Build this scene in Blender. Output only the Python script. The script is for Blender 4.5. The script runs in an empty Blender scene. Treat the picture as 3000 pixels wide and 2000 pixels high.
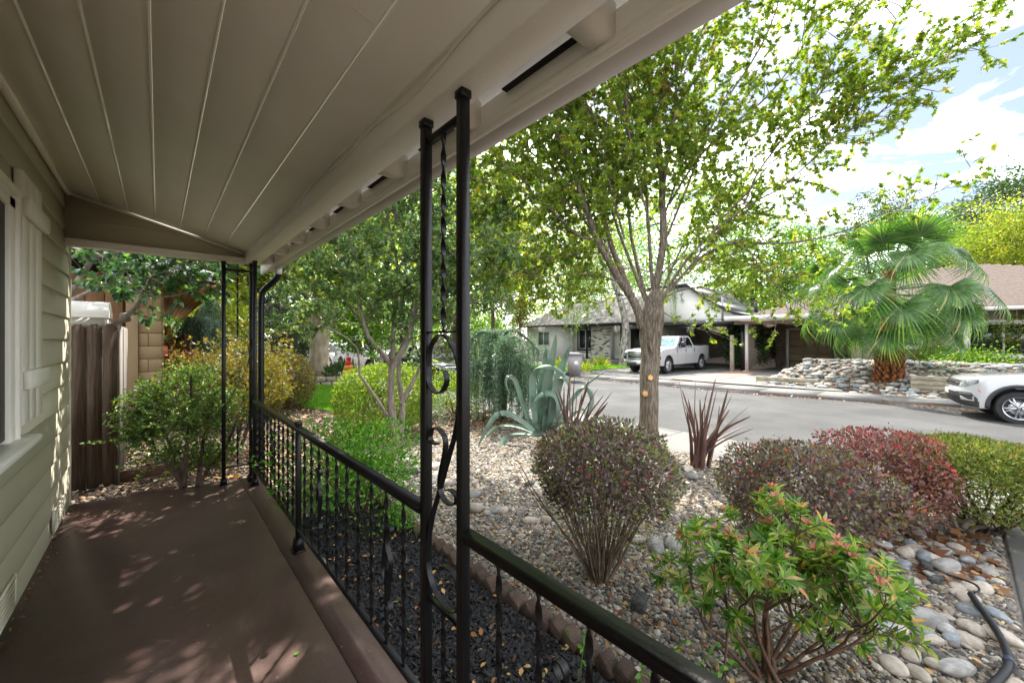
import bpy, math, random
import numpy as np
from mathutils import Vector, Matrix

# ---------------------------------------------------------------- camera, sky, sun, exposure
scn = bpy.context.scene
COL = scn.collection
PI = math.pi
FPX = 1167.0                      # focal length in photo pixels (3000 wide)
TH = math.atan(1036.0 / FPX)      # the camera looks this far to the right of the porch axis (+Y)
S_, C_ = math.sin(TH), math.cos(TH)
CAMZ = 1.5
CLOUD = 1.9                       # which part of the cloud pattern is overhead
cam_d = bpy.data.cameras.new('camera')
cam = bpy.data.objects.new('camera', cam_d)
COL.objects.link(cam)
cam.location = (0, 0, CAMZ)
cam.rotation_euler = (PI / 2, 0, -TH)
cam_d.sensor_width = 36
cam_d.lens = 36 * FPX / 3000
cam_d.shift_y = -5 / 3000
cam_d.clip_start = 0.05
cam_d.clip_end = 2000
scn.camera = cam

SUN_EL = math.radians(52)
SUN_AZ = TH + math.radians(1)     # clockwise from +Y
world = bpy.data.worlds.new('World')
scn.world = world
world.use_nodes = True
wn, wl = world.node_tree.nodes, world.node_tree.links
wn.clear()
w_out = wn.new('ShaderNodeOutputWorld')
w_bg = wn.new('ShaderNodeBackground')
w_sky = wn.new('ShaderNodeTexSky')
w_sky.sky_type = 'NISHITA'
w_sky.sun_disc = False
w_sky.sun_elevation = SUN_EL
w_sky.sun_rotation = SUN_AZ
w_sky.air_density = 1.0
w_sky.dust_density = 1.5
w_sky.ozone_density = 1.5
w_bg.inputs['Strength'].default_value = 0.15
# thin drifting cloud over the whole dome
w_tc = wn.new('ShaderNodeTexCoord')
w_sep = wn.new('ShaderNodeSeparateXYZ')
wl.new(w_tc.outputs['Generated'], w_sep.inputs[0])
w_mx = wn.new('ShaderNodeMath'); w_mx.operation = 'MAXIMUM'; w_mx.inputs[1].default_value = 0.06
wl.new(w_sep.outputs['Z'], w_mx.inputs[0])
w_div = wn.new('ShaderNodeVectorMath'); w_div.operation = 'DIVIDE'
w_cmb = wn.new('ShaderNodeCombineXYZ')
for i in range(3):
    wl.new(w_mx.outputs[0], w_cmb.inputs[i])
wl.new(w_tc.outputs['Generated'], w_div.inputs[0])
wl.new(w_cmb.outputs[0], w_div.inputs[1])
w_n = wn.new('ShaderNodeTexNoise')
w_off = wn.new('ShaderNodeVectorMath'); w_off.operation = 'ADD'; w_off.inputs[1].default_value = (0.0, 0.0, CLOUD)
wl.new(w_div.outputs[0], w_off.inputs[0])
w_n.inputs['Scale'].default_value = 1.5
w_n.inputs['Detail'].default_value = 9
w_n.inputs['Roughness'].default_value = 0.55
w_n.inputs['Distortion'].default_value = 0.4
wl.new(w_off.outputs[0], w_n.inputs['Vector'])
w_r = wn.new('ShaderNodeValToRGB')
w_r.color_ramp.elements[0].position = 0.43
w_r.color_ramp.elements[0].color = (0.02, 0.02, 0.02, 1)
w_r.color_ramp.elements[1].position = 0.74
w_r.color_ramp.elements[1].color = (1.0, 1.0, 1.0, 1)
wl.new(w_n.outputs['Fac'], w_r.inputs[0])
w_mix = wn.new('ShaderNodeMix'); w_mix.data_type = 'RGBA'
wl.new(w_r.outputs[0], w_mix.inputs['Factor'])
w_dim = wn.new('ShaderNodeVectorMath'); w_dim.operation = 'SCALE'; w_dim.inputs['Scale'].default_value = 0.25
wl.new(w_sky.outputs[0], w_dim.inputs[0])
wl.new(w_dim.outputs[0], w_mix.inputs['A'])
w_mix.inputs['B'].default_value = (13.0, 13.1, 13.2, 1)
wl.new(w_mix.outputs['Result'], w_bg.inputs['Color'])
wl.new(w_bg.outputs[0], w_out.inputs[0])

sun_d = bpy.data.lights.new('sun', 'SUN')
sun_d.energy = 2.25
sun_d.angle = math.radians(0.53)
sun_d.color = (1.0, 0.95, 0.86)
sun = bpy.data.objects.new('sun', sun_d)
COL.objects.link(sun)
_sd = Vector((math.sin(SUN_AZ) * math.cos(SUN_EL), math.cos(SUN_AZ) * math.cos(SUN_EL), math.sin(SUN_EL)))
sun.rotation_euler = (-_sd).to_track_quat('-Z', 'Y').to_euler()
sun.location = _sd * 60

vs = scn.view_settings
vs.view_transform = 'Standard'
vs.look = 'None'
vs.gamma = 1.0
vs.use_curve_mapping = False
vs.exposure = 2.35
scn.cycles.max_bounces = 10
scn.cycles.diffuse_bounces = 7
scn.cycles.glossy_bounces = 3
scn.cycles.transmission_bounces = 4
scn.cycles.use_denoising = True
scn.cycles.sample_clamp_indirect = 6
scn.cycles.caustics_reflective = False
scn.cycles.caustics_refractive = False

# ---------------------------------------------------------------- helpers
def c2w(xc, zc, z):
    return np.array((xc * C_ + zc * S_, -xc * S_ + zc * C_, z))
def PX(px, py, d):                # a point seen at photo pixel (px,py), d metres ahead
    return c2w((px - 1500) / FPX * d, d, CAMZ + (995 - py) / FPX * d)
def GP(px, py, z):                # where the pixel's ray meets the height z
    return PX(px, py, (CAMZ - z) * FPX / (py - 995))
def GD(px, d, z=None):            # a spot on the ground under a pixel column
    p = c2w((px - 1500) / FPX * d, d, 0.0)
    p[2] = gz(p[0], p[1]) if z is None else z
    return p
def srgb(h):
    h = h.lstrip('#')
    v = [int(h[i:i + 2], 16) / 255 for i in (0, 2, 4)]
    return tuple((c / 12.92 if c <= 0.04045 else ((c + 0.055) / 1.055) ** 2.4) for c in v) + (1,)

ZM, ZG, ZW, ZS, ZF = -0.12, -0.20, -0.215, -0.335, -0.25   # mulch, garden at walk, sidewalk, street, far lots
def gz(x, y):
    if x < 1.7: return ZM
    if x < 5.95: return ZM + (ZG - ZM) * (x - 1.7) / 4.25
    if x < 7.35: return ZW
    if x < far_kerb(y): return ZS
    return ZF + (0.02 if x > 24 else 0)
def far_kerb(y):
    if y > 5: return 15.0
    return 15.0 + (5 - y) * 0.19

class NB:
    """collects geometry for one mesh"""
    def __init__(s):
        s.V = []; s.F = []; s.M = []; s.n = 0
    def add(s, V, F, m=0):
        V = np.asarray(V, dtype=np.float64).reshape(-1, 3)
        if isinstance(F, np.ndarray):
            s.F.append(F.astype(np.int64) + s.n); s.M.append(np.full(len(F), m))
        else:
            by = {}
            for f in F: by.setdefault(len(f), []).append(f)
            for k in by:
                a = np.array(by[k], dtype=np.int64) + s.n
                s.F.append(a); s.M.append(np.full(len(a), m))
        s.V.append(V); s.n += len(V)
        return s
    def box(s, a, b, m=0, M=None):
        x0, y0, z0 = a; x1, y1, z1 = b
        V = np.array([(x0,y0,z0),(x1,y0,z0),(x1,y1,z0),(x0,y1,z0),(x0,y0,z1),(x1,y0,z1),(x1,y1,z1),(x0,y1,z1)], float)
        if M is not None: V = xf(M, V)
        return s.add(V, [(0,3,2,1),(4,5,6,7),(0,1,5,4),(1,2,6,5),(2,3,7,6),(3,0,4,7)], m)
    def cbox(s, c, size, b=0.004, m=0, M=None):
        """chamfered box centred on c"""
        hx, hy, hz = [q / 2 for q in size]
        b = min(b, hx * .9, hy * .9, hz * .9)
        V = []; idx = {}
        for sx in (-1, 1):
            for sy in (-1, 1):
                for sz in (-1, 1):
                    for ax in range(3):
                        p = [sx * hx, sy * hy, sz * hz]
                        for k in range(3):
                            if k != ax: p[k] -= (sx, sy, sz)[k] * b
                        idx[(sx, sy, sz, ax)] = len(V); V.append(p)
        F = []
        for ax in range(3):
            o = [k for k in range(3) if k != ax]
            for sg in (-1, 1):
                q = []
                for (p, r) in ((-1,-1),(1,-1),(1,1),(-1,1)):
                    t = [0,0,0]; t[ax] = sg; t[o[0]] = p; t[o[1]] = r
                    q.append(idx[(t[0],t[1],t[2],ax)])
                flip = (sg < 0) != (ax == 1)
                F.append(tuple(q[::-1]) if flip else tuple(q))
        for ax in range(3):
            o = [k for k in range(3) if k != ax]
            for p in (-1, 1):
                for r in (-1, 1):
                    q = []
                    for e, a2 in ((-1, o[0]), (1, o[0]), (1, o[1]), (-1, o[1])):
                        t = [0,0,0]; t[ax] = e; t[o[0]] = p; t[o[1]] = r
                        q.append(idx[(t[0],t[1],t[2],a2)])
                    F.append(tuple(q))
        for sx in (-1, 1):
            for sy in (-1, 1):
                for sz in (-1, 1):
                    F.append(tuple(idx[(sx,sy,sz,a)] for a in range(3)))
        V = np.array(V) 
        if M is not None: V = xf(M, V)
        V = V + np.array(c, float)
        # make faces point outwards
        ctr = np.array(c, float); G = []
        for f in F:
            p = V[list(f)]; nrm = np.cross(p[1] - p[0], p[2] - p[0])
            G.append(f if np.dot(nrm, p.mean(0) - ctr) > 0 else f[::-1])
        return s.add(V, G, m)
    def tube(s, path, rad, n=6, cap=True, m=0, closed=False):
        P = np.asarray(path, float)
        k = len(P)
        R = np.broadcast_to(np.asarray(rad, float), (k,))
        T = np.gradient(P, axis=0) if k > 2 else np.repeat((P[1] - P[0])[None], k, 0)
        T /= np.linalg.norm(T, axis=1)[:, None] + 1e-12
        a = np.array((0, 0, 1.0)) if abs(T[0, 2]) < .9 else np.array((1.0, 0, 0))
        u = np.cross(T[0], a); u /= np.linalg.norm(u)
        U = np.empty((k, 3))
        for i in range(k):
            u = u - T[i] * u.dot(T[i]); u /= np.linalg.norm(u) + 1e-12
            U[i] = u
        W = np.cross(T, U)
        ang = np.arange(n) * 2 * PI / n
        V = P[:, None] + R[:, None, None] * (np.cos(ang)[None, :, None] * U[:, None] + np.sin(ang)[None, :, None] * W[:, None])
        i = np.arange(k - 1)[:, None] * n; j = np.arange(n)[None]; j2 = (j + 1) % n
        F = np.stack([i + j, i + j2, i + n + j2, i + n + j], -1).reshape(-1, 4)
        s.add(V.reshape(-1, 3), F, m)
        if cap:
            o = s.n - k * n
            s.F.append(np.array([[o + q for q in range(n)][::-1]])); s.M.append(np.array([m]))
            s.F.append(np.array([[o + (k - 1) * n + q for q in range(n)]])); s.M.append(np.array([m]))
        return s
    def ribbon(s, path, wdir, width, thick, m=0):
        """flat bar following path; wdir = direction of its width"""
        P = np.asarray(path, float); k = len(P)
        T = np.gradient(P, axis=0); T /= np.linalg.norm(T, axis=1)[:, None] + 1e-12
        W = np.broadcast_to(np.asarray(wdir, float), (k, 3))
        N = np.cross(T, W); N /= np.linalg.norm(N, axis=1)[:, None] + 1e-12
        w = np.broadcast_to(np.asarray(width, float), (k,))[:, None] / 2
        t = thick / 2
        V = np.stack([P + W * w + N * t, P - W * w + N * t, P - W * w - N * t, P + W * w - N * t], 1)
        i = np.arange(k - 1)[:, None] * 4; j = np.arange(4)[None]; j2 = (j + 1) % 4
        F = np.stack([i + j, i + j2, i + 4 + j2, i + 4 + j], -1).reshape(-1, 4)
        s.add(V.reshape(-1, 3), F, m)
        o = s.n - 4 * k
        s.F.append(np.array([[o + 3, o + 2, o + 1, o], [o + 4*k - 4, o + 4*k - 3, o + 4*k - 2, o + 4*k - 1]])); s.M.append(np.array([m, m]))
        return s
    def lathe(s, prof, c, n=16, m=0, M=None):
        """prof: (radius, z) pairs turned about z"""
        pr = np.array(prof, float); k = len(pr)
        a = np.arange(n) * 2 * PI / n
        V = np.stack([pr[:, 0][:, None] * np.cos(a), pr[:, 0][:, None] * np.sin(a), np.repeat(pr[:, 1][:, None], n, 1)], -1).reshape(-1, 3)
        if M is not None: V = xf(M, V)
        V = V + np.array(c, float)
        i = np.arange(k - 1)[:, None] * n; j = np.arange(n)[None]; j2 = (j + 1) % n
        F = np.stack([i + j, i + j2, i + n + j2, i + n + j], -1).reshape(-1, 4)
        return s.add(V, F, m)
    def prism(s, poly, p0, ax, ay, ext, m=0):
        """polygon (list of 2-d points in ax, ay at p0) pushed along ext"""
        p0, ax, ay, ext = [np.array(q, float) for q in (p0, ax, ay, ext)]
        A = np.array([p0 + ax * x + ay * y for x, y in poly]); k = len(A)
        V = np.concatenate([A, A + ext])
        F = [tuple(range(k))[::-1], tuple(range(k, 2 * k))] + [(i, (i + 1) % k, k + (i + 1) % k, k + i) for i in range(k)]
        return s.add(V, F, m)
    def mesh(s, name, off=None):
        me = bpy.data.meshes.new(name)
        V = np.concatenate(s.V) if s.V else np.zeros((0, 3))
        if off is not None: V = V - np.asarray(off, float)
        tot = np.concatenate([np.full(len(f), f.shape[1]) for f in s.F])
        lp = np.concatenate([f.reshape(-1) for f in s.F])
        st = np.concatenate([[0], np.cumsum(tot)[:-1]])
        me.vertices.add(len(V)); me.loops.add(len(lp)); me.polygons.add(len(tot))
        me.vertices.foreach_set('co', V.astype(np.float32).ravel())
        me.loops.foreach_set('vertex_index', lp.astype(np.int32))
        me.polygons.foreach_set('loop_start', st.astype(np.int32))
        me.polygons.foreach_set('loop_total', tot.astype(np.int32))
        mi = np.concatenate(s.M)
        if mi.any(): me.polygons.foreach_set('material_index', mi.astype(np.int32))
        me.update(calc_edges=True)
        return me

def xf(M, V):
    M = np.array(M)
    if M.shape[0] == 4: return V @ M[:3, :3].T + M[:3, 3]
    return V @ M.T
def rot(ax, a):
    return np.array(Matrix.Rotation(a, 3, ax))

ORG = {}
def props(o, label=None, cat=None, group=None, kind=None):
    if label: o['label'] = label
    if cat: o['category'] = cat
    if group: o['group'] = group
    if kind: o['kind'] = kind
    return o
def thing(name, loc, label, cat, group=None, rz=0.0, local=False):
    o = bpy.data.objects.new(name, None)
    COL.objects.link(o)
    o.location = tuple(loc); o.rotation_euler = (0, 0, rz)
    o.empty_display_size = 0.2
    ORG[o] = np.zeros(3) if local else np.array(loc, float)
    return props(o, label, cat, group)
def mk(name, nb, mat, parent=None, smooth=False, ang=None, label=None, cat=None, group=None, kind=None, base=None):
    if parent is not None: off = ORG[parent]
    else: off = np.zeros(3) if base is None else np.array(base, float)
    me = nb.mesh(name, off)
    for mm in (mat if isinstance(mat, (list, tuple)) else [mat]): me.materials.append(mm)
    if smooth:
        me.shade_smooth()
        if ang: me.set_sharp_from_angle(angle=math.radians(ang))
    o = bpy.data.objects.new(name, me)
    COL.objects.link(o)
    if parent is not None: o.parent = parent
    else: o.location = tuple(off)
    ORG[o] = off
    return props(o, label, cat, group, kind)
def inst(name, me, parent=None, M=None, loc=None, **kw):
    """an object that shares a mesh"""
    o = bpy.data.objects.new(name, me)
    COL.objects.link(o)
    if parent is not None: o.parent = parent
    if M is not None: o.matrix_local = M
    elif loc is not None: o.location = tuple(loc)
    return props(o, **kw)
def copy_tree(o, parent=None):
    c = o.copy(); COL.objects.link(c); c.parent = parent
    ORG[c] = ORG.get(o, np.zeros(3))
    for ch in list(o.children): copy_tree(ch, c)
    return c

# ---------------------------------------------------------------- materials
MT = {}
def newmat(name):
    m = bpy.data.materials.new(name); m.use_nodes = True
    n, l = m.node_tree.nodes, m.node_tree.links
    n.clear()
    out = n.new('ShaderNodeOutputMaterial')
    return m, n, l, out
def mat(name, c1, c2=None, rough=0.6, scale=8.0, bump=0.0, bscale=40.0, metal=0.0, spec=0.5, stretch=None, detail=6, lo=.35, hi=.65, rnd=0.0, coat=0.0, c3=None, speck=None, bdist=0.01):
    """paint, wood, stone ...: two tones broken up by noise, a fine bump; rnd varies brightness from object to object"""
    m, n, l, out = newmat(name)
    b = n.new('ShaderNodeBsdfPrincipled'); l.new(b.outputs[0], out.inputs[0])
    b.inputs['Roughness'].default_value = rough
    b.inputs['Metallic'].default_value = metal
    b.inputs['Specular IOR Level'].default_value = spec
    if coat: b.inputs['Coat Weight'].default_value = coat; b.inputs['Coat Roughness'].default_value = .06
    c1 = srgb(c1) if isinstance(c1, str) else tuple(c1) + (1,)
    c2 = c1 if c2 is None else (srgb(c2) if isinstance(c2, str) else tuple(c2) + (1,))
    tc = n.new('ShaderNodeTexCoord'); mp = n.new('ShaderNodeMapping')
    l.new(tc.outputs['Object'], mp.inputs[0])
    if stretch: mp.inputs['Scale'].default_value = stretch
    oi = n.new('ShaderNodeObjectInfo')
    ad = n.new('ShaderNodeVectorMath'); ad.operation = 'ADD'
    cm = n.new('ShaderNodeMath'); cm.operation = 'MULTIPLY'; cm.inputs[1].default_value = 37.0
    l.new(oi.outputs['Random'], cm.inputs[0]); l.new(mp.outputs[0], ad.inputs[0]); l.new(cm.outputs[0], ad.inputs[1])
    nz = n.new('ShaderNodeTexNoise'); nz.inputs['Scale'].default_value = scale; nz.inputs['Detail'].default_value = detail
    l.new(ad.outputs[0], nz.inputs['Vector'])
    cr = n.new('ShaderNodeValToRGB'); l.new(nz.outputs['Fac'], cr.inputs[0])
    cr.color_ramp.elements[0].position = lo; cr.color_ramp.elements[0].color = c1
    cr.color_ramp.elements[1].position = hi; cr.color_ramp.elements[1].color = c2
    if c3:
        e = cr.color_ramp.elements.new((lo + hi) / 2); e.color = srgb(c3)
    col = cr.outputs[0]
    if speck:
        z2 = n.new('ShaderNodeTexNoise'); z2.inputs['Scale'].default_value = speck[0]; z2.inputs['Detail'].default_value = 3
        l.new(ad.outputs[0], z2.inputs['Vector'])
        r2 = n.new('ShaderNodeValToRGB'); l.new(z2.outputs['Fac'], r2.inputs[0])
        r2.color_ramp.elements[0].position = speck[2]; r2.color_ramp.elements[1].position = speck[2] + .06
        mx = n.new('ShaderNodeMix'); mx.data_type = 'RGBA'
        l.new(r2.outputs[0], mx.inputs['Factor']); l.new(col, mx.inputs['A']); mx.inputs['B'].default_value = srgb(speck[1])
        col = mx.outputs['Result']
    if rnd:
        mr = n.new('ShaderNodeMapRange'); mr.inputs['To Min'].default_value = 1 - rnd; mr.inputs['To Max'].default_value = 1 + rnd
        l.new(oi.outputs['Random'], mr.inputs['Value'])
        mx = n.new('ShaderNodeVectorMath'); mx.operation = 'SCALE'
        l.new(col, mx.inputs[0]); l.new(mr.outputs[0], mx.inputs['Scale']); col = mx.outputs[0]
    l.new(col, b.inputs['Base Color'])
    if bump:
        bz = n.new('ShaderNodeTexNoise'); bz.inputs['Scale'].default_value = bscale; bz.inputs['Detail'].default_value = 5
        l.new(ad.outputs[0], bz.inputs['Vector'])
        bp = n.new('ShaderNodeBump'); bp.inputs['Strength'].default_value = bump; bp.inputs['Distance'].default_value = bdist
        l.new(bz.outputs['Fac'], bp.inputs['Height']); l.new(bp.outputs[0], b.inputs['Normal'])
    MT[name] = m
    return m
def leafmat(name, cols, trans=0.45, rough=0.45, spec=0.4, tcol=None, gain=1.0):
    """leaves: tone differs from leaf to leaf, light comes through"""
    m, n, l, out = newmat(name)
    g = n.new('ShaderNodeNewGeometry')
    cr = n.new('ShaderNodeValToRGB'); cr.color_ramp.interpolation = 'LINEAR'
    l.new(g.outputs['Random Per Island'], cr.inputs[0])
    els = cr.color_ramp.elements
    k = len(cols)
    for i, (pos, c) in enumerate(cols):
        e = els[i] if i < 2 else els.new(pos)
        e.position = pos; cc = srgb(c) if isinstance(c, str) else tuple(c) + (1,)
        e.color = tuple(min(1, q * gain) for q in cc[:3]) + (1,)
    b = n.new('ShaderNodeBsdfPrincipled')
    b.inputs['Roughness'].default_value = rough
    b.inputs['Specular IOR Level'].default_value = spec
    l.new(cr.outputs[0], b.inputs['Base Color'])
    t = n.new('ShaderNodeBsdfTranslucent')
    mx = n.new('ShaderNodeVectorMath'); mx.operation = 'MULTIPLY'
    l.new(cr.outputs[0], mx.inputs[0]); mx.inputs[1].default_value = tcol or (2.2, 2.0, 0.8)
    l.new(mx.outputs[0], t.inputs['Color'])
    ms = n.new('ShaderNodeMixShader'); ms.inputs[0].default_value = trans
    l.new(b.outputs[0], ms.inputs[1]); l.new(t.outputs[0], ms.inputs[2]); l.new(ms.outputs[0], out.inputs[0])
    MT[name] = m
    return m
def glass(name, col, rough=0.03):
    m, n, l, out = newmat(name)
    b = n.new('ShaderNodeBsdfPrincipled'); l.new(b.outputs[0], out.inputs[0])
    b.inputs['Base Color'].default_value = srgb(col); b.inputs['Roughness'].default_value = rough
    b.inputs['Specular IOR Level'].default_value = 0.8
    MT[name] = m
    return m

# ---------------------------------------------------------------- foliage
def unit(v):
    return v / (np.linalg.norm(v, axis=-1, keepdims=True) + 1e-12)
def leaf_tpl(kind):
    if kind == 'maple':
        o = [(0,0),(.38,.0),(.22,.24),(.58,.50),(.20,.52),(0,1.0),(-.20,.52),(-.58,.50),(-.22,.24),(-.38,.0)]
        V = [(x, y, .14 * abs(x) - .12 * y * y) for x, y in o]
        F = [(0,1,2),(2,3,4),(4,5,6),(6,7,8),(8,9,0),(0,2,4),(0,4,6),(0,6,8)]
    elif kind == 'star':           # far lobed leaf
        V = [(0,0,0),(.4,.05,.04),(.28,.3,.02),(.6,.5,.02),(0,1,-.1),(-.6,.5,.02),(-.28,.3,.02),(-.4,.05,.04)]
        F = [(0,i,i+1) for i in range(1,7)]
    elif kind == 'oval':           # broad leaf, folded a little and drooping
        V = [(0,0,0),(.24,.3,.05),(.25,.62,.02),(0,1,-.12),(-.25,.62,.02),(-.24,.3,.05),(0,.5,-.01)]
        F = [(0,1,6),(1,2,6),(2,3,6),(3,4,6),(4,5,6),(5,0,6)]
    elif kind == 'diamond':
        V = [(0,0,0),(.27,.5,.06),(0,1,-.06),(-.27,.5,.06)]
        F = [(0,1,2),(0,2,3)]
    elif kind == 'lance':
        V = [(0,0,0),(.14,.42,.05),(.10,.72,.02),(0,1,-.12),(-.10,.72,.02),(-.14,.42,.05)]
        F = [(0,1,2),(0,2,3),(0,3,4),(0,4,5)]
    elif kind == 'needle':
        V = [(0,0,0),(.07,.4,.0),(0,1,0),(-.07,.4,.0)]
        F = [(0,1,2),(0,2,3)]
    elif kind == 'spray':          # three little leaves at once
        V = []; F = []
        for q, (a, sc) in enumerate(((0, 1), (.9, .75), (-.9, .75))):
            for (x, y, z) in ((0,0,0),(.2,.5,.05),(0,1,-.05),(-.2,.5,.05)):
                V.append(((x * math.cos(a) + y * math.sin(a)) * sc, (y * math.cos(a) - x * math.sin(a)) * sc, z))
            F += [(4*q, 4*q+1, 4*q+2), (4*q, 4*q+2, 4*q+3)]
    return np.array(V, float), np.array(F)
def leaves(nb, P, A, N, S, tpl, m=0):
    P = np.asarray(P, float); n = len(P)
    if n == 0: return
    T, F = leaf_tpl(tpl)
    A = unit(np.asarray(A, float)); X = unit(np.cross(A, N)); Nn = np.cross(X, A)
    S = np.broadcast_to(np.asarray(S, float), (n,))[:, None, None]
    V = P[:, None] + S * (T[None, :, 0:1] * X[:, None] + T[None, :, 1:2] * A[:, None] + T[None, :, 2:3] * Nn[:, None])
    k = len(T)
    FF = (F[None] + (np.arange(n) * k)[:, None, None]).reshape(-1, F.shape[1])
    nb.add(V.reshape(-1, 3), FF, m)
def rdir(r, n):
    return unit(r.normal(size=(n, 3)))
def lumps(r, D, amp, k=7, f=3.0):
    """a smooth bumpy function of direction"""
    o = np.zeros(len(D))
    for _ in range(k):
        w = rdir(r, 1)[0] * f * r.uniform(.6, 1.6)
        o += np.sin(D @ w + r.uniform(0, 6.28))
    return 1 + amp * o / math.sqrt(k)
def wander(r, p, d, L, n, wob=.15, up=0.0):
    """a slightly crooked path"""
    P = [np.array(p, float)]; d = np.array(d, float); d /= np.linalg.norm(d)
    for _ in range(n):
        d = d + r.normal(size=3) * wob + np.array((0, 0, up)); d /= np.linalg.norm(d)
        P.append(P[-1] + d * L / n)
    return np.array(P)
def resample(P, step):
    P = np.asarray(P, float)
    d = np.concatenate([[0], np.cumsum(np.linalg.norm(np.diff(P, axis=0), axis=1))])
    k = max(3, int(d[-1] / step) + 1)
    t = np.linspace(0, d[-1], k)
    return np.stack([np.interp(t, d, P[:, i]) for i in range(3)], 1)
def smooth_path(P, it=2):
    P = np.asarray(P, float)
    for _ in range(it):
        Q = [P[0]]
        for a, b in zip(P[:-1], P[1:]): Q += [a * .75 + b * .25, a * .25 + b * .75]
        Q.append(P[-1]); P = np.array(Q)
    return P
def scatter_gn(name, P, R, Sc, material, prim='ico', sub=2, label=None, cat=None, kind='stuff', **kw):
    """tens of thousands of pebbles or chips as instances of one small stone"""
    me = bpy.data.meshes.new(name)
    n = len(P)
    me.vertices.add(n); me.vertices.foreach_set('co', np.asarray(P, np.float32).ravel())
    for nm, a in (('r', R), ('s', Sc)):
        at = me.attributes.new(nm, 'FLOAT_VECTOR', 'POINT'); at.data.foreach_set('vector', np.asarray(a, np.float32).ravel())
    me.materials.append(material)
    o = bpy.data.objects.new(name, me); COL.objects.link(o)
    g = bpy.data.node_groups.new(name + '_scatter', 'GeometryNodeTree')
    g.interface.new_socket('Geometry', in_out='INPUT', socket_type='NodeSocketGeometry')
    g.interface.new_socket('Geometry', in_out='OUTPUT', socket_type='NodeSocketGeometry')
    N, L = g.nodes, g.links
    gi, go = N.new('NodeGroupInput'), N.new('NodeGroupOutput')
    if prim == 'ico':
        p = N.new('GeometryNodeMeshIcoSphere'); p.inputs['Radius'].default_value = .5; p.inputs['Subdivisions'].default_value = sub
    else:
        p = N.new('GeometryNodeMeshCube'); p.inputs['Size'].default_value = (1, 1, 1)
    src = p.outputs['Mesh']
    if prim == 'ico':
        ss = N.new('GeometryNodeSetShadeSmooth'); L.new(src, ss.inputs[0]); src = ss.outputs[0]
    sm = N.new('GeometryNodeSetMaterial'); sm.inputs['Material'].default_value = material
    L.new(src, sm.inputs['Geometry'])
    ip = N.new('GeometryNodeInstanceOnPoints')
    L.new(gi.outputs[0], ip.inputs['Points']); L.new(sm.outputs[0], ip.inputs['Instance'])
    for nm, sock in (('r', 'Rotation'), ('s', 'Scale')):
        a = N.new('GeometryNodeInputNamedAttribute'); a.data_type = 'FLOAT_VECTOR'; a.inputs['Name'].default_value = nm
        L.new(a.outputs[0], ip.inputs[sock])
    L.new(ip.outputs[0], go.inputs[0])
    md = o.modifiers.new('scatter', 'NODES'); md.node_group = g
    return props(o, label, cat, kind=kind, **kw)

# ---------------------------------------------------------------- materials used
mat('ceiling_paint', (.88,.85,.785), (.84,.805,.73), rough=.55, scale=2.6, bump=.14, bscale=90, rnd=.02, detail=10)
mat('cream_trim', (.87,.845,.785), (.83,.80,.735), rough=.45, scale=3, bump=.25, bscale=60)
mat('taupe_siding', (.53,.49,.385), (.49,.45,.35), rough=.6, scale=1.2, bump=.2, bscale=70, rnd=.05)
mat('shutter_paint', (.80,.775,.69), (.77,.74,.65), rough=.5, scale=3, bump=.15, bscale=60)
mat('porch_paint', (.094,.053,.046), (.130,.078,.069), rough=.40, scale=3.3, bump=.22, bscale=45, spec=.45, speck=(26, '#8a776c', .71), detail=12)
mat('wrought_iron', (.006,.006,.0065), (.010,.010,.0105), rough=.34, scale=5, bump=.12, bscale=120, spec=.30)
mat('dark_gap', (.012,.010,.009), rough=.9)
mat('screen_mesh', (.02,.02,.022), rough=.5)
mat('gutter_white', (.62,.59,.56), (.55,.52,.49), rough=.4, scale=2, bump=.1)
mat('roof_shingle_dark', '#4a4744', '#6a6663', rough=.9, scale=9, bump=.4, bscale=60, rnd=.12)
mat('roof_shingle_tan', '#4a3e37', '#5c4f47', rough=.9, scale=14, bump=.4, bscale=60)
mat('shingle_tan_piece', '#493b34', '#64554c', rough=.9, scale=3, bump=.3, bscale=40, detail=2)
mat('shingle_dark_piece', '#4b4a4c', '#77757a', rough=.9, scale=3, bump=.3, bscale=40, detail=2)
mat('asphalt', (.038,.0378,.0376), (.070,.0695,.069), rough=.85, scale=.9, bump=.5, bscale=130, speck=(160, '#6b6966', .62), bdist=.006)
mat('concrete', (.145,.139,.131), (.205,.196,.185), rough=.85, scale=1.3, bump=.25, bscale=90, speck=(70, '#8d877d', .66))
mat('concrete_old', (.105,.101,.096), (.15,.144,.135), rough=.85, scale=1.1, bump=.3, bscale=90, speck=(80, '#6f6a62', .64))
mat('brick_paving', (.30,.16,.13), (.38,.22,.18), rough=.85, scale=9, bump=.3)
mat('soil', (.055,.04,.03), (.12,.09,.065), rough=.95, scale=14, bump=.7, bscale=60, c3='#5a4738')
mat('gravel_bed', (.15,.138,.122), (.25,.23,.205), rough=.95, scale=60, bump=.8, bscale=120)
mat('lawn_soil', (.05,.065,.02), (.09,.10,.035), rough=.95, scale=10, bump=.6)
mat('edging_brick', '#43352d', '#5d4c42', rough=.9, scale=9, bump=.8, bscale=60, rnd=.25, speck=(9, '#464a2c', .58))
mat('timber_edging', '#4a2f24', '#63443a', rough=.8, scale=6, bump=.4, rnd=.1, stretch=(3,.3,3))
mat('fence_wood', '#3a2d22', '#59493a', rough=.85, scale=7, bump=.5, bscale=40, stretch=(8,8,.5), rnd=.18, c3='#4a3b2d')
mat('grey_fence_wood', '#857b74', '#a59c95', rough=.85, scale=7, bump=.6, bscale=40, stretch=(8,8,.5), rnd=.2)
mat('block_paint', '#8a7355', '#927b5c', rough=.75, scale=3, bump=.5, bscale=150)
mat('brown_siding', '#6b4a2c', '#77542f', rough=.7, scale=4, bump=.3, stretch=(6,6,.5))
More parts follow.
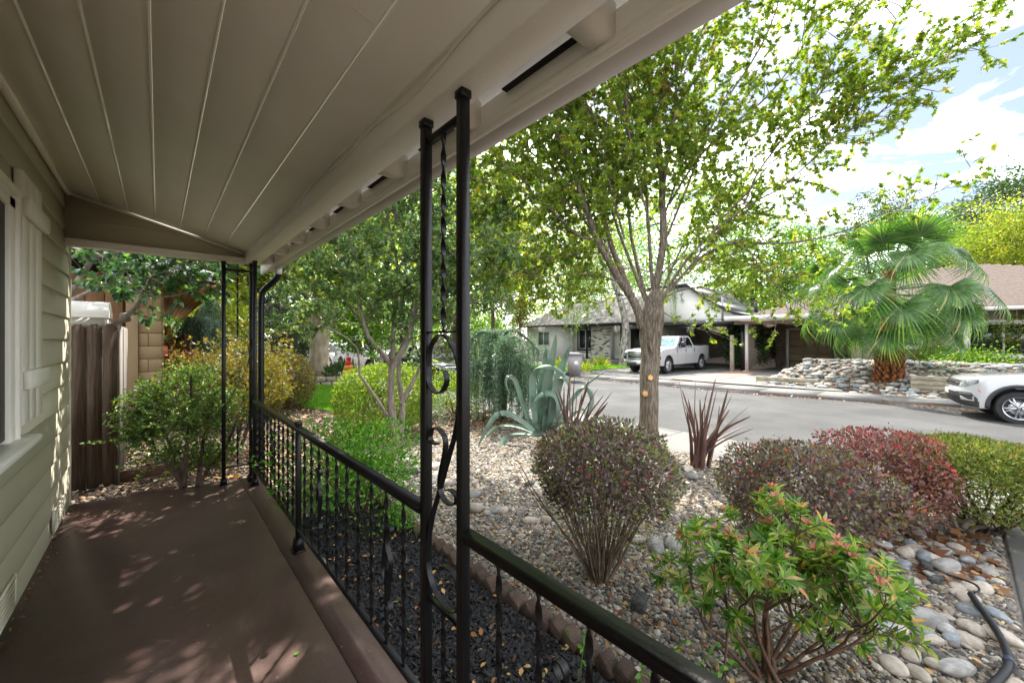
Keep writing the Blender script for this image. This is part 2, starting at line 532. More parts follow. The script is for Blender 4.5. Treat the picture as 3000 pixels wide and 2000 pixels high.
mat('soffit_wood', '#b08a4e', '#c49d60', rough=.6, scale=5, bump=.2)
mat('white_paint', (.74,.73,.70), (.66,.65,.62), rough=.5, scale=3, bump=.2)
mat('stucco_white', (.60,.585,.555), (.66,.645,.61), rough=.9, scale=2, bump=.35, bscale=120)
mat('black_trim', (.015,.015,.016), rough=.4)
mat('bark_maple', '#665b4f', '#9c8f7f', rough=.95, scale=10, bump=1.0, bscale=16, stretch=(5,5,.7), c3='#7a6e60', bdist=.05, lo=.36, hi=.62)
mat('bark_grey', '#6d635a', '#8e857b', rough=.9, scale=8, bump=.5, bscale=30, stretch=(3,3,1))
mat('bark_dark', '#3b3027', '#5b4b3d', rough=.95, scale=9, bump=.8, bscale=30, stretch=(4,4,1))
mat('bark_pale', '#8d7f6a', '#b3a68f', rough=.9, scale=3, bump=.5, bscale=20, stretch=(2,2,.7), c3='#a0927c')
mat('bark_birch', '#4c4540', '#b9b2a8', rough=.9, scale=5, bump=.6, bscale=20, stretch=(2,2,.8))
mat('cut_wood', '#d69a52', '#e8bd7e', rough=.8, scale=12)
mat('twig_brown', '#4c3a2c', '#77614b', rough=.9, scale=20)
mat('twig_grey', '#6b5a4c', '#8f8071', rough=.9, scale=20)
mat('twig_red', '#4e382b', '#6d5240', rough=.8, scale=20)
mat('stone_grey', (.20,.195,.185), (.34,.33,.31), rough=.8, scale=3.5, bump=.3, bscale=40, rnd=.28, speck=(30,'#55524d',.66))
mat('stone_blue', (.16,.185,.20), (.26,.28,.29), rough=.75, scale=4, bump=.3, bscale=40, rnd=.22)
mat('stone_tan', (.34,.29,.235), (.46,.41,.35), rough=.8, scale=4, bump=.3, bscale=40, rnd=.22, speck=(40,'#8f8479',.64))
mat('stone_dark', (.05,.055,.055), (.12,.125,.12), rough=.8, scale=6, bump=.9, bscale=14, bdist=.05)
mat('planter_block', '#938977', '#b0a793', rough=.9, scale=6, bump=.5, rnd=.12)
mat('black_pipe', (.012,.013,.015), rough=.55, spec=.3)
mat('plastic_grey', '#8b8886', '#95918f', rough=.55, scale=3)
mat('plastic_navy', '#27304a', '#2c3550', rough=.55, scale=3)
mat('plastic_dark', (.02,.02,.021), rough=.5)
mat('car_white', (.47,.475,.485), rough=.22, coat=1.0)
mat('car_black', (.012,.012,.013), rough=.15, coat=1.0)
mat('car_blue', (.22,.47,.62), rough=.3, coat=.5)
mat('cladding', (.035,.035,.038), rough=.6)
mat('tyre', (.022,.022,.023), rough=.8, bump=.2, bscale=90)
mat('alloy', (.55,.55,.56), rough=.3, metal=.8)
mat('alloy_dark', (.04,.04,.042), rough=.4, metal=.5)
mat('chrome', (.75,.75,.76), rough=.12, metal=1.0)
mat('lamp_glass', (.30,.32,.34), (.10,.11,.12), rough=.08, scale=9, coat=1)
mat('orange_lens', (.62,.10,.01), rough=.25)
mat('sunshade', (.06,.15,.155), (.15,.25,.25), rough=.06, scale=5, spec=.35)
mat('orange_paint', (.62,.15,.03), rough=.5)
mat('lantern_glow', (.70,.38,.05), rough=.3)
glass('window_glass', '#2a3234'); glass('car_glass', '#11161a'); glass('lit_glass', '#5f7270')
mat('house_tan', '#8d8072', '#968a7c', rough=.75, scale=3, bump=.2)
mat('shake_brown', '#6f6054', '#7d6d61', rough=.85, scale=6, bump=.4, rnd=.15)
mat('garage_door', '#8a7863', '#917f6a', rough=.6, scale=3)
mat('palm_fibre', '#5a3319', '#9a6238', rough=.95, scale=10, bump=1, bscale=30, c3='#7c4a27', rnd=.3)
mat('agave_skin', (.095,.135,.105), (.20,.245,.195), rough=.42, scale=4.2, bump=.08, bscale=30, stretch=(1,1,1), c3='#6d8b78', spec=.4)
mat('flax_bronze', (.075,.042,.038), (.15,.075,.05), rough=.4, scale=5, bump=.1, spec=.4, rnd=.25)
mat('dead_leaf_tan', '#a0704d', '#c49566', rough=.8, scale=8)

def pebble_mat(name, cols, bump=.2):
    m, n, l, out = newmat(name)
    b = n.new('ShaderNodeBsdfPrincipled'); l.new(b.outputs[0], out.inputs[0]); b.inputs['Roughness'].default_value = .75
    oi = n.new('ShaderNodeObjectInfo'); cr = n.new('ShaderNodeValToRGB'); cr.color_ramp.interpolation = 'CONSTANT'
    l.new(oi.outputs['Random'], cr.inputs[0])
    for i, (p, c) in enumerate(cols):
        e = cr.color_ramp.elements[i] if i < 2 else cr.color_ramp.elements.new(p)
        e.position = p; e.color = srgb(c)
    tc = n.new('ShaderNodeTexCoord'); nz = n.new('ShaderNodeTexNoise'); nz.inputs['Scale'].default_value = 3
    l.new(tc.outputs['Object'], nz.inputs['Vector'])
    mr = n.new('ShaderNodeMapRange'); mr.inputs['To Min'].default_value = .62; mr.inputs['To Max'].default_value = 1.06
    l.new(nz.outputs['Fac'], mr.inputs['Value'])
    sc = n.new('ShaderNodeVectorMath'); sc.operation = 'SCALE'
    l.new(cr.outputs[0], sc.inputs[0]); l.new(mr.outputs[0], sc.inputs['Scale']); l.new(sc.outputs[0], b.inputs['Base Color'])
    MT[name] = m
    return m
pebble_mat('pebbles', [(0,'#746e69'),(.15,'#958b7c'),(.3,'#5b5854'),(.42,'#aea392'),(.52,'#80715d'),(.62,'#464442'),(.72,'#9b8e7b'),(.82,'#c9c3b8'),(.88,'#65523f'),(.93,'#878179')])
pebble_mat('mulch_chips', [(0,'#16161a'),(.3,'#222226'),(.6,'#2e2d30'),(.85,'#3c3a3b'),(.96,'#5a4a3a')])
pebble_mat('litter_chips', [(0,'#4a382b'),(.3,'#6d5744'),(.55,'#8f7b66'),(.75,'#3a2e26'),(.88,'#b19c84')])
pebble_mat('creek_cobbles', [(0,'#8a867f'),(.2,'#757b7e'),(.4,'#a39a8c'),(.6,'#66655f'),(.8,'#b5a893')])

# foliage
leafmat('leaf_maple', [(0,'#516a2a'),(.4,'#688434'),(.75,'#849a40'),(.94,'#a09f4a'),(1,'#a08a54')], trans=.48, tcol=(1.8,1.78,.64))
leafmat('leaf_holly', [(0,'#48604a'),(.5,'#647e58'),(.85,'#849a66'),(1,'#a8a460')], trans=.5, rough=.26, spec=.6, tcol=(1.9,2.0,.9))
leafmat('leaf_purple', [(0,'#463c3c'),(.25,'#5d5050'),(.5,'#756669'),(.68,'#5f6247'),(.86,'#7c7a5c'),(.96,'#86686a'),(1,'#a8504f')], trans=.3, rough=.33, spec=.55, tcol=(1.7,1.5,1.2))
leafmat('leaf_redtip', [(0,'#8a3038'),(.5,'#ad4a50'),(1,'#c8706a')], trans=.35, tcol=(1.7,1.0,.9))
leafmat('leaf_red', [(0,'#54393a'),(.3,'#71504e'),(.55,'#865a57'),(.8,'#75694a'),(1,'#a55c56')], trans=.3, tcol=(1.7,1.2,1.0))
leafmat('leaf_pieris', [(0,'#3f6a2a'),(.3,'#578436'),(.6,'#7a9e48'),(.88,'#a2b668'),(1,'#cfa074')], trans=.4, rough=.28, spec=.55, tcol=(2.0,1.9,.7))
leafmat('leaf_coral', [(0,'#b9625c'),(.5,'#cc8a7c'),(1,'#d6ae94')], trans=.4, tcol=(1.6,1.2,1.0))
leafmat('leaf_lime', [(0,'#3f7026'),(.4,'#578c30'),(.8,'#76a83e'),(1,'#9cbf5a')], trans=.42, tcol=(1.8,1.8,.7))
leafmat('leaf_box', [(0,'#4a6a24'),(.5,'#64852f'),(.85,'#86a23c'),(1,'#a59a4c')], trans=.35)
leafmat('leaf_boxdry', [(0,'#4f5a2a'),(.4,'#6d6a3c'),(.7,'#8a6f50'),(1,'#7a8a3c')], trans=.3)
leafmat('leaf_evergreen', [(0,'#2a4a34'),(.5,'#3b6246'),(.85,'#52784f'),(1,'#6f9458')], trans=.35, rough=.3, spec=.55)  # dark green of the large-leaved evergreen
leafmat('leaf_dkshrub', [(0,'#355428'),(.5,'#4a6c34'),(.85,'#66843e'),(1,'#8f9a50')], trans=.35)
leafmat('leaf_yellowgreen', [(0,'#556f26'),(.4,'#6f862f'),(.75,'#8c963a'),(1,'#ab9f46')], trans=.5, tcol=(2.0,1.9,.6))
leafmat('leaf_green', [(0,'#40622a'),(.5,'#557c30'),(.9,'#76963a'),(1,'#a0a442')], trans=.5, tcol=(2.3,2.2,.7))
leafmat('leaf_dkgreen', [(0,'#263c22'),(.5,'#34502a'),(1,'#4c6636')], trans=.25)
leafmat('leaf_grey', [(0,'#36443a'),(.5,'#4a5a48'),(1,'#62705a')], trans=.25, tcol=(1.8,1.9,1.2))
leafmat('leaf_bluecedar', [(0,'#48644c'),(.5,'#62806a'),(1,'#8ba48e')], trans=.25, tcol=(1.6,1.8,1.2))
leafmat('leaf_bronze', [(0,'#45521f'),(.35,'#5f6a2a'),(.7,'#7f7c38'),(.9,'#957a40'),(1,'#ad8460')], trans=.38, tcol=(1.7,1.5,.7))
leafmat('leaf_rosemary', [(0,'#4a5a30'),(.5,'#65783e'),(.9,'#86934e'),(1,'#9c9a62')], trans=.3, spec=.2, rough=.6)
leafmat('leaf_palm', [(0,'#365a2c'),(.5,'#4c7038'),(.9,'#6c8848'),(1,'#98985e')], trans=.32, rough=.26, tcol=(1.9,1.9,.7))
leafmat('leaf_grass', [(0,'#4a7a22'),(.5,'#629a2c'),(1,'#86b23c')], trans=.45)
leafmat('leaf_litter', [(0,'#8a5a30'),(.3,'#b08548'),(.55,'#c9a868'),(.75,'#a4582c'),(.9,'#7a6a3a'),(1,'#d8c890')], trans=.15, tcol=(1.5,1.3,.9))
leafmat('leaf_brown', [(0,'#5a3c2a'),(.5,'#7a5438'),(1,'#98704c')], trans=.3, tcol=(1.8,1.2,.7))

# ---------------------------------------------------------------- the ground
def sheet(name, xs, ys, zf, material, kind='structure', **kw):
    nb = NB(); X, Y = np.meshgrid(xs, ys, indexing='ij')
    Z = np.array([[zf(x, y) for y in ys] for x in xs])
    V = np.stack([X, Y, Z], -1).reshape(-1, 3)
    n = len(ys); i = np.arange(len(xs) - 1)[:, None] * n; j = np.arange(n - 1)[None]
    F = np.stack([i + j, i + n + j, i + n + j + 1, i + j + 1], -1).reshape(-1, 4)
    nb.add(V, F)
    return mk(name, nb, material, smooth=True, kind=kind, **kw)
def ground_z(x, y):
    if x < 5.95: return gz(x, y) - .02
    if x < 15.6: return ZS - .03
    if x < 17.4: return ZF - .05
    return ZF - .004
xs = [-400,-150,-60,-25,-10,-5,-2,0,.7,1.2,1.7,2.5,3.3,4.1,5,5.94,6.0,8,11,15.55,15.65,17.3,17.5,20,24,30,40,60,90,150,300,500]
ys = [-400,-150,-60,-30,-15,-8,-4,-1,2,5,8,12,16,20,26,34,44,60,90,150,300,500]
sheet('ground', xs, ys, ground_z, MT['soil'])
# street: from the near kerb to the far kerb
nb = NB()
yy = [-120,-40,-20,-10,-5,-2.5,0,2.5,5,8,12,20,35,60,110,250]
V = []
for y in yy: V += [(7.30, y, ZS), (11.2, y, ZS + .05), (far_kerb(y) + .02, y, ZS)]
F = []
for i in range(len(yy) - 1):
    for k in range(2):
        a = i * 3 + k; F.append((a, a + 1, a + 4, a + 3))
nb.add(V, F)
mk('street', nb, MT['asphalt'], smooth=True, kind='structure')
# near pavement: slabs with joints, and its kerb
pav = thing('sidewalk', (6.5, 0, ZW), None, None); props(pav, kind='structure')
me = None
for i in range(-5, 34):
    y0 = i * 1.22 - 0.2
    nb = NB(); nb.cbox((6.575, y0 + .61, ZW - .05), (1.24, 1.212, .10), .008)
    mk('paving_slab', nb, MT['concrete'], pav)
    nb = NB(); nb.cbox((7.275, y0 + .61, ZW - .085), (.148, 1.214, .17), .02)
    mk('kerb_stone', nb, MT['concrete'], pav)
# far pavement
fpv = thing('far_sidewalk', (16, 0, ZF), None, None); props(fpv, kind='structure')
ZP = ZF + .025
for i in range(-5, 30):
    y0, y1 = i * 1.5, i * 1.5 + 1.492
    k0, k1 = far_kerb(y0), far_kerb(y1)
    nb = NB(); nb.prism([(k0 + .16, y0), (k0 + 1.45, y0), (k1 + 1.45, y1), (k1 + .16, y1)], (0, 0, ZP - .1), (1,0,0), (0,1,0), (0,0,.1))
    mk('paving_slab', nb, MT['concrete'], fpv)
    nb = NB(); nb.prism([(k0, y0), (k0 + .155, y0), (k1 + .155, y1), (k1, y1)], (0, 0, ZS - .05), (1,0,0), (0,1,0), (0,0,ZP + .052 - ZS if not (7.2 < y0 < 14.5 or 3.2 < y0 < 6.5) else .09))
    mk('kerb_stone', nb, MT['concrete_old'], fpv)
# driveways across the street
nb = NB(); nb.add([(16.4,8.3,ZF+.045),(30.5,8.3,ZF+.03),(30.5,13.4,ZF+.03),(16.4,13.4,ZF+.045)], [(0,1,2,3)])
mk('driveway', nb, MT['concrete_old'], kind='structure')
nb = NB(); nb.add([(16.9,2.6,ZF+.055),(29,4.2,ZF+.05),(29,7.9,ZF+.05),(16.5,7.4,ZF+.055)], [(0,1,2,3)])
mk('tan_house_driveway', nb, MT['concrete'], kind='structure')
nb = NB(); nb.add([(16.7,6.7,ZF+.063),(24.5,7.1,ZF+.06),(24.5,8.25,ZF+.06),(16.6,8.25,ZF+.063)], [(0,1,2,3)])
mk('brick_paving_strip', nb, MT['brick_paving'], kind='structure')
# the concrete walk from the house to the street, at the right edge of the view
nb = NB()
for k in range(5): nb.cbox((3.4 - 2.1 + k * 1.06, -.86, ZM - .06 - .012 * k), (1.052, 1.22, .12), .012)
mk('garden_walk', nb, MT['concrete_old'], kind='structure')

# ---------------------------------------------------------------- own house: wall, porch floor, ceiling, eave
WX, U0, U1 = -.616, -3.2, 5.355          # wall plane, porch start, wall end
RX = .745                              # railing line
UP0 = -.95                             # the porch begins here, at the entry walk
def cz(x): return 2.79 - .27 * (x + .6)     # ceiling height over x
house = thing('own_house', (WX, 2, 0), 'taupe lap-sided house wall with cream window trim, beside the covered porch', 'house')
ex = .1905
WIN = (1.55, 3.31, .98, 2.20)          # window opening along y, and its heights
i = 0
z = -.02
while z < 2.95:
    segs = [(U0, U1)]
    if z + ex > WIN[2] - .02 and z < WIN[3] + .05: segs = [(U0, WIN[0]), (WIN[1], U1)]
    for (a, b) in segs:
        nb = NB(); nb.prism([(-.05, 0), (.016, 0), (.016, .006), (.004, ex + .012), (-.05, ex + .012)], (WX, a, z), (1,0,0), (0,0,1), (0, b - a, 0))
        mk('siding_board', nb, MT['taupe_siding'], house)
    z += ex
nb = NB(); nb.box((WX - .9, U0, -.5), (WX - .06, U1 - .004, 3.1)); mk('wall_core', nb, MT['taupe_siding'], house)
nb = NB(); nb.cbox((WX - .012, U1 + .012, 1.4), (.07, .02, 2.9), .004); mk('corner_board', nb, MT['taupe_siding'], house)
# window: casing, sill, dark screen
win = mk('window', NB().box((WX - .02, WIN[0], WIN[2]), (WX + .021, WIN[1] + .02, WIN[3])), MT['screen_mesh'], house)
nb = NB(); nb.cbox((WX + .012, WIN[1] + .05, 1.6), (.05, .14, 1.32), .006); nb.cbox((WX + .022, WIN[1] + .105, 1.6), (.06, .035, 1.36), .01)
nb.cbox((WX + .012, (WIN[0] + WIN[1]) / 2, WIN[3] + .05), (.05, WIN[1] - WIN[0] + .24, .10), .006); nb.cbox((WX + .024, (WIN[0] + WIN[1]) / 2, WIN[3] + .10), (.066, WIN[1] - WIN[0] + .32, .04), .012)
mk('casing', nb, MT['cream_trim'], win)
nb = NB(); nb.cbox((WX + .045, (WIN[0] + WIN[1]) / 2 + .06, WIN[2] - .045), (.13, WIN[1] - WIN[0] + .40, .05), .012); mk('window_sill', nb, MT['cream_trim'], win)
nb = NB(); nb.cbox((WX + .022, WIN[1] - .012, 1.6), (.008, .018, 1.22), .002); mk('window_sash', nb, MT['cream_trim'], win)
# shutter: boards and two battens
sh = mk('shutter', NB().cbox((WX + .026, 3.74, 1.735), (.026, .505, 1.44), .004), MT['shutter_paint'], house)
for k in range(3):
    nb = NB(); nb.cbox((WX + .041, 3.575 + k * .168, 1.735), (.012, .163, 1.44), .004); mk('shutter_board', nb, MT['shutter_paint'], sh)
for zz in (1.27, 2.25):
    nb = NB(); nb.cbox((WX + .062, 3.76, zz), (.034, .53, .105), .006); mk('batten', nb, MT['shutter_paint'], sh)
# foundation vents
for y in (4.55, 3.05):
    nb = NB()
    for k in range(5): nb.box((WX + .017, y, .055 + k * .026), (WX + .028, y + .40, .071 + k * .026))
    nb.box((WX + .0165, y - .02, .04), (WX + .03, y, .21)); nb.box((WX + .0165, y + .40, .04), (WX + .03, y + .42, .21)); nb.box((WX+.0165, y, .19), (WX+.03, y+.4, .21)); nb.box((WX+.0165, y, .04), (WX+.03, y+.4, .052))
    mk('foundation_vent', nb, MT['taupe_siding'], house)

# porch floor: two slabs with a joint, kind structure
fl = thing('porch_floor', (0, 2, 0), None, None); props(fl, kind='structure')
FX = RX + .085
nb = NB(); nb.prism([(WX + .012, UP0), (.652, UP0), (.652, 5.19), (.3, 5.22), (-.15, 5.30), (WX + .012, 5.40)], (0, 0, -.16), (1,0,0), (0,1,0), (0,0,.16)); mk('slab', nb, MT['porch_paint'], fl)
nb = NB(); nb.prism([(.658, UP0), (FX, UP0), (FX, 5.16), (.658, 5.19)], (0, 0, -.16), (1,0,0), (0,1,0), (0,0,.16)); mk('slab', nb, MT['porch_paint'], fl)
nb = NB(); nb.box((.65, UP0, -.15), (.66, 5.15, -.008)); mk('joint_filler', nb, MT['dark_gap'], fl)

# porch roof
roof = thing('porch_roof', (.2, 2, 2.4), 'cream painted porch ceiling of long boards with beam, rafter tails and eave', 'porch roof')
sl = math.atan(.27)
TX = np.array((math.cos(sl), 0, -math.sin(sl))); TN = np.array((math.sin(sl), 0, math.cos(sl)))
joints = [-.60, -.572, -.389, -.206, -.022, .16, .342, .52, .705]
for a, b in zip(joints[:-1], joints[1:]):
    w = (b - a) / math.cos(sl)
    spans = [(UP0, 5.14)]
    for (y0, y1) in spans:
        g = .0015
        nb = NB(); nb.prism([(g, .003), (g + .004, 0), (w - g - .004, 0), (w - g, .003), (w - g, .02), (g, .02)], (a, y0, cz(a)), TX, TN, (0, y1 - y0, 0))
        cb = mk('ceiling_board', nb, MT['ceiling_paint'], roof)
    if abs(a - .342) < .01:
        nb = NB(); nb.prism([(.002, -.0012), (w - .002, -.0012), (w - .002, .001), (.002, .001)], (a, 1.222, cz(a)), TX, TN, (0, .003, 0)); mk('butt_joint', nb, MT['cream_trim'], cb)
    if b < .7:
        nb = NB(); nb.tube([np.array((b, UP0, cz(b))) + TX * -.006 - TN * .0005, np.array((b, 5.14, cz(b))) + TX * -.006 - TN * .0005], .0042, 6)
        mk('ceiling_bead', nb, MT['cream_trim'], roof)
nb = NB(); nb.cbox((WX + .03, (5.14 + UP0) / 2, 2.768), (.03, 5.14 - UP0, .032), .006); mk('wall_moulding', nb, MT['ceiling_paint'], roof)
nb = NB(); nb.cbox((.757, (5.15 + UP0) / 2, 2.3875), (.115, 5.15 - UP0, .145), .006); mk('beam', nb, MT['cream_trim'], roof)
# deck above everything (keeps the sun off), ridge side over the house
nb = NB(); nb.prism([(-1.6, 0), (1.0, 0), (1.0, .03), (-1.6, .03)], np.array((0, UP0, cz(0))) + TN * .045, TX, TN, (0, 5.75 - UP0, 0))
mk('roof_deck', nb, MT['cream_trim'], roof)
nb = NB(); nb.prism([(-1.62, 0), (1.04, 0), (1.04, .018), (-1.62, .018)], np.array((0, UP0, cz(0))) + TN * .077, TX, TN, (0, 5.78 - UP0, 0))
mk('roof_shingles', nb, MT['roof_shingle_dark'], roof)
# rafter tails
for k in range(-2, 8):
    y = .664 + .61 * k
    nb = NB(); nb.prism([(0, 0), (0, -.112), (.085, -.114), (.112, -.108), (.126, -.092), (.126, 0)], (.815, y - .036, 2.432), (1,0,0), (0,0,1), (0, .072, 0))
    mk('rafter_tail', nb, MT['cream_trim'], roof, ang=30)
    nb = NB(); nb.box((.79, y + .032, 2.36), (.814, y + .578, 2.432)); mk('blocking', nb, MT['cream_trim'], roof)
    nb = NB(); nb.box((.816, y + .034, 2.392), (.885, y + .40, 2.404)); mk('vent_batten', nb, MT['cream_trim'], roof)
    nb = NB(); nb.box((.914, y + .07, 2.388), (.9365, y + .42, 2.394)); mk('vent_slot', nb, MT['dark_gap'], roof)
nb = NB(); nb.cbox((.948, (5.7 + UP0) / 2, 2.352), (.022, 5.7 - UP0, .11), .004); mk('fascia', nb, MT['cream_trim'], roof)
nb = NB(); nb.cbox((.936, (5.6 + UP0) / 2, 2.322), (.008, 5.6 - UP0, .03), .002); mk('fascia_strip', nb, MT['cream_trim'], roof)
gt = mk('gutter', NB().prism([(0,0),(.075,0),(.095,.03),(.10,.09),(.094,.09),(.088,.034),(.07,.006),(.006,.006),(.006,.09),(0,.09)], (.961, UP0, 2.300), (1,0,0), (0,0,1), (0, 5.45 - UP0, 0)), MT['gutter_white'], roof)
nb = NB(); nb.cbox((.995, 5.02, 2.262), (.062, .075, .08), .01); mk('gutter_outlet', nb, MT['gutter_white'], gt)
# painted-over cable along the beam
r = np.random.default_rng(3)
P = [(.694, y, 2.415 + .012 * math.sin(y * 3.1) + .014 * math.sin(y * 7.7 + 1)) for y in np.linspace(UP0 + .02, 4.95, 60)]
nb = NB(); nb.tube(P, .0055, 6); mk('painted_cable', nb, MT['ceiling_paint'], roof, smooth=True)
P = [(.690, y, 2.437 + .008 * math.sin(y * 4.3) ) for y in np.linspace(UP0 + .02, 4.95, 50)]
nb = NB(); nb.tube(P, .0035, 5); mk('painted_cable', nb, MT['ceiling_paint'], roof, smooth=True)
# gable end: siding infill and trim
nb = NB(); nb.prism([(WX + .0, 2.38), (.70, 2.38), (.70, cz(.70)), (WX, cz(WX))], (0, 5.145, 0), (1,0,0), (0,0,1), (0,.05,0)); mk('gable_panel', nb, MT['taupe_siding'], roof)
nb = NB(); nb.prism([(WX, 2.535), (.15, 2.535), (.10, 2.55), (WX, 2.55)], (0, 5.139, 0), (1,0,0), (0,0,1), (0,.008,0)); mk('gable_board_edge', nb, MT['taupe_siding'], roof)
nb = NB(); nb.cbox((.05, 5.165, 2.348), (1.31, .10, .062), .005); nb.cbox((.05, 5.112, 2.368), (1.31, .02, .022), .004); mk('gable_trim', nb, MT['cream_trim'], roof)
nb = NB(); a = np.array((WX, 5.13, cz(WX) - .014)); b = np.array((.70, 5.13, cz(.70) - .014)); nb.tube([a, b], .014, 6); mk('gable_moulding', nb, MT['ceiling_paint'], roof)

# ---------------------------------------------------------------- wrought-iron railing
PW = .034
IR = MT['wrought_iron']
def twisted(nb, x, y, z0, z1, w=.019, t=.0055, pitch=.158, ph=0.0, plain=.02):
    n = max(8, int((z1 - z0) / .0125)); zs = np.linspace(z0, z1, n)
    a = ph + (zs - z0) * 2 * PI / pitch
    W = np.stack([np.sin(a), np.cos(a), np.zeros(n)], 1)
    nb.ribbon(np.stack([np.full(n, x), np.full(n, y), zs], 1), W, w, t)
def post(parent, x, y, z0, z1, foot=True):
    nb = NB(); nb.cbox((x, y, (z0 + z1) / 2), (PW, PW, z1 - z0), .003)
    p = mk('post', nb, IR, parent)
    nb = NB(); nb.cbox((x, y, z1 - .016), (PW + .008, PW + .008, .028), .003); mk('post_collar', nb, IR, p)
    if foot:
        nb = NB(); nb.add(*frustum(x, y, z0, .036, z0 + .01, .034)); nb.add(*frustum(x, y, z0 + .01, .030, z0 + .06, .024)); mk('post_shoe', nb, IR, p)
    return p
def frustum(x, y, z0, h0, z1, h1):
    V = [(x+a*h0, y+b*h0, z0) for a, b in ((-1,-1),(1,-1),(1,1),(-1,1))] + [(x+a*h1, y+b*h1, z1) for a, b in ((-1,-1),(1,-1),(1,1),(-1,1))]
    return np.array(V), [(3,2,1,0),(4,5,6,7),(0,1,5,4),(1,2,6,5),(2,3,7,6),(3,0,4,7)]
# the S-scrolls of a post panel, u = 0..1 across the gap, heights in metres
S_BIG = [(.55,1.392),(.64,1.36),(.47,1.315),(.22,1.305),(-.02,1.345),(-.01,1.42),(.06,1.475),(.30,1.515),(.55,1.518),(.83,1.475),(1.0,1.40),(.99,1.28),(.90,1.20),(.65,1.09),(.38,.965),(.13,.86),(-.02,.745),(-.02,.68),(.05,.635),(.20,.60),(.5,.575),(.8,.577),(.98,.61),(1.0,.67),(.85,.715),(.58,.722),(.42,.70),(.45,.675)]
S_SML = [(.32,1.128),(.10,1.125),(.04,1.145),(.12,1.18),(.36,1.188),(.58,1.16),(.56,1.11),(.42,1.04),(.36,.985),(.48,.945),(.72,.935),(.92,.955),(.9,.985),(.72,.99),(.60,.982)]
def post_panel(name, p0, p1, zt, label, feet=True):
    """two posts and the scrollwork between them"""
    p0, p1 = np.array(p0, float), np.array(p1, float)
    th = thing(name, (p0[0], p0[1], 0), label, 'porch post')
    post(th, p0[0], p0[1], 0.0, zt, feet); post(th, p1[0], p1[1], 0.0, zt, feet)
    d = p1 - p0; L = np.linalg.norm(d); d /= L; wd = np.array((d[1], -d[0], 0))
    a = p0 + d * PW / 2; g = L - PW
    for zz, hh in ((zt - .085, .022), (1.527, .006), (.555, .006), (.17, .014)):
        nb = NB(); q = (p0 + p1) / 2
        M = rot('Z', math.atan2(d[1], d[0])); nb.cbox((q[0], q[1], zz), (g + .002, .022, hh), .002, M=M); mk('cross_bar', nb, IR, th)
    q = (p0 + p1) / 2
    nb = NB(); twisted(nb, q[0], q[1], 1.53, zt - .096); mk('twisted_bar', nb, IR, th, smooth=True, ang=40)
    nb = NB(); twisted(nb, q[0], q[1], .177, .553); mk('twisted_bar', nb, IR, th, smooth=True, ang=40)
    for S in (S_BIG, S_SML):
        P = smooth_path([(a[0] + d[0] * u * g, a[1] + d[1] * u * g, z) for u, z in S], 3)
        nb = NB(); nb.ribbon(P, wd, .02, .0045); mk('scroll', nb, IR, th, smooth=True, ang=40)
    return th
post_panel('porch_post', (RX, 1.32), (RX, 1.08), 2.315, 'large black wrought-iron double post with scrolls in the middle of the porch')
post_panel('porch_post', (.505, 5.07), (RX - .0, 5.07), 2.315, 'black iron double post at the far porch end, facing across the porch')
post_panel('porch_post', (RX, 5.025), (RX, 4.84), 2.315, 'black iron double post at the far corner, joined to the railing')
def rail_run(y0, y1, label, newels=(), scrolls=()):
    """top and bottom rail with twisted balusters from y0 (far) to y1 (near)"""
    th = thing('railing', (RX, (y0 + y1) / 2, .17), label, 'railing')
    L = y0 - y1; c = (y0 + y1) / 2
    nb = NB(); nb.prism([(-.020,0),(.020,0),(.020,.012),(.025,.015),(.025,.026),(.019,.033),(-.019,.033),(-.025,.026),(-.025,.015),(-.020,.012)], (RX, y1, .852), (1,0,0), (0,0,1), (0, L, 0)); mk('top_rail', nb, IR, th)
    nb = NB(); nb.prism([(-.016,0),(.016,0),(.016,.012),(.010,.016),(-.010,.016),(-.016,.012)], (RX, y1, .16), (1,0,0), (0,0,1), (0, L, 0)); mk('bottom_rail', nb, IR, th)
    ends = [y1] + sorted(newels) + [y0]
    k = 0
    for e0, e1 in zip(ends[:-1], ends[1:]):
        n = max(1, int(round((e1 - e0) / .16)) - 1)
        for q in range(n):
            y = e0 + (e1 - e0) * (q + 1) / (n + 1)
            nb = NB(); twisted(nb, RX, y, .176, .857, ph=.3 * math.sin(q * 5.1)); mk('twisted_baluster', nb, IR, th, smooth=True, ang=40)
            k += 1
    for y in newels:
        nb = NB(); nb.cbox((RX, y, .46), (PW, PW, .92), .003); p = mk('newel', nb, IR, th)
        nb = NB(); nb.cbox((RX, y, .905), (PW + .01, PW + .01, .03), .003); mk('newel_cap', nb, IR, p)
        nb = NB(); nb.add(*frustum(RX, y, 0, .042, .012, .040)); nb.add(*frustum(RX, y, .012, .034, .095, .026)); mk('newel_shoe', nb, IR, p)
    for y in scrolls:
        for sg in (1, -1):
            pts = [(.030,.655),(.045,.665),(.055,.690),(.035,.705),(.012,.690),(.012,.66),(.035,.56),(.055,.475),(.012,.435),(.010,.38),(.030,.335),(.055,.33),(.060,.352),(.045,.362)]
            P = smooth_path([(RX + .004 * sg, y + sg * u, zz if sg > 0 else 1.035 - zz) for u, zz in pts], 2)
            nb = NB(); nb.ribbon(P, (1, 0, 0), .020, .0045); mk('scroll', nb, IR, th, smooth=True, ang=40)
    return th
rail_run(4.82, 1.34, 'black iron railing with twisted balusters from far corner post to the middle double post', newels=(3.13,), scrolls=(1.66, 2.64, 4.0))
rail_run(1.06, -.92, 'black iron railing with twisted balusters nearest the camera, right of the double post', newels=(-.9,), scrolls=(.63,))
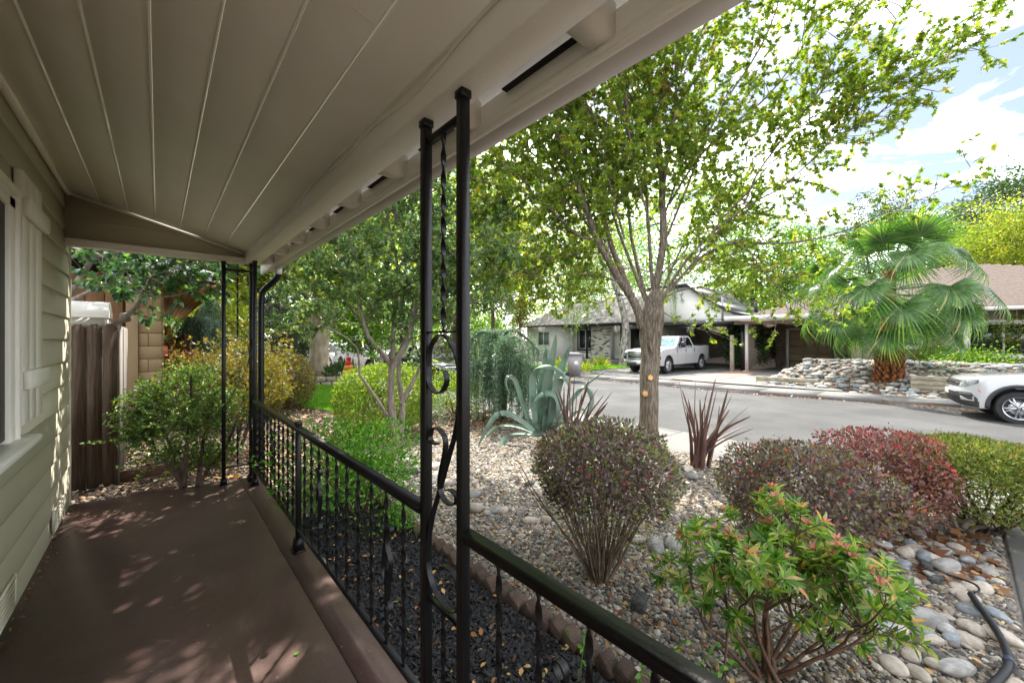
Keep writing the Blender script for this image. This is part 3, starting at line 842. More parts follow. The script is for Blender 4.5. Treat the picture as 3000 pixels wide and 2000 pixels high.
# black downspout at the far corner
nb = NB()
P = smooth_path([(.995,5.02,2.235),(.99,5.03,2.18),(.88,5.12,2.06),(.85,5.14,2.0),(.85,5.14,1.5),(.85,5.14,.3),(.86,5.14,-.05)], 2)
nb.tube(P, .031, 10); mk('downspout', nb, MT['wrought_iron'], smooth=True, label='round black downspout pipe dropping from the gutter at the far porch corner', cat='downspout')

# ---------------------------------------------------------------- garden ground cover
EX = 1.64                                  # brick edging line
r = np.random.default_rng(11)
def field(n, x0, x1, y0, y1, keep):
    P = np.stack([r.uniform(x0, x1, n), r.uniform(y0, y1, n)], 1)
    return P[keep(P[:, 0], P[:, 1])]
def camd(P): return np.hypot(P[:, 0], P[:, 1])
# gravel
P = field(230000, EX + .03, 5.93, -.22, 7.2, lambda x, y: (r.random(len(x)) < np.clip(1.25 - (np.hypot(x, y) - 2) / 6, .22, 1)) & (y < 6.0 + .5 * np.sin(x * 2)))
n = len(P); d = camd(P)
sz = np.clip(r.lognormal(math.log(.0165), .42, n), .007, .05) * np.clip(.75 + d / 8, .9, 1.35)
Z = np.array([gz(x, 0) for x in P[:, 0]]) - .008 + r.uniform(-.004, .006, n)
Sc = np.stack([sz * r.uniform(.9, 1.4, n), sz * r.uniform(.75, 1.1, n), sz * r.uniform(.5, .8, n)], 1)
R = np.stack([r.normal(0, .35, n), r.normal(0, .35, n), r.uniform(0, 6.28, n)], 1)
scatter_gn('gravel', np.column_stack([P, Z]), R, Sc, MT['pebbles'], 'ico', 2, 'mixed grey, white and tan pebble gravel covering the front garden', 'gravel')
nb = NB(); nb.add([(EX, -.25, gz(EX, 0) - .012), (1.7, -.25, ZM - .012), (1.7, 6.3, ZM - .012), (EX, 6.3, gz(EX, 0) - .012), (5.945, -.25, ZG - .012), (5.945, 6.3, ZG - .012)], [(0, 1, 2, 3), (1, 4, 5, 2)])
mk('gravel_ground', nb, MT['gravel_bed'], kind='structure')
# black mulch strip
P = field(26000, FX + .005, EX - .05, -1.6, 4.6, lambda x, y: (y < 4.2 + .3 * np.sin(x * 5)) )
n = len(P)
Sc = np.stack([r.uniform(.02, .075, n), r.uniform(.006, .018, n), r.uniform(.004, .010, n)], 1)
R = np.stack([r.normal(0, .3, n), r.normal(0, .35, n), r.uniform(0, 6.28, n)], 1)
scatter_gn('black_mulch', np.column_stack([P, ZM - .012 + r.uniform(0, .022, n)]), R, Sc, MT['mulch_chips'], 'cube', 1, 'shredded black bark mulch in the bed beside the porch', 'mulch')
nb = NB(); nb.add([(FX - .01, -1.6, ZM - .013), (EX, -1.6, ZM - .013), (EX, 4.4, ZM - .013), (FX - .01, 4.4, ZM - .013)], [(0, 1, 2, 3)])
mk('mulch_bed', nb, MT['plastic_dark'], kind='structure')
# brown bark and leaf litter beyond the gravel
P = field(60000, -.7, 6.0, 4.3, 13, lambda x, y: ((y > 6.0) | ((x < 1.7) & (y > 4.4)) | ((y > 5.3) & (x < EX))) & (~((x < FX + .02) & (y < 5.42))) & (r.random(len(x)) < np.clip(1.5 - (y - 4) / 8, .3, 1)))
n = len(P)
Sc = np.stack([r.uniform(.02, .07, n), r.uniform(.012, .035, n), r.uniform(.004, .012, n)], 1)
R = np.stack([r.normal(0, .35, n), r.normal(0, .35, n), r.uniform(0, 6.28, n)], 1)
Z = np.array([gz(x, 0) for x in P[:, 0]]) - .014 + r.uniform(0, .02, n)
scatter_gn('bark_litter', np.column_stack([P, Z]), R, Sc, MT['litter_chips'], 'cube', 1, 'brown bark chips and dry litter under the far shrubs', 'bark litter')
# fallen leaves
def fallen(name, P, size, material, label, tpl='maple', lift=.012):
    n = len(P); nb = NB()
    Z = np.array([gz(x, 0) for x in P[:, 0]]) + lift + r.uniform(0, .012, n)
    A = np.column_stack([r.normal(size=n), r.normal(size=n), r.normal(0, .25, n)])
    N = np.column_stack([r.normal(0, .3, n), r.normal(0, .3, n), np.ones(n)])
    leaves(nb, np.column_stack([P, Z]), A, N, r.uniform(*size, n), tpl)
    return mk(name, nb, MT[material], kind='stuff', label=label, cat='fallen leaves')
P = field(3600, FX, 5.9, -.2, 7, lambda x, y: np.ones(len(x), bool))
fallen('fallen_leaves', P, (.018, .05), 'leaf_litter', 'small dry yellow and tan leaves strewn over gravel and mulch', 'oval')
P = field(1700, -.6, 6, 5.3, 12, lambda x, y: ~((x < FX + .02) & (y < 5.42)))
fallen('leaf_litter', P, (.04, .09), 'leaf_litter', 'dry orange and tan leaf litter beyond the porch end')
P = field(90, 4.0, 5.4, -.2, .6, lambda x, y: np.ones(len(x), bool))
fallen('brown_oak_leaves', P, (.07, .14), 'leaf_brown', 'curled brown leaves between the cobbles near the walk')
# single large leaves one can point at
for (px, py, s, a, lab, mt) in ((1770, 1845, .15, 1.2, 'large tan maple leaf lying on the gravel behind the near railing', 'dead_leaf_tan'),):
    p = GP(px, py, ZM + .02); nb = NB()
    leaves(nb, [p], [(math.cos(a), math.sin(a), .1)], [(0.1, -.35, 1)], [s], 'maple')
    mk('dry_maple_leaf', nb, MT[mt], label=lab, cat='leaf', base=p)
for (px, py, s, lab) in ((784, 1547, .045, 'small green leaf lying on the brown porch floor near the newel'), (866, 1917, .03, 'tiny green leaf on the porch floor close to the railing')):
    p = GP(px, py, .006); nb = NB()
    leaves(nb, [p], [(.6, .8, 0.0)], [(0.0, .2, 1)], [s], 'maple')
    mk('green_leaf', nb, MT['leaf_lime'], label=lab, cat='leaf', base=p)

P = np.concatenate([np.column_stack([far_kerb(0) * 0 + 14.93 - r.exponential(.10, 420), r.uniform(3.5, 20, 420)]), np.column_stack([np.zeros(300), r.uniform(-3, 5, 300)])])
P[420:, 0] = [far_kerb(y) - .06 - r.exponential(.10) for y in P[420:, 1]]
nb = NB(); n = len(P); leaves(nb, np.column_stack([P, np.full(n, ZS + .012)]), np.column_stack([r.normal(size=n), r.normal(size=n), r.normal(0, .3, n)]), np.column_stack([r.normal(0, .4, n), r.normal(0, .4, n), np.ones(n)]), r.uniform(.05, .12, n), 'oval')
mk('gutter_leaves', nb, MT['leaf_brown'], kind='stuff', label='brown leaves gathered along the far kerb', cat='fallen leaves')
n = 260; y = r.uniform(1.2, 5.3, n); P = np.column_stack([-.585 + r.exponential(.016, n), y, np.full(n, .004)])
nb = NB(); leaves(nb, P, np.column_stack([r.normal(size=n), r.normal(size=n), r.normal(0, .3, n)]), np.column_stack([r.normal(0, .5, n), r.normal(0, .5, n), np.ones(n)]), r.uniform(.008, .026, n), 'oval')
mk('porch_debris', nb, MT['leaf_brown'], kind='stuff', label='dark bits of dry leaf along the foot of the house wall', cat='debris')
n = 60; P = np.column_stack([r.uniform(-.5, .8, n), r.uniform(1, 5.1, n), np.full(n, .004)])
nb = NB(); leaves(nb, P, np.column_stack([r.normal(size=n), r.normal(size=n), r.normal(0, .2, n)]), np.column_stack([r.normal(0, .3, n), r.normal(0, .3, n), np.ones(n)]), r.uniform(.006, .018, n), 'oval')
mk('porch_crumbs', nb, MT['leaf_litter'], kind='stuff', label='tiny leaf crumbs scattered on the porch floor', cat='debris')
# brick edging: each brick leans on the next
edge = thing('brick_edging', (EX, 1.5, ZM), 'row of leaning weathered bricks edging the black mulch', 'garden edging')
bm = NB().cbox((0, 0, 0), (.085, .105, .14), .007).mesh('brick'); bm.materials.append(MT['edging_brick'])
rr = random.Random(4); y = -1.4
while y < 4.5:
    M = Matrix.Translation(Vector((EX + .03 * math.sin(y * 1.7) + rr.uniform(-.01, .01), y - 1.5 + 1.5, ZM - .004)) - Vector((EX, 1.5, ZM)))
    M = M @ Matrix.Rotation(rr.uniform(-.12, .12), 4, 'Z') @ Matrix.Rotation(.55 + rr.uniform(-.16, .16), 4, 'X')
    inst('brick', bm, edge, M); y += rr.uniform(.098, .118)

# ---------------------------------------------------------------- stones
def stone_mesh(seed, mt, rough=.16, ang=False):
    q = np.random.default_rng(seed)
    nb = NB()
    # a subdivided cube pushed to a sphere
    k = 6; V = []; F = []
    for ax in range(3):
        for sg in (-1, 1):
            o = len(V)
            for i in range(k + 1):
                for j in range(k + 1):
                    p = [0, 0, 0]; p[ax] = sg; p[(ax + 1) % 3] = 2 * i / k - 1; p[(ax + 2) % 3] = 2 * j / k - 1
                    V.append(p)
            for i in range(k):
                for j in range(k):
                    a = o + i * (k + 1) + j; f = (a, a + k + 1, a + k + 2, a + 1)
                    F.append(f if sg > 0 else f[::-1])
    V = np.array(V, float); D = unit(V)
    if ang: V = unit(V) * .6 + np.clip(V, -.8, .8) * .42
    else: V = D
    V = V * lumps(q, D, rough, 6, 2.2)[:, None] * .5
    nb.add(V, F)
    me = nb.mesh('river_stone'); me.materials.append(MT[mt]); me.shade_smooth()
    return me
SM = {'g': [stone_mesh(i, 'stone_grey') for i in range(4)], 'b': [stone_mesh(i + 9, 'stone_blue') for i in range(3)],
      't': [stone_mesh(i + 20, 'stone_tan') for i in range(4)], 'k': [stone_mesh(i + 30, 'stone_dark', .22, True) for i in range(2)]}
def stone(x, y, z, sx, sy, sz, rz, kind, lab, group=None, name='river_stone', tilt=(0, 0), cat='stone'):
    me = rr.choice(SM[kind])
    M = Matrix.Translation((x, y, z)) @ Matrix.Rotation(rz, 4, 'Z') @ Matrix.Rotation(tilt[0], 4, 'X') @ Matrix.Rotation(tilt[1], 4, 'Y') @ Matrix.Diagonal((sx, sy, sz, 1))
    return inst(name, me, None, M, label=lab, cat=cat, group=group)
# single large stones, by the pixel of their foot
big = [
 (2705,1830,.34,.15,.15,'g','largest smooth grey boulder lying in the cobble bed, long and tilted', -.95),
 (2770,1672,.30,.17,.13,'g','long smooth grey stone above the hose in the cobble bed', -.55),
 (2665,1600,.15,.12,.09,'b','rounded blue-grey stone at the upper left of the cobble bed', .2),
 (2710,1640,.22,.12,.10,'b','greenish blue flat rock just above the angular dark rock', -.1),
 (2715,1668,.15,.10,.10,'k','angular dark rock beside the long grey stone', .1),
 (2740,1705,.15,.09,.08,'k','dark rough rock below the angular one', -.3),
 (2765,1620,.20,.10,.07,'g','low grey stone at the top of the cobble bed', -.5),
 (2805,1725,.13,.10,.07,'t','pinkish speckled tan cobble beside the hose bend', 0),
 (2870,1705,.09,.08,.07,'b','small dark rounded stone right of the hose bend', 0),
 (2833,1645,.14,.09,.07,'b','blue-grey speckled stone near the walk edge', -.3),
 (2770,1850,.16,.12,.08,'g','grey cobble just right of the largest boulder', -.4),
 (2855,1850,.13,.11,.08,'t','speckled tan cobble in the middle of the bed beside the hose', 0),
 (2800,1965,.22,.11,.08,'g','grey-brown oval stone at the bottom of the cobble bed', -.6),
 (2710,1862,.15,.09,.07,'b','flat blue stone under the largest boulder', -.4),
 (2560,1830,.13,.10,.07,'t','tan cobble peeking out under the right side of the red-tipped shrub', 0),
 (1925,1610,.17,.12,.13,'g','grey dark boulder between purple shrub and red-tipped shrub', .3),
 (1975,1605,.13,.11,.12,'g','grey cracked boulder touching the red-tipped shrub', 0),
 (1870,1585,.14,.10,.07,'t','low tan stone behind the grey boulder by the purple shrub', -.3),
 (1395,1495,.15,.12,.10,'t','rounded tan stone nearest the double post on the gravel', 0),
 (1450,1500,.15,.10,.07,'g','flat greyish stone in the row behind the railing', -.3),
 (1475,1500,.12,.09,.08,'t','tan stone beside the flat greyish one behind the railing', .3),
 (1555,1530,.15,.11,.07,'t','pale grey-white stone left of the purple shrub', -.2),
 (1600,1528,.10,.09,.08,'t','small tan stone touching the purple shrub on its left', 0),
 (1576,1560,.09,.08,.10,'t','upright tan cobble in front of the pale stone row', 0),
 (1440,1518,.06,.06,.05,'b','small blue-grey stone in the row behind the railing', 0),
 (1462,1522,.06,.05,.05,'b','smallest blue pebble at the front of the stone row', 0),
 (1425,1508,.08,.07,.06,'t','small round tan stone beside the nearest tan one', 0),
 (1520,1508,.07,.06,.05,'b','dark grey stone between the tan stones and the pale one', 0),
 (1552,1420,.17,.08,.05,'k','dark flat slab on the gravel left of the purple shrub', .1),
 (1190,1360,.20,.17,.14,'t','rounded tan boulder at the foot of the grey-stemmed tree', 0),
 (1205,1385,.24,.16,.06,'k','flat dark slab in front of the grey-stemmed tree', -.4),
 (1275,1370,.20,.15,.09,'t','tan stone behind the double post, middle of the far row', 0),
 (1290,1400,.22,.17,.13,'t','largest tan stone seen between the two bars of the double post', 0),
 (1265,1415,.16,.12,.08,'g','grey stone low between the bars of the double post', 0),
 (1310,1420,.19,.14,.10,'t','tan stone touching the right bar of the double post', 0),
 (1380,1455,.24,.14,.07,'g','long grey stone just right of the double post', -.3),
 (1365,1440,.14,.10,.06,'t','small tan stone half hidden behind the double post', 0),
 (1985,1390,.2,.13,.10,'b','rounded blue stone behind the purple shrub, beside the flax', 0),
 (2010,1380,.24,.15,.10,'t','tan stone at the back beside the bronze flax', -.3),
 (2030,1402,.16,.12,.09,'g','grey stone below the bronze flax', 0),
 (2005,1425,.16,.13,.08,'t','pinkish stone nearest the purple shrub on its right', 0),
 (1872,1775,.15,.12,.11,'k','rough dark lava rock standing behind the near railing', .4),
]
for (px, py, sx, sy, sz, kd, lab, rz) in big:
    z = -.15; p = GP(px, py, z); z = gz(p[0], p[1]); p = GP(px, py, z)
    if px > 2500: sx, sy, sz = sx * .8, sy * .8, sz * .8
    stone(p[0], p[1], z + sz * .25, sx, sy, sz, rz , kd, lab, tilt=(rr.uniform(-.1, .1), rr.uniform(-.1, .1)))
# the rest of the cobbles
k = 0
while k < 85:
    y = rr.uniform(-.18, .62); x = rr.uniform(2.3, 5.2)
    if y > .35 + .1 * (x - 3) and rr.random() < .7: continue
    s = rr.uniform(.045, .115)
    stone(x, y, gz(x, y) + s * .12, s * rr.uniform(1.1, 1.7), s, s * rr.uniform(.5, .75), rr.uniform(0, 3.1), rr.choice('gbttt'), 'rounded river cobble in the stone bed along the concrete walk', 'cobbles in the stone bed', tilt=(rr.uniform(-.2, .2), rr.uniform(-.2, .2)))
    k += 1
# hose
P = [GP(px, py, zz) for px, py, zz in ((2770,1680,-.10),(2820,1695,-.10),(2862,1712,-.10),(2872,1728,-.10),(2855,1735,-.10))]
P2 = [GP(px, py, -.10) for px, py in ((2845,1740),(2865,1770),(2900,1815),(2935,1870),(2955,1915),(2955,1955),(2925,1990),(2880,2030))]
nb = NB(); nb.tube(smooth_path(P, 2), .006, 6); nb.tube(smooth_path(P2, 2), .018, 8)
hose = mk('irrigation_hose', nb, MT['black_pipe'], smooth=True, label='thick black irrigation hose curving over the cobbles beside the walk', cat='hose')
q = smooth_path(P2, 2); nb = NB(); nb.tube(q[19:21], .021, 8); mk('hose_clamp', nb, MT['plastic_navy'], hose)
# timber edging boards beyond the porch end
a, b = GP(322, 1402, -.06), GP(640, 1348, -.06)
d = unit(b - a); nb = NB(); nb.cbox(((a + b) / 2), (np.linalg.norm(b - a), .03, .13), .006, M=rot('Z', math.atan2(d[1], d[0])))
mk('timber_edging', nb, MT['timber_edging'], label='reddish brown timber edging board behind the shrub at the porch end', cat='garden edging')
a, b = np.array((-.2, 5.345, -.03)), np.array((.12, 5.285, -.03))
d = unit(b - a); nb = NB(); nb.cbox((a + b) / 2, (np.linalg.norm(b - a), .025, .10), .004, M=rot('Z', math.atan2(d[1], d[0])))
mk('form_board', nb, MT['timber_edging'], label='short reddish board against the far edge of the porch floor', cat='garden edging')

# ---------------------------------------------------------------- shrubs
def stems(nb, q, base, n, h, spread, r0, top=None, sides=4, kids=2):
    """bare stems fanning out of the ground; returns their tips"""
    tips = []
    for i in range(n):
        a = q.uniform(0, 6.28); s = spread * math.sqrt(q.uniform(0.02, 1))
        p0 = base + np.array((math.cos(a), math.sin(a), 0)) * s * .16
        d = np.array((math.cos(a) * s, math.sin(a) * s, h))
        P = wander(q, p0, d, np.linalg.norm(d), 6, .09)
        nb.tube(P, np.linspace(r0 * q.uniform(.6, 1.2), r0 * .3, 7), sides, cap=False)
        tips.append(P[-1])
        for _ in range(kids):
            j = q.integers(2, 6); e = wander(q, P[j], d / np.linalg.norm(d) + q.normal(size=3) * .45, h * q.uniform(.25, .45), 4, .12)
            nb.tube(e, np.linspace(r0 * .4, r0 * .12, 5), 3, cap=False); tips.append(e[-1])
    return np.array(tips)
def blob(q, n, c, rad, amp=.12, shell=.45, f=3.0, zlo=-1.0, ztop=1.0):
    """points filling the outer part of a lumpy ellipsoid, and their outward directions"""
    D = rdir(q, int(n * 2.2)); D = D[(D[:, 2] > zlo) & (D[:, 2] < ztop + 1e-6)][:n]
    R = lumps(np.random.default_rng(int(c[0] * 97 + c[1] * 31) % 9999), D, amp, 9, f) * lumps(np.random.default_rng(5), D, amp * .55, 9, f * 3.2) * (1 - shell * q.random(len(D)) ** 1.6)
    return np.array(c) + D * R[:, None] * np.array(rad), D
def shrub(name, base, c, rad, n, size, tpl, lm, label, seed, st=(14, .012), bark='twig_brown', amp=.12, shell=.45, zlo=-.75, flat=None, extra=None, clump=0, up=.25, cat='shrub'):
    q = np.random.default_rng(seed)
    th = thing(name, base, label, cat)
    c = np.array(c, float); base = np.array(base, float)
    nb = NB(); stems(nb, q, base, st[0], c[2] + rad[2] * .35 - base[2], max(rad[:2]) * .85, st[1]); mk('stems', nb, MT[bark], th)
    P, D = blob(q, n, c, rad, amp, shell, zlo=zlo)
    if flat is not None:
        hi = P[:, 2] > flat; P[hi, 2] = flat + (P[hi, 2] - flat) * .25
    m = len(P)
    A = D * .8 + q.normal(size=(m, 3)) * .7 + np.array((0, 0, up)); N = D + q.normal(size=(m, 3)) * .6
    P += q.normal(size=(m, 3)) * np.array(rad) * .05 * (q.random((m, 1)) < .25)
    nb = NB(); leaves(nb, P, A, N, q.uniform(size[0], size[1], m), tpl); mk('foliage', nb, MT[lm], th)
    if extra:
        for (nm, nn, lm2, sz, tp, zl) in extra:
            P, D = blob(q, nn, c, np.array(rad) * 1.03, amp, .12, zlo=zl)
            if flat is not None:
                hi = P[:, 2] > flat; P[hi, 2] = flat + (P[hi, 2] - flat) * .25
            m = len(P); A = D + q.normal(size=(m, 3)) * .5 + np.array((0, 0, .5))
            nb = NB(); leaves(nb, P, A, D + q.normal(size=(m, 3)) * .5, q.uniform(sz[0], sz[1], m), tp); mk(nm, nb, MT[lm2], th)
    return th
def at(px, py_base, zg=None):
    z = -.15; p = GP(px, py_base, z); z = gz(p[0], p[1]); return GP(px, py_base, z)
# purple clipped shrub in the middle
b = at(1760, 1690)
shrub('purple_shrub', b, b + (.02, .0, .70), (.50, .47, .42), 8200, (.02, .045), 'diamond', 'leaf_purple', 'round clipped purple shrub with many bare stems, nearest the railing', 21, st=(60, .008), bark='twig_grey', amp=.15, shell=.66, zlo=-.6, flat=b[2] + 1.0, extra=[('red_tips', 150, 'leaf_redtip', (.015, .035), 'diamond', .15), ('lower_leaves', 2600, 'leaf_box', (.012, .028), 'diamond', -.98), ('shoots', 420, 'leaf_purple', (.025, .05), 'diamond', -.3)])
b = at(2320, 1575)
shrub('purple_shrub', b, b + (0, 0, .42), (.62, .58, .46), 10000, (.02, .05), 'diamond', 'leaf_purple', 'wide purple shrub behind the red-tipped shrub, right of the bronze flax', 22, st=(40, .01), bark='twig_grey', amp=.16, shell=.55, flat=b[2] + .70, extra=[('lower_leaves', 2600, 'leaf_boxdry', (.015, .035), 'diamond', -.9), ('red_tips', 200, 'leaf_redtip', (.02, .045), 'diamond', .1)])
b = at(2590, 1540)
shrub('red_shrub', b, b + (0, 0, .46), (.58, .56, .42), 8500, (.02, .046), 'diamond', 'leaf_red', 'reddest of the clipped shrubs, between the purple and the green one', 23, st=(46, .011), bark='twig_brown', amp=.14, shell=.62, zlo=-.7, flat=b[2] + .75, extra=[('red_tips', 300, 'leaf_redtip', (.02, .045), 'diamond', .2)])
b = at(2880, 1550)
sh4 = shrub('rosemary_shrub', b, b + (.02, .05, .50), (.68, .52, .34), 14500, (.03, .055), 'lance', 'leaf_rosemary', 'clipped green needle-leaved shrub at the right edge by the walk', 24, st=(22, .016), bark='bark_dark', amp=.14, shell=.6, zlo=-.6, flat=b[2] + .74, extra=[('dry_foliage', 2500, 'leaf_boxdry', (.02, .05), 'lance', -.95)])
q = np.random.default_rng(5); nb = NB()
for (px0, py0, px1, py1, rr0) in ((2800,1545,2765,1490,.022),(2815,1545,2860,1480,.03),(2830,1560,2880,1525,.018),(2745,1520,2720,1480,.010),(2790,1540,2740,1500,.012)):
    p0, p1 = PX(px0, py0, 3.45), PX(px1, py1, 3.45); P = wander(q, p0, p1 - p0, np.linalg.norm(p1 - p0) * 1.15, 6, .2); nb.tube(P, np.linspace(rr0, rr0 * .55, 7), 6)
mk('gnarled_trunk', nb, MT['bark_grey'], sh4, smooth=True)

# pieris: whorls of glossy leaves on branching stems, coral young growth on top
b = at(2250, 1985)
q = np.random.default_rng(31)
pier = thing('pieris_shrub', b, 'glossy green shrub with coral red new tips, nearest the railing at right', 'shrub')
nb = NB(); tips = []
c = b + np.array((.05, .05, .52))
def branch(p, d, L, rad, lv):
    P = wander(q, p, d, L, 5, .10, .06)
    nb.tube(P, np.linspace(rad, rad * .55, 6), 5, cap=False)
    if lv == 0: tips.append((P[-1], unit(P[-1] - P[-2]))); return
    for _ in range(q.integers(2, 4)):
        branch(P[-1], unit(P[-1] - P[-2]) + q.normal(size=3) * .55 + np.array((0, 0, .12)), L * q.uniform(.55, .85), rad * .6, lv - 1)
    if lv > 1 and q.random() < .6: branch(P[3], d + q.normal(size=3) * .6, L * .6, rad * .5, lv - 1)
RT = c2w(1, 0, 0)
for (dx, dz) in ((-.55, 1), (-.25, 1.0), (0, 1.1), (.3, 1.0), (.7, .75), (.9, .5), (-.1, .9), (.45, .7), (-.75, .65), (.1, .8)):
    d = RT * dx + np.array((0, 0, dz)) + q.normal(size=3) * .2
    branch(b + q.normal(size=3) * .03 * np.array((1, 1, 0)), d, .30, .013, 3)
mk('stems', nb, MT['twig_red'], pier)
tp = np.array([t[0] for t in tips]); td = np.array([t[1] for t in tips])
keep = np.linalg.norm((tp - c) / np.array((.56, .56, .50)), axis=1) < 1.25
tp, td = tp[keep], td[keep]
nb = NB(); nc = NB()
for p, d in zip(tp, td):
    for lay in range(1, 3):
        m = q.integers(7, 11); a = np.arange(m) * 6.28 / m + q.uniform(0, 6)
        u = unit(np.cross(d, (0.3, .2, .9))); w = np.cross(d, u)
        O = np.cos(a)[:, None] * u + np.sin(a)[:, None] * w
        A = O + d * (.15 + .28 * lay) + q.normal(size=(m, 3)) * .15
        leaves(nb, np.repeat((p - d * .03 * (2 - lay))[None], m, 0), A, np.repeat(d[None], m, 0) + np.array((0,0,.4)) + q.normal(size=(m, 3)) * .2, q.uniform(.042, .075, m), 'lance')
    if (p[2] > c[2] + .10 and q.random() < .5):
        m = 8; a = np.arange(m) * .785; u = unit(np.cross(d, (0.3, .2, .9))); w = np.cross(d, u)
        A = np.cos(a)[:, None] * u + np.sin(a)[:, None] * w + d * 1.0
        leaves(nc, np.repeat((p + d * .012)[None], m, 0), A, np.repeat(d[None], m, 0), q.uniform(.022, .048, m), 'lance')
mk('foliage', nb, MT['leaf_pieris'], pier); mk('new_growth', nc, MT['leaf_coral'], pier)

# eucalyptus-like seedling with round leaves at the bottom edge
b = at(1890, 2060); q = np.random.default_rng(8)
sd = thing('round_leaf_seedlings', b, 'loose clump of pale round-leaved seedlings on the gravel behind the near railing', 'plant')
nb, nl = NB(), NB(); LP, LA = [], []
for (px, py) in ((1880,1850),(1940,1860),(1960,1900),(1830,1920),(2000,1930),(1905,1890),(1985,1970),(1860,1960),(2060,1940),(2020,1990)):
    t = PX(px, py, 1.75 + q.uniform(-.15, .15)); P = wander(q, b + q.normal(size=3) * (.12, .12, 0), t - b, np.linalg.norm(t - b), 6, .08); nb.tube(P, .0025, 4)
    for k in range(2, 7):
        for sg in (-1, 1): LP.append(P[k]); LA.append(q.normal(size=3) * (1, 1, .4) * sg)
mk('stems', nb, MT['leaf_lime'], sd)
m = len(LP); leaves(nl, LP, LA, q.normal(size=(m, 3)) * .5 + (0, 0, 1), q.uniform(.025, .045, m), 'oval'); mk('foliage', nl, MT['leaf_lime'], sd)

# lime green shrub behind the railing
b = at(1050, 1500)
shrub('lime_shrub', b, b + (0, 0, .42), (.60, .62, .46), 5600, (.025, .055), 'diamond', 'leaf_lime', 'bright lime green shrub just behind the railing, below the grey-stemmed tree', 41, st=(16, .006), amp=.26, shell=.85, up=.5)
b = at(1175, 1560)
shrub('lime_seedling', b, b + (0, 0, .12), (.16, .16, .16), 260, (.025, .05), 'diamond', 'leaf_lime', 'small lime green sprig on the bricks between railing and double post', 42, st=(5, .004), amp=.2, shell=.8, cat='plant')
# boxwood and hedges beyond
b = GD(1130, 7.0); shrub('boxwood_shrub', b, b + (0, 0, .62), (.88, .85, .62), 9500, (.035, .06), 'spray', 'leaf_box', 'rounded boxwood shrub behind the grey-stemmed tree trunks', 43, st=(20, .015), amp=.06, shell=.3, zlo=-.95)
b = GD(838, 9.6); shrub('clipped_shrub', b, b + (0, 0, .62), (.66, .66, .70), 7000, (.035, .06), 'spray', 'leaf_boxdry', 'half brown clipped shrub left of the lawn patch', 44, st=(20, .012), amp=.06, shell=.4, zlo=-.95)
b = GD(770, 8.2); shrub('yellow_green_shrub', b, b + (0, 0, .62), (.5, .5, .66), 6000, (.035, .06), 'spray', 'leaf_bronze', 'yellow-green shrub directly behind the downspout', 45, st=(14, .012), amp=.1, shell=.4, zlo=-.95)
b = GD(1330, 9.0); shrub('low_green_shrub', b, b + (0, 0, .45), (.7, .6, .55), 5000, (.03, .06), 'diamond', 'leaf_box', 'loose green shrub seen between the bars of the double post', 46, st=(14, .01), amp=.18, shell=.6)
b = GD(1250, 7.6); shrub('grey_shrub', b, b + (0, 0, .3), (.5, .5, .36), 3000, (.03, .05), 'needle', 'leaf_bluecedar', 'low grey-green needle shrub behind the double post', 47, st=(10, .008), amp=.2, shell=.7)

# dark twiggy shrub at the porch end, on two trunks
b = at(560, 1425); q = np.random.default_rng(51)
ds = thing('dark_green_shrub', b, 'dark green small-leaved shrub on two bare trunks at the porch end', 'shrub')
nb = NB(); ends = []
for (x0, pts) in (((540, 1425), ((515,1330),(470,1250),(440,1170))), ((540, 1425), ((545,1330),(560,1200),(560,1100))), ((580, 1422), ((620,1360),(660,1320),(690,1240))), ((580, 1422), ((590,1340),(600,1250),(630,1160))), ((540, 1425), ((500,1370),(455,1320),(430,1240)))):
    P = [PX(x0[0], x0[1], 4.05)] + [PX(px, py, 4.05 + q.uniform(-.1, .5)) for px, py in pts]
    P = smooth_path(P, 2); nb.tube(P, np.linspace(.026, .008, len(P)), 7); ends += list(P[len(P) // 2:])
mk('trunks', nb, MT['bark_dark'], ds, smooth=True)
nb = NB(); LP, LA = [], []
for cx, cy, dd, rx, rz in ((540,1160,4.35,.34,.20),(450,1240,4.2,.30,.18),(600,1250,4.3,.34,.18),(500,1330,4.3,.32,.13),(640,1180,4.6,.26,.18),(560,1100,4.6,.22,.12),(420,1190,4.2,.16,.12),(400,1270,4.1,.14,.14),(440,1150,4.4,.14,.10),(620,1330,4.4,.25,.12),(560,1220,4.3,.36,.2)):
    c = PX(cx, cy, dd)
    for _ in range(120):
        p = c + q.normal(size=3) * (rx * .5, rx * .5, rz * .5); d = unit(p - c + q.normal(size=3) * .1 + (0, 0, .06))
        tw = wander(q, p - d * .09, d, .16, 4, .15)
        for k in range(1, 5):
            for _ in range(3): LP.append(tw[k]); LA.append(d * .6 + q.normal(size=3) * .7)
        leafless = nb.tube(tw, .0015, 3, cap=False)
mk('twigs', nb, MT['twig_brown'], ds)
nb = NB(); m = len(LP); leaves(nb, LP, LA, q.normal(size=(m, 3)) + (0, 0, 1.2), q.uniform(.022, .045, m), 'diamond'); mk('foliage', nb, MT['leaf_dkshrub'], ds)
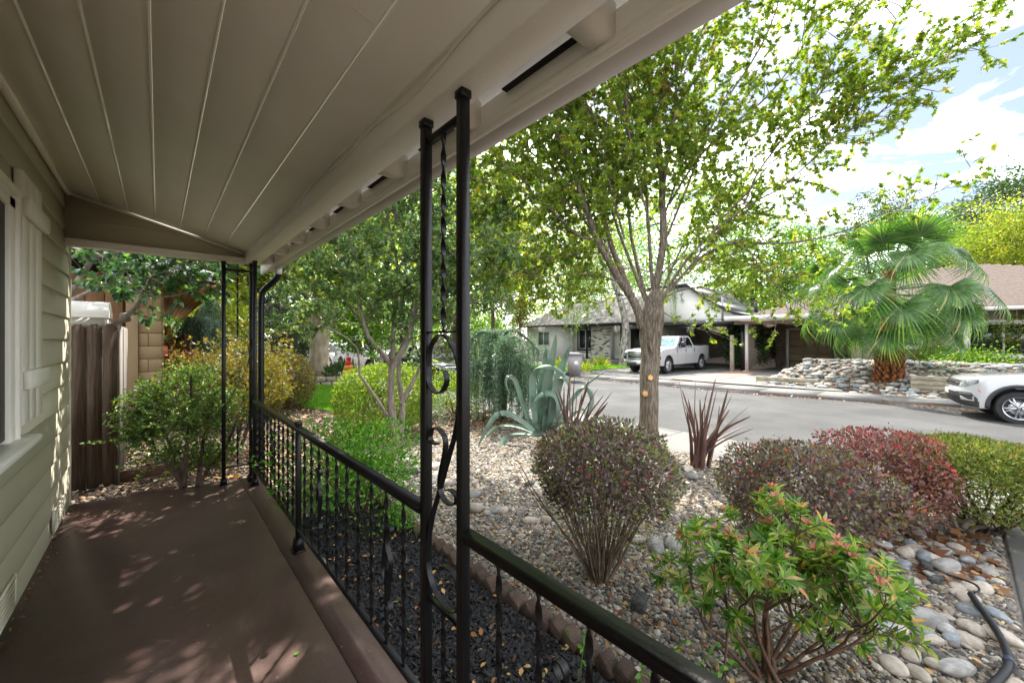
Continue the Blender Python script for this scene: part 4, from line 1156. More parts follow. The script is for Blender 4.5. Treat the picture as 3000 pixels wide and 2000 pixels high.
# bronze japanese maple behind it
b = GD(690, 5.9); shrub('japanese_maple', b, b + (0, 0, 1.02), (.75, .75, .55), 7000, (.03, .06), 'spray', 'leaf_bronze', 'bronze and yellow small maple behind the far corner posts', 52, st=(9, .02), bark='bark_dark', amp=.26, shell=.85, zlo=-.9)
b = GD(520, 9.0); shrub('round_clipped_shrub', b, b + (0, 0, .85), (.55, .55, .35), 4000, (.04, .07), 'spray', 'leaf_box', 'flat yellow-green clipped shrub above the dark shrub at the porch end', 53, st=(10, .015), amp=.05, shell=.3)
b = GD(505, 10.5); th = shrub('red_flowering_plants', b, b + (0, 0, .95), (.75, .6, .32), 3200, (.05, .10), 'diamond', 'leaf_coral', 'coral red and yellow flowering plants beside the neighbour wall', 54, st=(8, .01), amp=.2, shell=.8, up=.8)
q = np.random.default_rng(6); nb = NB(); 
for k in range(9):
    p = PX(470 + k * 11 + q.uniform(-4, 4), 1050, 10.2); h = q.uniform(.25, .55)
    for j in range(40):
        t = q.random(); a = q.uniform(0, 6.28); leaves(nb, [p + (0, 0, t * h + .1)], [(math.cos(a), math.sin(a), .5)], [(0, 0, 1)], [.06], 'diamond')
mk('flower_spikes', nb, MT['leaf_redtip'], th)
b = GD(500, 12.5); shrub('lime_far_shrub', b, b + (0, 0, 1.1), (.9, .9, .55), 4000, (.06, .11), 'diamond', 'leaf_yellowgreen', 'bright yellow-green foliage under the wall lantern', 55, st=(8, .01), amp=.2, shell=.7)

# lawn patch and its grass
nb = NB(); ring = [GD(px, d) + (0, 0, .006) for px, d in ((885, 9.6), (1030, 8.7), (1080, 10.5), (1060, 13.5), (900, 14.5), (860, 12.0))]
nb.add(ring, [tuple(range(6))]); mk('lawn_ground', nb, MT['lawn_soil'], kind='structure')
def grass(name, poly, n, h, label, seed):
    q = np.random.default_rng(seed); poly = np.array(poly); lo, hi = poly.min(0), poly.max(0)
    P = q.uniform(lo[:2], hi[:2], (n * 2, 2)); ins = np.zeros(len(P), bool)
    for a, c in zip(poly, np.roll(poly, -1, 0)):
        cr = ((a[1] > P[:, 1]) != (c[1] > P[:, 1])) & (P[:, 0] < (c[0] - a[0]) * (P[:, 1] - a[1]) / (c[1] - a[1] + 1e-9) + a[0]); ins ^= cr
    P = P[ins][:n]; m = len(P); nb = NB()
    A = np.column_stack([q.normal(0, .45, m), q.normal(0, .45, m), np.ones(m)])
    leaves(nb, np.column_stack([P, np.full(m, poly[0][2])]), A, q.normal(size=(m, 3)), q.uniform(h * .6, h * 1.3, m), 'needle')
    return mk(name, nb, MT['leaf_grass'], kind='stuff', label=label, cat='grass')
grass('lawn_grass', ring, 26000, .07, 'small sunny patch of mown lawn beyond the garden', 61)

# ---------------------------------------------------------------- agave and flax
def blade(nb, P, w, thick=.012, cup=.25, side=None, spike=False):
    """a strap leaf along P: widest at about a third, cupped, with real thickness"""
    P = np.asarray(P, float); k = len(P); t = np.linspace(0, 1, k)
    prof = w * np.interp(t, [0, .12, .33, .6, .82, .95, 1], [.7, .82, 1.0, .82, .46, .15, .015])
    if spike: prof = w * np.interp(t, [0, .3, .55, .8, 1], [.72, 1.0, .74, .32, .01])
    T = unit(np.gradient(P, axis=0)); sd = np.array(side, float)
    X = unit(sd - T * (T @ sd)[:, None]); N = np.cross(X, T)
    cs = [(-1, cup), (-.55, cup * .3), (0, 0), (.55, cup * .3), (1, cup)]
    th = thick * np.interp(t, [0, .5, 1], [1.6, 1, .15])
    top = np.stack([P + X * (a * prof / 2)[:, None] + N * (b * prof / 2)[:, None] for a, b in cs], 1)
    bot = np.stack([P + X * (a * prof / 2)[:, None] + N * (b * prof / 2 - th * (1 - abs(a) * .8))[:, None] for a, b in cs[::-1]], 1)
    V = np.concatenate([top, bot], 1); n = 10
    i = np.arange(k - 1)[:, None] * n; j = np.arange(n)[None]; j2 = (j + 1) % n
    F = np.stack([i + j, i + j2, i + n + j2, i + n + j], -1).reshape(-1, 4)
    nb.add(V.reshape(-1, 3), F)
def c8(cx, cy): return 1400 + cx / 2.6136, 800 + cy / 2.6136
base = GD(1600, 6.6)
ag = thing('agave', base, 'large blue-green agave with curling leaves in front of the street', 'agave')
q = np.random.default_rng(71); FW = c2w(0, 1, 0); UP = np.array((0, 0, 1.0))
AG = [([(500,1150),(515,950),(550,720),(585,560),(598,470)], .26, 0, 6.6), ([(530,1150),(575,930),(630,740),(680,620),(716,545)], .24, 0, 6.7), ([(465,1150),(485,930),(505,760),(517,640),(520,560)], .24, 0, 6.8),
 ([(560,1150),(575,980),(600,860),(640,790),(690,800),(705,860),(706,915)], .30, .1, 6.4), ([(440,1150),(415,960),(408,820),(440,730),(520,700),(610,735),(670,790),(700,860)], .20, .2, 6.45),
 ([(420,1180),(350,1040),(315,910),(285,815),(250,785),(220,800),(212,850),(245,930)], .13, .2, 6.5), ([(430,1210),(320,1120),(220,1068),(140,1080),(80,1170),(30,1270),(5,1320)], .15, .3, 6.3), ([(430,1220),(300,1168),(180,1165),(110,1200),(60,1260)], .13, .3, 6.6),
 ([(440,1240),(330,1228),(240,1245),(185,1295),(185,1350),(225,1383),(290,1375),(350,1340)], .15, .3, 6.25), ([(600,1160),(690,1000),(790,880),(900,795),(1015,722)], .14, .2, 6.5), ([(620,1160),(700,990),(780,880),(835,865),(875,930),(880,1010),(850,1080),(815,1110)], .16, .2, 6.4),
 ([(590,1140),(625,1010),(600,935),(530,915),(470,940),(430,985)], .17, .2, 6.3), ([(700,1200),(830,1140),(920,1098),(970,1092),(992,1130)], .10, .3, 6.5), ([(520,1200),(540,1060),(560,960),(575,880)], .26, 0, 6.45), ([(650,1180),(720,1080),(790,1030),(830,1050),(820,1110)], .12, .3, 6.6)]
for pts, w, tw, dd in AG:
    P = smooth_path([PX(*c8(x, y), dd + tw * .4 * math.sin(i * .9)) for i, (x, y) in enumerate(pts)], 3)
    P[0] = P[0] * .4 + (base + (0, 0, .1)) * .6
    side = unit(c2w(1, 0, 0) + UP * .25 + FW * (.5 if tw else .1))
    nb = NB(); blade(nb, P, w * (.68 if tw == 0 else .66), .016, .35, side, spike=tw < .15); mk('leaf', nb, MT['agave_skin'], ag, smooth=True, ang=50)
def flax(name, base, tips, label, seed, dd, w=.045):
    q = np.random.default_rng(seed); th = thing(name, base, label, 'flax plant')
    for (cx, cy) in tips:
        t = PX(*c8(cx, cy), dd + q.uniform(-.35, .35)); b0 = base + q.normal(size=3) * (.05, .05, 0)
        m = b0 * .5 + t * .5 + (0, 0, q.uniform(.02, .10)) + q.normal(size=3) * .03
        P = smooth_path([b0, b0 * .75 + m * .25 + (0, 0, .05), m, t], 3)
        ax = unit(t - b0); side = unit(np.cross(ax, FW + q.normal(size=3) * .7))
        nb = NB(); blade(nb, P, w * q.uniform(.7, 1.25), .004, .45, side); mk('blade', nb, MT['flax_bronze'], th, smooth=True, ang=50)
    return th
b1 = GD(1668, 5.9)
flax('bronze_flax', b1, [(720,690),(610,870),(850,850),(920,880),(1030,905),(965,930),(850,810),(590,900),(700,830),(760,880),(800,920),(660,860),(870,940),(900,1000),(985,1010),(930,1040),(740,780),(640,1000),(560,960),(1000,985)], 'bronze flax with dark strap leaves growing into the agave', 72, 5.9)
b2 = at(2050, 1368)
flax('bronze_flax', b2, [(1540,820),(1562,885),(1668,820),(1822,800),(1765,870),(1700,960),(1740,930),(1918,880),(1947,930),(2075,1020),(2091,1095),(1610,960),(1640,1010),(1790,980),(1850,1010),(1930,1040),(1990,1110),(2110,1190),(1880,1100),(1660,1040),(1720,1040),(1600,1060),(1580,1000),(1830,900),(2060,1160),(1760,1080)], 'bronze flax with dark upright blades standing alone in front of the street', 73, b2 @ c2w(0, 1, 0))

# ---------------------------------------------------------------- trees
class Tree:
    def __init__(s, seed):
        s.q = np.random.default_rng(seed); s.wood = NB(); s.LP = []; s.LA = []
    def limb(s, P, r0, r1, n=8, step=.18):
        P = resample(smooth_path(P, 2), step); k = len(P)
        P[1:-1] += s.q.normal(size=(k - 2, 3)) * r1 * .25
        s.wood.tube(P, np.linspace(r0, r1, k), n, cap=False)
        return P
    def twig(s, p, d, L, rad, lv, nleaf=2, gap=.06, up=.03, droop=0.0, sp=.7):
        q = s.q; P = wander(q, p, d, L, 5, .13, up)
        s.wood.tube(P, np.linspace(rad, rad * .35, 6), 4 if rad > .012 else 3, cap=False)
        if lv == 0:
            m = max(1, int(L / gap))
            for k in range(m):
                t = (k + .7) / m * 5; i = min(4, int(t)); x = P[i] + (P[i + 1] - P[i]) * (t - i); dd = unit(P[i + 1] - P[i])
                for _ in range(nleaf): s.LP.append(x); s.LA.append(dd * .5 + q.normal(size=3) * .75 + np.array((0, 0, -droop)))
            for _ in range(2): s.LP.append(P[-1]); s.LA.append(unit(P[-1] - P[-2]) + q.normal(size=3) * .4)
            return
        m = max(2, int(round(L / .16)))
        for k in range(m):
            t = (k + 1) / m * 4.9; i = min(4, int(t)); x = P[i] + (P[i + 1] - P[i]) * (t - i)
            dd = unit(unit(P[i + 1] - P[i]) * .8 + q.normal(size=3) * sp)
            s.twig(x, dd, L * q.uniform(.35, .6) * (1.15 - .5 * k / m), rad * .5, lv - 1, nleaf, gap, up, droop, sp)
    def sprout(s, P, t0, every, L, rad, lv=1, bias=None, **kw):
        """side branches along a limb from fraction t0 on"""
        q = s.q; Q = resample(P, every); n = len(Q)
        for i in range(int(n * t0), n):
            d = unit(Q[min(i + 1, n - 1)] - Q[max(i - 1, 0)]); a = rdir(q, 1)[0]; a -= d * (a @ d)
            v = d * .55 + unit(a) * .9 + np.array((0, 0, .12)) + (np.array(bias) if bias is not None else 0)
            s.twig(Q[i], unit(v), L * q.uniform(.6, 1.25) * (1.1 - .35 * i / n), rad, lv, **kw)
    def foliage(s, th, lm, size, tpl, flat=1.0, name='crown'):
        m = len(s.LP); q = s.q; nb = NB()
        N = q.normal(size=(m, 3)) * .55 + np.array((0, 0, flat))
        leaves(nb, np.array(s.LP), np.array(s.LA), N, q.uniform(size[0], size[1], m), tpl)
        return mk(name, nb, MT[lm], th)

# --- the maple in front, limbs drawn from the photograph
base = c2w(2.14, 6.25, gz(5.75, 3) - .02)
mp = thing('maple_tree', base, 'large maple with spreading green crown and pruned trunk at the sidewalk', 'tree')
T = Tree(101); D0 = 6.25
def tr(pts, d0, d1): return [PX(x, y, d0 + (d1 - d0) * i / (len(pts) - 1)) for i, (x, y) in enumerate(pts)]
nb = NB()
tp = smooth_path(tr([(1900,1318),(1903,1260),(1902,1180),(1900,1100),(1906,1020),(1907,960),(1912,905),(1926,850)], D0, D0), 2)
rad = np.interp(np.linspace(0, 1, len(tp)), [0, .07, .26, .52, .64, .76, .88, 1], [.19, .152, .140, .140, .165, .172, .13, .085])
n = 22; nb.tube(tp, rad, n, cap=True)
V = nb.V[0].reshape(-1, n, 3); ctr = tp[:, None]
zz = V[:, :, 2]; aa = np.arange(n)[None] * 6.28 / n
V[:] = ctr + (V - ctr) * (1 + .05 * np.sin(aa * 3 + zz * 2.3) + .04 * np.sin(aa * 5 - zz * 5) + .03 * np.sin(zz * 9 + aa))[..., None]
nb.V[0] = V.reshape(-1, 3)
trunk = mk('trunk', nb, MT['bark_maple'], mp, smooth=True)
for (cx, cy) in ((1322, 798), (1282, 921)):     # pruned limb scars, facing the porch
    px, py = c8(cx, cy); o = unit(-FW - (px < 1895) * .4 * c2w(1, 0, 0)); p = PX(px, py, D0 - (.128 if px < 1895 else .146))
    M = np.array(Vector(o).to_track_quat('Z', 'Y').to_matrix())
    nb = NB(); nb.lathe([(.075, -.10), (.07, -.04), (.060, .0), (.051, .010), (.042, .006)], p, 12, M=M); s1 = mk('branch_collar', nb, MT['bark_maple'], trunk, smooth=True)
    nb = NB(); nb.lathe([(.0415, .0055), (.02, .008), (.001, .009)], p, 12, M=M); mk('cut_face', nb, MT['cut_wood'], trunk)
def L(pts, d1, r0, r1, d0=D0, t0=.15, gap=.112, Ls=.75, lv=1, rs=.007, bias=None):
    P = T.limb(tr(pts, d0, d1), r0, r1, 9 if r0 > .04 else 6)
    T.sprout(P, t0, gap, Ls, rs, lv, bias, nleaf=3, gap=.045); return P
L([(1880,960),(1874,926),(1855,876),(1829,842),(1802,800),(1785,765),(1747,705),(1732,652),(1705,583),(1686,518),(1659,437),(1613,365),(1594,311),(1570,230)], 5.9, 0.0706, 0.0136, t0=.35)
L([(1735,700),(1697,697),(1651,652),(1602,609),(1567,579),(1521,556),(1468,544),(1430,533),(1372,521),(1330,500)], 5.4, 0.0238, 0.0051, d0=6.1, t0=.1)
L([(1567,579),(1544,533),(1498,506),(1464,468),(1430,426),(1400,390)], 5.3, 0.0136, 0.0043, d0=5.75, t0=.1)
L([(1860,890),(1830,815),(1800,751),(1774,659),(1747,564),(1728,491),(1697,403),(1671,334),(1659,276),(1640,180),(1630,80)], 6.8, 0.0476, 0.0119, t0=.3)
L([(1910,930),(1925,820),(1946,700),(1940,558),(1933,446),(1920,357),(1906,268),(1902,179),(1897,100),(1890,-30),(1880,-200)], 6.4, 0.0620, 0.0272, t0=.25)
L([(1940,560),(1955,470),(1973,379),(1980,268),(1984,179),(1986,76),(1990,-60)], 6.2, 0.0281, 0.0136, t0=.1)
L([(1915,900),(1905,750),(1895,603),(1884,402),(1870,277),(1868,143),(1860,0)], 6.7, 0.0340, 0.0136, t0=.35)
L([(1905,920),(1870,790),(1848,696),(1839,580),(1828,469),(1817,312),(1812,200),(1800,60)], 7.1, 0.0340, 0.0102, t0=.3)
L([(1909,1030),(1899,991),(1897,953),(1913,918),(1932,888),(1955,853),(2005,800),(2060,730),(2110,665),(2170,615)], 5.6, 0.0281, 0.0085, d0=6.1, t0=.55)
L([(1930,900),(1960,840),(2010,760),(2080,687),(2138,638),(2214,589),(2300,545),(2380,480)], 6.0, 0.0306, 0.0068, t0=.4)
L([(2080,690),(2140,610),(2200,560),(2254,473),(2312,442),(2379,415),(2450,388)], 5.7, 0.0170, 0.0043, d0=6.1, t0=.2)
L([(2180,600),(2210,520),(2245,469),(2312,384),(2388,290),(2450,223),(2521,201),(2600,120),(2640,20)], 5.3, 0.0170, 0.0043, d0=6.0, t0=.2, Ls=.6, gap=.075)
L([(2300,540),(2380,470),(2468,379),(2557,277),(2646,210),(2736,179),(2780,147),(2847,89),(2896,18)], 4.7, 0.0119, 0.0026, d0=5.9, t0=.15, Ls=.46, gap=.06, rs=.005)
L([(2557,277),(2640,250),(2720,190),(2800,170),(2880,120)], 4.7, 0.0051, 0.0017, d0=5.2, t0=.1, Ls=.32, gap=.05, rs=.005)
L([(1960,850),(2040,760),(2100,725),(2168,705),(2260,715),(2360,708),(2487,676),(2615,612),(2700,585),(2780,548),(2830,510),(2857,472)], 4.9, 0.0238, 0.0026, d0=6.1, t0=.5, Ls=.36, gap=.07, rs=.005)
L([(1950,700),(2010,560),(2060,420),(2120,300),(2200,190),(2260,80),(2300,-60)], 5.6, 0.0238, 0.0085, t0=.15)
L([(1960,600),(2030,480),(2120,380),(2200,330),(2290,240),(2350,140),(2410,40)], 5.5, 0.0204, 0.0051, t0=.15)
L([(1900,400),(1960,250),(2040,120),(2100,20),(2150,-80)], 5.8, 0.0204, 0.0085, t0=.1)
L([(1840,840),(1780,810),(1700,800),(1600,812),(1500,800),(1440,790)], 5.4, 0.0136, 0.0034, d0=6.2, t0=.2, Ls=.5)
L([(1850,870),(1790,855),(1720,850),(1640,870),(1580,860)], 5.9, 0.0093, 0.0034, t0=.25, Ls=.35)
L([(1930,905),(1990,945),(2040,960),(2090,975),(2130,990)], 5.5, 0.0085, 0.0026, t0=.3, Ls=.2)
L([(2170,700),(2230,790),(2290,850),(2350,900),(2420,940)], 5.5, 0.0119, 0.0026, d0=5.7, t0=.1, Ls=.40)
L([(2100,720),(2180,780),(2240,830),(2290,880),(2330,925)], 5.9, 0.0093, 0.0026, d0=6.0, t0=.2, Ls=.35)
L([(1930,880),(1960,800),(2000,720),(2040,640),(2060,540),(2080,440)], 7.2, 0.0204, 0.0051, t0=.3)
L([(1890,880),(1820,700),(1760,520),(1700,350),(1660,200),(1600,80)], 7.6, 0.0281, 0.0085, t0=.35, Ls=.85)
L([(1740,690),(1660,560),(1590,430),(1540,330),(1500,270)], 6.6, 0.0204, 0.0051, t0=.15)
L([(1690,520),(1600,480),(1520,420),(1450,350),(1420,320)], 6.4, 0.0136, 0.0043, t0=.1)
L([(1760,620),(1700,560),(1620,540),(1540,600),(1460,620),(1400,640)], 6.0, 0.0136, 0.0043, d0=6.4, t0=.1)
L([(1800,740),(1720,740),(1640,730),(1560,690),(1480,650),(1420,600)], 6.6, 0.0136, 0.0043, d0=6.3, t0=.1)
L([(1790,790),(1720,830),(1640,790),(1560,770),(1500,850)], 6.0, 0.0093, 0.0034, t0=.15, Ls=.5)
L([(2120,700),(2200,740),(2280,790),(2360,830),(2440,880)], 6.0, 0.0110, 0.0034, d0=6.1, t0=.1, Ls=.5)
L([(2050,760),(2120,830),(2180,900),(2240,930),(2300,950)], 5.7, 0.0093, 0.0026, t0=.3, Ls=.32)
L([(1870,640),(1800,620),(1700,640),(1600,680),(1520,720),(1450,700)], 7.2, 0.0136, 0.0043, t0=.1)
L([(1935,880),(1985,850),(2040,840),(2090,850),(2140,880)], 6.6, 0.0136, 0.0043, t0=.2, Ls=.5)
L([(1940,800),(2000,740),(2060,770),(2120,800),(2180,840)], 7.0, 0.0136, 0.0043, t0=.2, Ls=.55)
L([(1860,860),(1800,870),(1740,830),(1690,880),(1650,900)], 6.6, 0.0102, 0.0034, t0=.2, Ls=.4)
L([(2450,400),(2540,360),(2620,300),(2700,260)], 5.0, .010, .003, d0=5.5, t0=.05, Ls=.34, gap=.06)
L([(2320,380),(2400,330),(2480,300),(2560,270),(2640,180)], 5.2, .010, .003, d0=5.6, t0=.05, Ls=.4, gap=.06)
L([(2380,300),(2440,180),(2480,90),(2520,0)], 5.2, .010, .003, d0=5.5, t0=.05, Ls=.4, gap=.06)
L([(1790,760),(1740,660),(1670,600),(1600,560),(1560,480)], 5.7, 0.0153, 0.0043, d0=6.2, t0=.1)
L([(1720,600),(1650,520),(1580,500),(1500,470),(1440,480)], 5.9, 0.0136, 0.0043, d0=6.3, t0=.1)
L([(1830,700),(1790,560),(1760,430),(1740,300),(1720,180)], 5.6, 0.0187, 0.0051, d0=6.1, t0=.1)
L([(1900,640),(1860,500),(1840,380),(1830,240),(1830,120)], 5.7, 0.0170, 0.0051, d0=6.0, t0=.1)
L([(1950,620),(2000,480),(2020,340),(2060,220),(2090,120)], 6.8, 0.0187, 0.0051, d0=6.4, t0=.1)
L([(1700,740),(1620,760),(1540,730),(1470,760),(1400,720)], 5.6, 0.0119, 0.0034, d0=6.0, t0=.1, Ls=.55)
# crown top hidden behind the porch roof, added to shade the porch floor
def LW(pts, r0, r1, t0=.25, every=.15, Ls=.85):
    P = T.limb([np.array(p, float) for p in pts], r0, r1, 7); T.sprout(P, t0, every, Ls, .009, 1, nleaf=3, gap=.06)
for pts in (((5.6,3.5,4.2),(5.0,4.2,5.4),(4.3,5.0,6.4),(3.6,5.6,7.0)), ((5.6,3.4,4.5),(5.0,3.7,6.0),(4.3,4.3,7.0),(3.6,4.8,7.6)), ((5.6,3.6,4.6),(5.1,4.9,6.2),(4.6,5.9,7.2),(4.0,6.7,7.9)),
            ((5.7,3.4,5.2),(5.0,4.6,7.2),(4.4,5.4,8.4)), ((5.3,3.9,5.0),(4.2,4.1,6.0),(3.3,4.3,6.5),(2.6,4.7,6.8)), ((5.0,4.4,5.8),(4.1,5.6,6.2),(3.5,6.4,6.4)), ((5.7,3.6,5.6),(5.6,5.2,7.2),(5.3,6.5,8.0)), ((5.4,3.4,5.0),(4.4,3.3,6.6),(3.5,3.4,7.4)), ((4.6,4.8,6.2),(3.7,4.9,6.6),(3.0,5.3,7.2)), ((5.2,3.8,4.8),(4.2,4.2,5.6),(3.2,4.4,5.9)), ((5.0,4.2,5.2),(3.9,4.9,5.9),(3.0,5.0,6.1)), ((4.6,3.9,5.4),(3.6,3.9,5.9),(2.8,4.1,6.1)), ((4.6,4.4,5.6),(3.7,4.4,6.2),(2.9,4.6,6.6))):
    LW(pts, .035, .008, every=.08)
mk('branches', T.wood, MT['bark_maple'], mp, smooth=True)
T.foliage(mp, 'leaf_maple', (.042, .088), 'maple', 1.0)
# a patch of dead leaves high in the crown
nb = NB(); q = np.random.default_rng(9); m = 70
leaves(nb, PX(1945, 258, 6.1) + q.normal(size=(m, 3)) * (.10, .10, .12), rdir(q, m), rdir(q, m), q.uniform(.05, .09, m), 'maple'); mk('dead_leaves', nb, MT['leaf_brown'], mp)

# --- grey multi-stemmed holly beyond the railing
base = GD(1165, 5.75); hl = thing('holly_tree', base, 'grey multi-stemmed tree with dark glossy crown in the garden', 'tree')
T = Tree(111); D0 = 5.75
def LH(pts, d1, r0, r1, t0=.4, gap=.06, Ls=.66, d0=D0, lv=1):
    P = T.limb(tr(pts, d0, d1), r0, r1, 9); T.sprout(P, t0, gap, Ls, .006, lv, nleaf=4, gap=.028, sp=.85); return P
LH([(1170,1335),(1155,1270),(1147,1200),(1145,1110),(1148,1070),(1180,1030),(1200,990),(1215,900),(1230,820),(1260,740),(1300,660)], 5.6, .062, .014, .5)
LH([(1148,1075),(1130,1045),(1095,1010),(1075,980),(1060,930),(1050,860),(1040,760),(1020,680)], 5.5, .035, .01, .3)
LH([(1147,1080),(1152,1000),(1152,960),(1160,880),(1170,800),(1150,700),(1130,620)], 5.9, .04, .01, .3)
LH([(1168,1335),(1175,1260),(1180,1170),(1165,1100),(1170,1040),(1190,980),(1240,900),(1290,860)], 6.0, .05, .01, .5)
LH([(1175,1180),(1210,1120),(1240,1060),(1290,1000),(1330,930),(1390,860),(1440,800)], 5.9, .03, .008, .55)
LH([(1140,1230),(1100,1160),(1060,1110),(1050,1090),(1053,1050),(1045,1010),(1020,990),(960,960),(900,930)], 5.4, .025, .006, .75)
LH([(1150,900),(1250,800),(1330,740),(1400,700),(1460,680)], 5.4, .02, .006, .1)
LH([(1050,930),(980,840),(920,760),(880,700),(860,640)], 5.7, .02, .006, .1)
LH([(1060,850),(1000,760),(980,680),(990,600)], 5.3, .018, .006, .1)
LH([(1160,800),(1220,690),(1250,600),(1270,540)], 5.6, .018, .006, .1)
LH([(1240,800),(1330,700),(1380,610),(1400,560)], 5.9, .018, .006, .1)
LH([(1180,960),(1260,910),(1350,890),(1430,880),(1480,880)], 5.4, .012, .005, .3, Ls=.4)
LH([(1040,960),(970,900),(900,860),(840,840)], 5.6, .012, .005, .2, Ls=.45)
LH([(1130,640),(1180,560),(1240,500)], 6.2, .012, .005, .1)
for pts in (((2.6,5.5,3.2),(2.7,5.8,4.4),(2.8,6.1,5.6)), ((2.6,5.4,3.2),(2.2,5.2,4.4),(2.0,5.0,5.2)), ((2.7,5.5,3.2),(3.2,5.5,4.4),(3.4,5.6,5.4)), ((2.5,5.6,3.2),(2.3,6.3,4.4),(2.3,6.9,5.2)), ((2.7,5.6,3.4),(3.0,6.4,4.6),(3.3,7.0,5.6)), ((2.6,5.4,3.4),(2.6,5.0,4.6),(2.7,4.7,5.4)), ((2.6,5.6,3.4),(2.5,5.8,5.0),(2.4,6.1,6.0))):  # unseen upper limbs, added to break up the sun on the porch floor
    P = T.limb([np.array(p, float) for p in pts], .02, .006, 6); T.sprout(P, .1, .115, .60, .006, 1, nleaf=3, gap=.03, sp=.85)
mk('trunks', T.wood, MT['bark_grey'], hl, smooth=True)
T.foliage(hl, 'leaf_holly', (.045, .085), 'diamond', .8)

# --- broad-leaved evergreen hanging in under the porch gable
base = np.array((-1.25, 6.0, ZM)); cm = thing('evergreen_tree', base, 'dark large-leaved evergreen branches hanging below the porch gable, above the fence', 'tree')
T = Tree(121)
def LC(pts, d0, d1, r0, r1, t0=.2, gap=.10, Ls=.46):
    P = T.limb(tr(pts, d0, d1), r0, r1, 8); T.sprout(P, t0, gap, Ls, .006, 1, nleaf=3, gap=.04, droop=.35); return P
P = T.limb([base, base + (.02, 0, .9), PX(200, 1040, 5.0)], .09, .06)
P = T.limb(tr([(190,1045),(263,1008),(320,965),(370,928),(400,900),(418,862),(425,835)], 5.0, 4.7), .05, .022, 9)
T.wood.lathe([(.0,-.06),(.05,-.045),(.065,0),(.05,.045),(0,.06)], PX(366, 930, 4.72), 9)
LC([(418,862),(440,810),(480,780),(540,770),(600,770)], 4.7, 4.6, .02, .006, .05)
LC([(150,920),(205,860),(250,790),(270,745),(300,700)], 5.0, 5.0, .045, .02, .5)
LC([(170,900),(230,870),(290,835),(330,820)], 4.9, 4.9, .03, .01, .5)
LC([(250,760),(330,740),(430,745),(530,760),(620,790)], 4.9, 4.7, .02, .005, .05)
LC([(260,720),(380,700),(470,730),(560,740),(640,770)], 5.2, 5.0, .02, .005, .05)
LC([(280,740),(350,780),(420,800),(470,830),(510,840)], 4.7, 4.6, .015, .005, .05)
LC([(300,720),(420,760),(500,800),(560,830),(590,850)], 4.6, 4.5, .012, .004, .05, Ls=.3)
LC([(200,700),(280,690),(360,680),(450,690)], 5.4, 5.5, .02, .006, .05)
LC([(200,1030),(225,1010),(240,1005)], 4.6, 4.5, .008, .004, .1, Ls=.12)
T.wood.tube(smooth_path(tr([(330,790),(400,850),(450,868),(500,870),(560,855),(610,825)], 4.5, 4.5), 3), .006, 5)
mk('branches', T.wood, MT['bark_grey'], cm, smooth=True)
T.foliage(cm, 'leaf_evergreen', (.06, .11), 'oval', .8)

# --- weeping blue cedars
def weeper(name, base, arcs, nstr, lab, seed, drop, sz, lm='leaf_bluecedar', trunk_r=.07, step=.05):
    q = np.random.default_rng(seed); th = thing(name, base, lab, 'conifer'); nb = NB(); LP, LA = [], []
    top = None
    for k, pts in enumerate(arcs):
        P = resample(smooth_path([np.array(p, float) for p in pts], 3), .08); nb.tube(P, np.linspace(trunk_r if k == 0 else trunk_r * .5, .012, len(P)), 7, cap=False)
        for _ in range(nstr):
            i = int(len(P) * q.uniform(.25 if k == 0 else .05, 1)); i = min(i, len(P) - 1)
            a = q.uniform(0, 6.28); o = np.array((math.cos(a), math.sin(a), 0)); s = q.uniform(.05, .45)
            L_ = min(q.uniform(.35, 1.0) * drop, P[i][2] - base[2] - .05)
            if L_ < .1: continue
            S = smooth_path([P[i], P[i] + o * s * .6 + (0, 0, .06), P[i] + o * s + (0, 0, -L_ * .3), P[i] + o * s * 1.08 + (0, 0, -L_ * .7), P[i] + o * s * 1.02 + (0, 0, -L_)], 2)
            nb.tube(S, .004, 3, cap=False); S = resample(S, step)
            for p in S:
                for _ in range(5): LP.append(p + q.normal(size=3) * .012); LA.append(q.normal(size=3) + (0, 0, -.35))
    mk('branches', nb, MT['bark_dark'], th, smooth=True)
    nb = NB(); m = len(LP); leaves(nb, LP, LA, rdir(q, m), q.uniform(sz * .7, sz * 1.5, m), 'needle'); mk('foliage', nb, MT[lm], th)
    return th
b = GD(1475, 8.6)
weeper('weeping_cedar', b, [[b, b + (.05, 0, .7), PX(1470, 1000, 8.6), PX(1490, 960, 8.6), PX(1540, 985, 8.4), PX(1580, 1030, 8.3)], [PX(1475, 1010, 8.6), PX(1440, 970, 8.6), PX(1400, 975, 8.7), PX(1370, 1010, 8.8)], [PX(1480, 990, 8.6), PX(1450, 965, 9.1), PX(1420, 990, 9.4)], [PX(1480, 1000, 8.6), PX(1500, 985, 8.1), PX(1470, 1010, 7.8)], [PX(1470, 1080, 8.6), PX(1420, 1060, 8.4), PX(1385, 1080, 8.3)], [PX(1480, 1060, 8.6), PX(1530, 1060, 8.3), PX(1565, 1090, 8.2)]], 48, 'weeping blue-green cedar hanging to the ground between double post and agave', 131, 1.5, .075)
b = GD(590, 12.0)
weeper('weeping_cedar', b, [[b, b + (0, 0, 1.2), PX(585, 960, 12), PX(590, 935, 12), PX(630, 940, 12), PX(670, 990, 12)], [PX(585, 960, 12), PX(560, 925, 12), PX(545, 950, 12), PX(530, 1000, 12)], [PX(590, 940, 12), PX(610, 905, 12.3), PX(620, 880, 12.4)], [PX(585, 950, 12), PX(600, 930, 11.4), PX(640, 965, 11.2)]], 90, 'pale silvery weeping cedar beyond the porch end, left of the iron posts', 132, 1.4, .07, lm='leaf_bluecedar')
b = GD(818, 13.0)
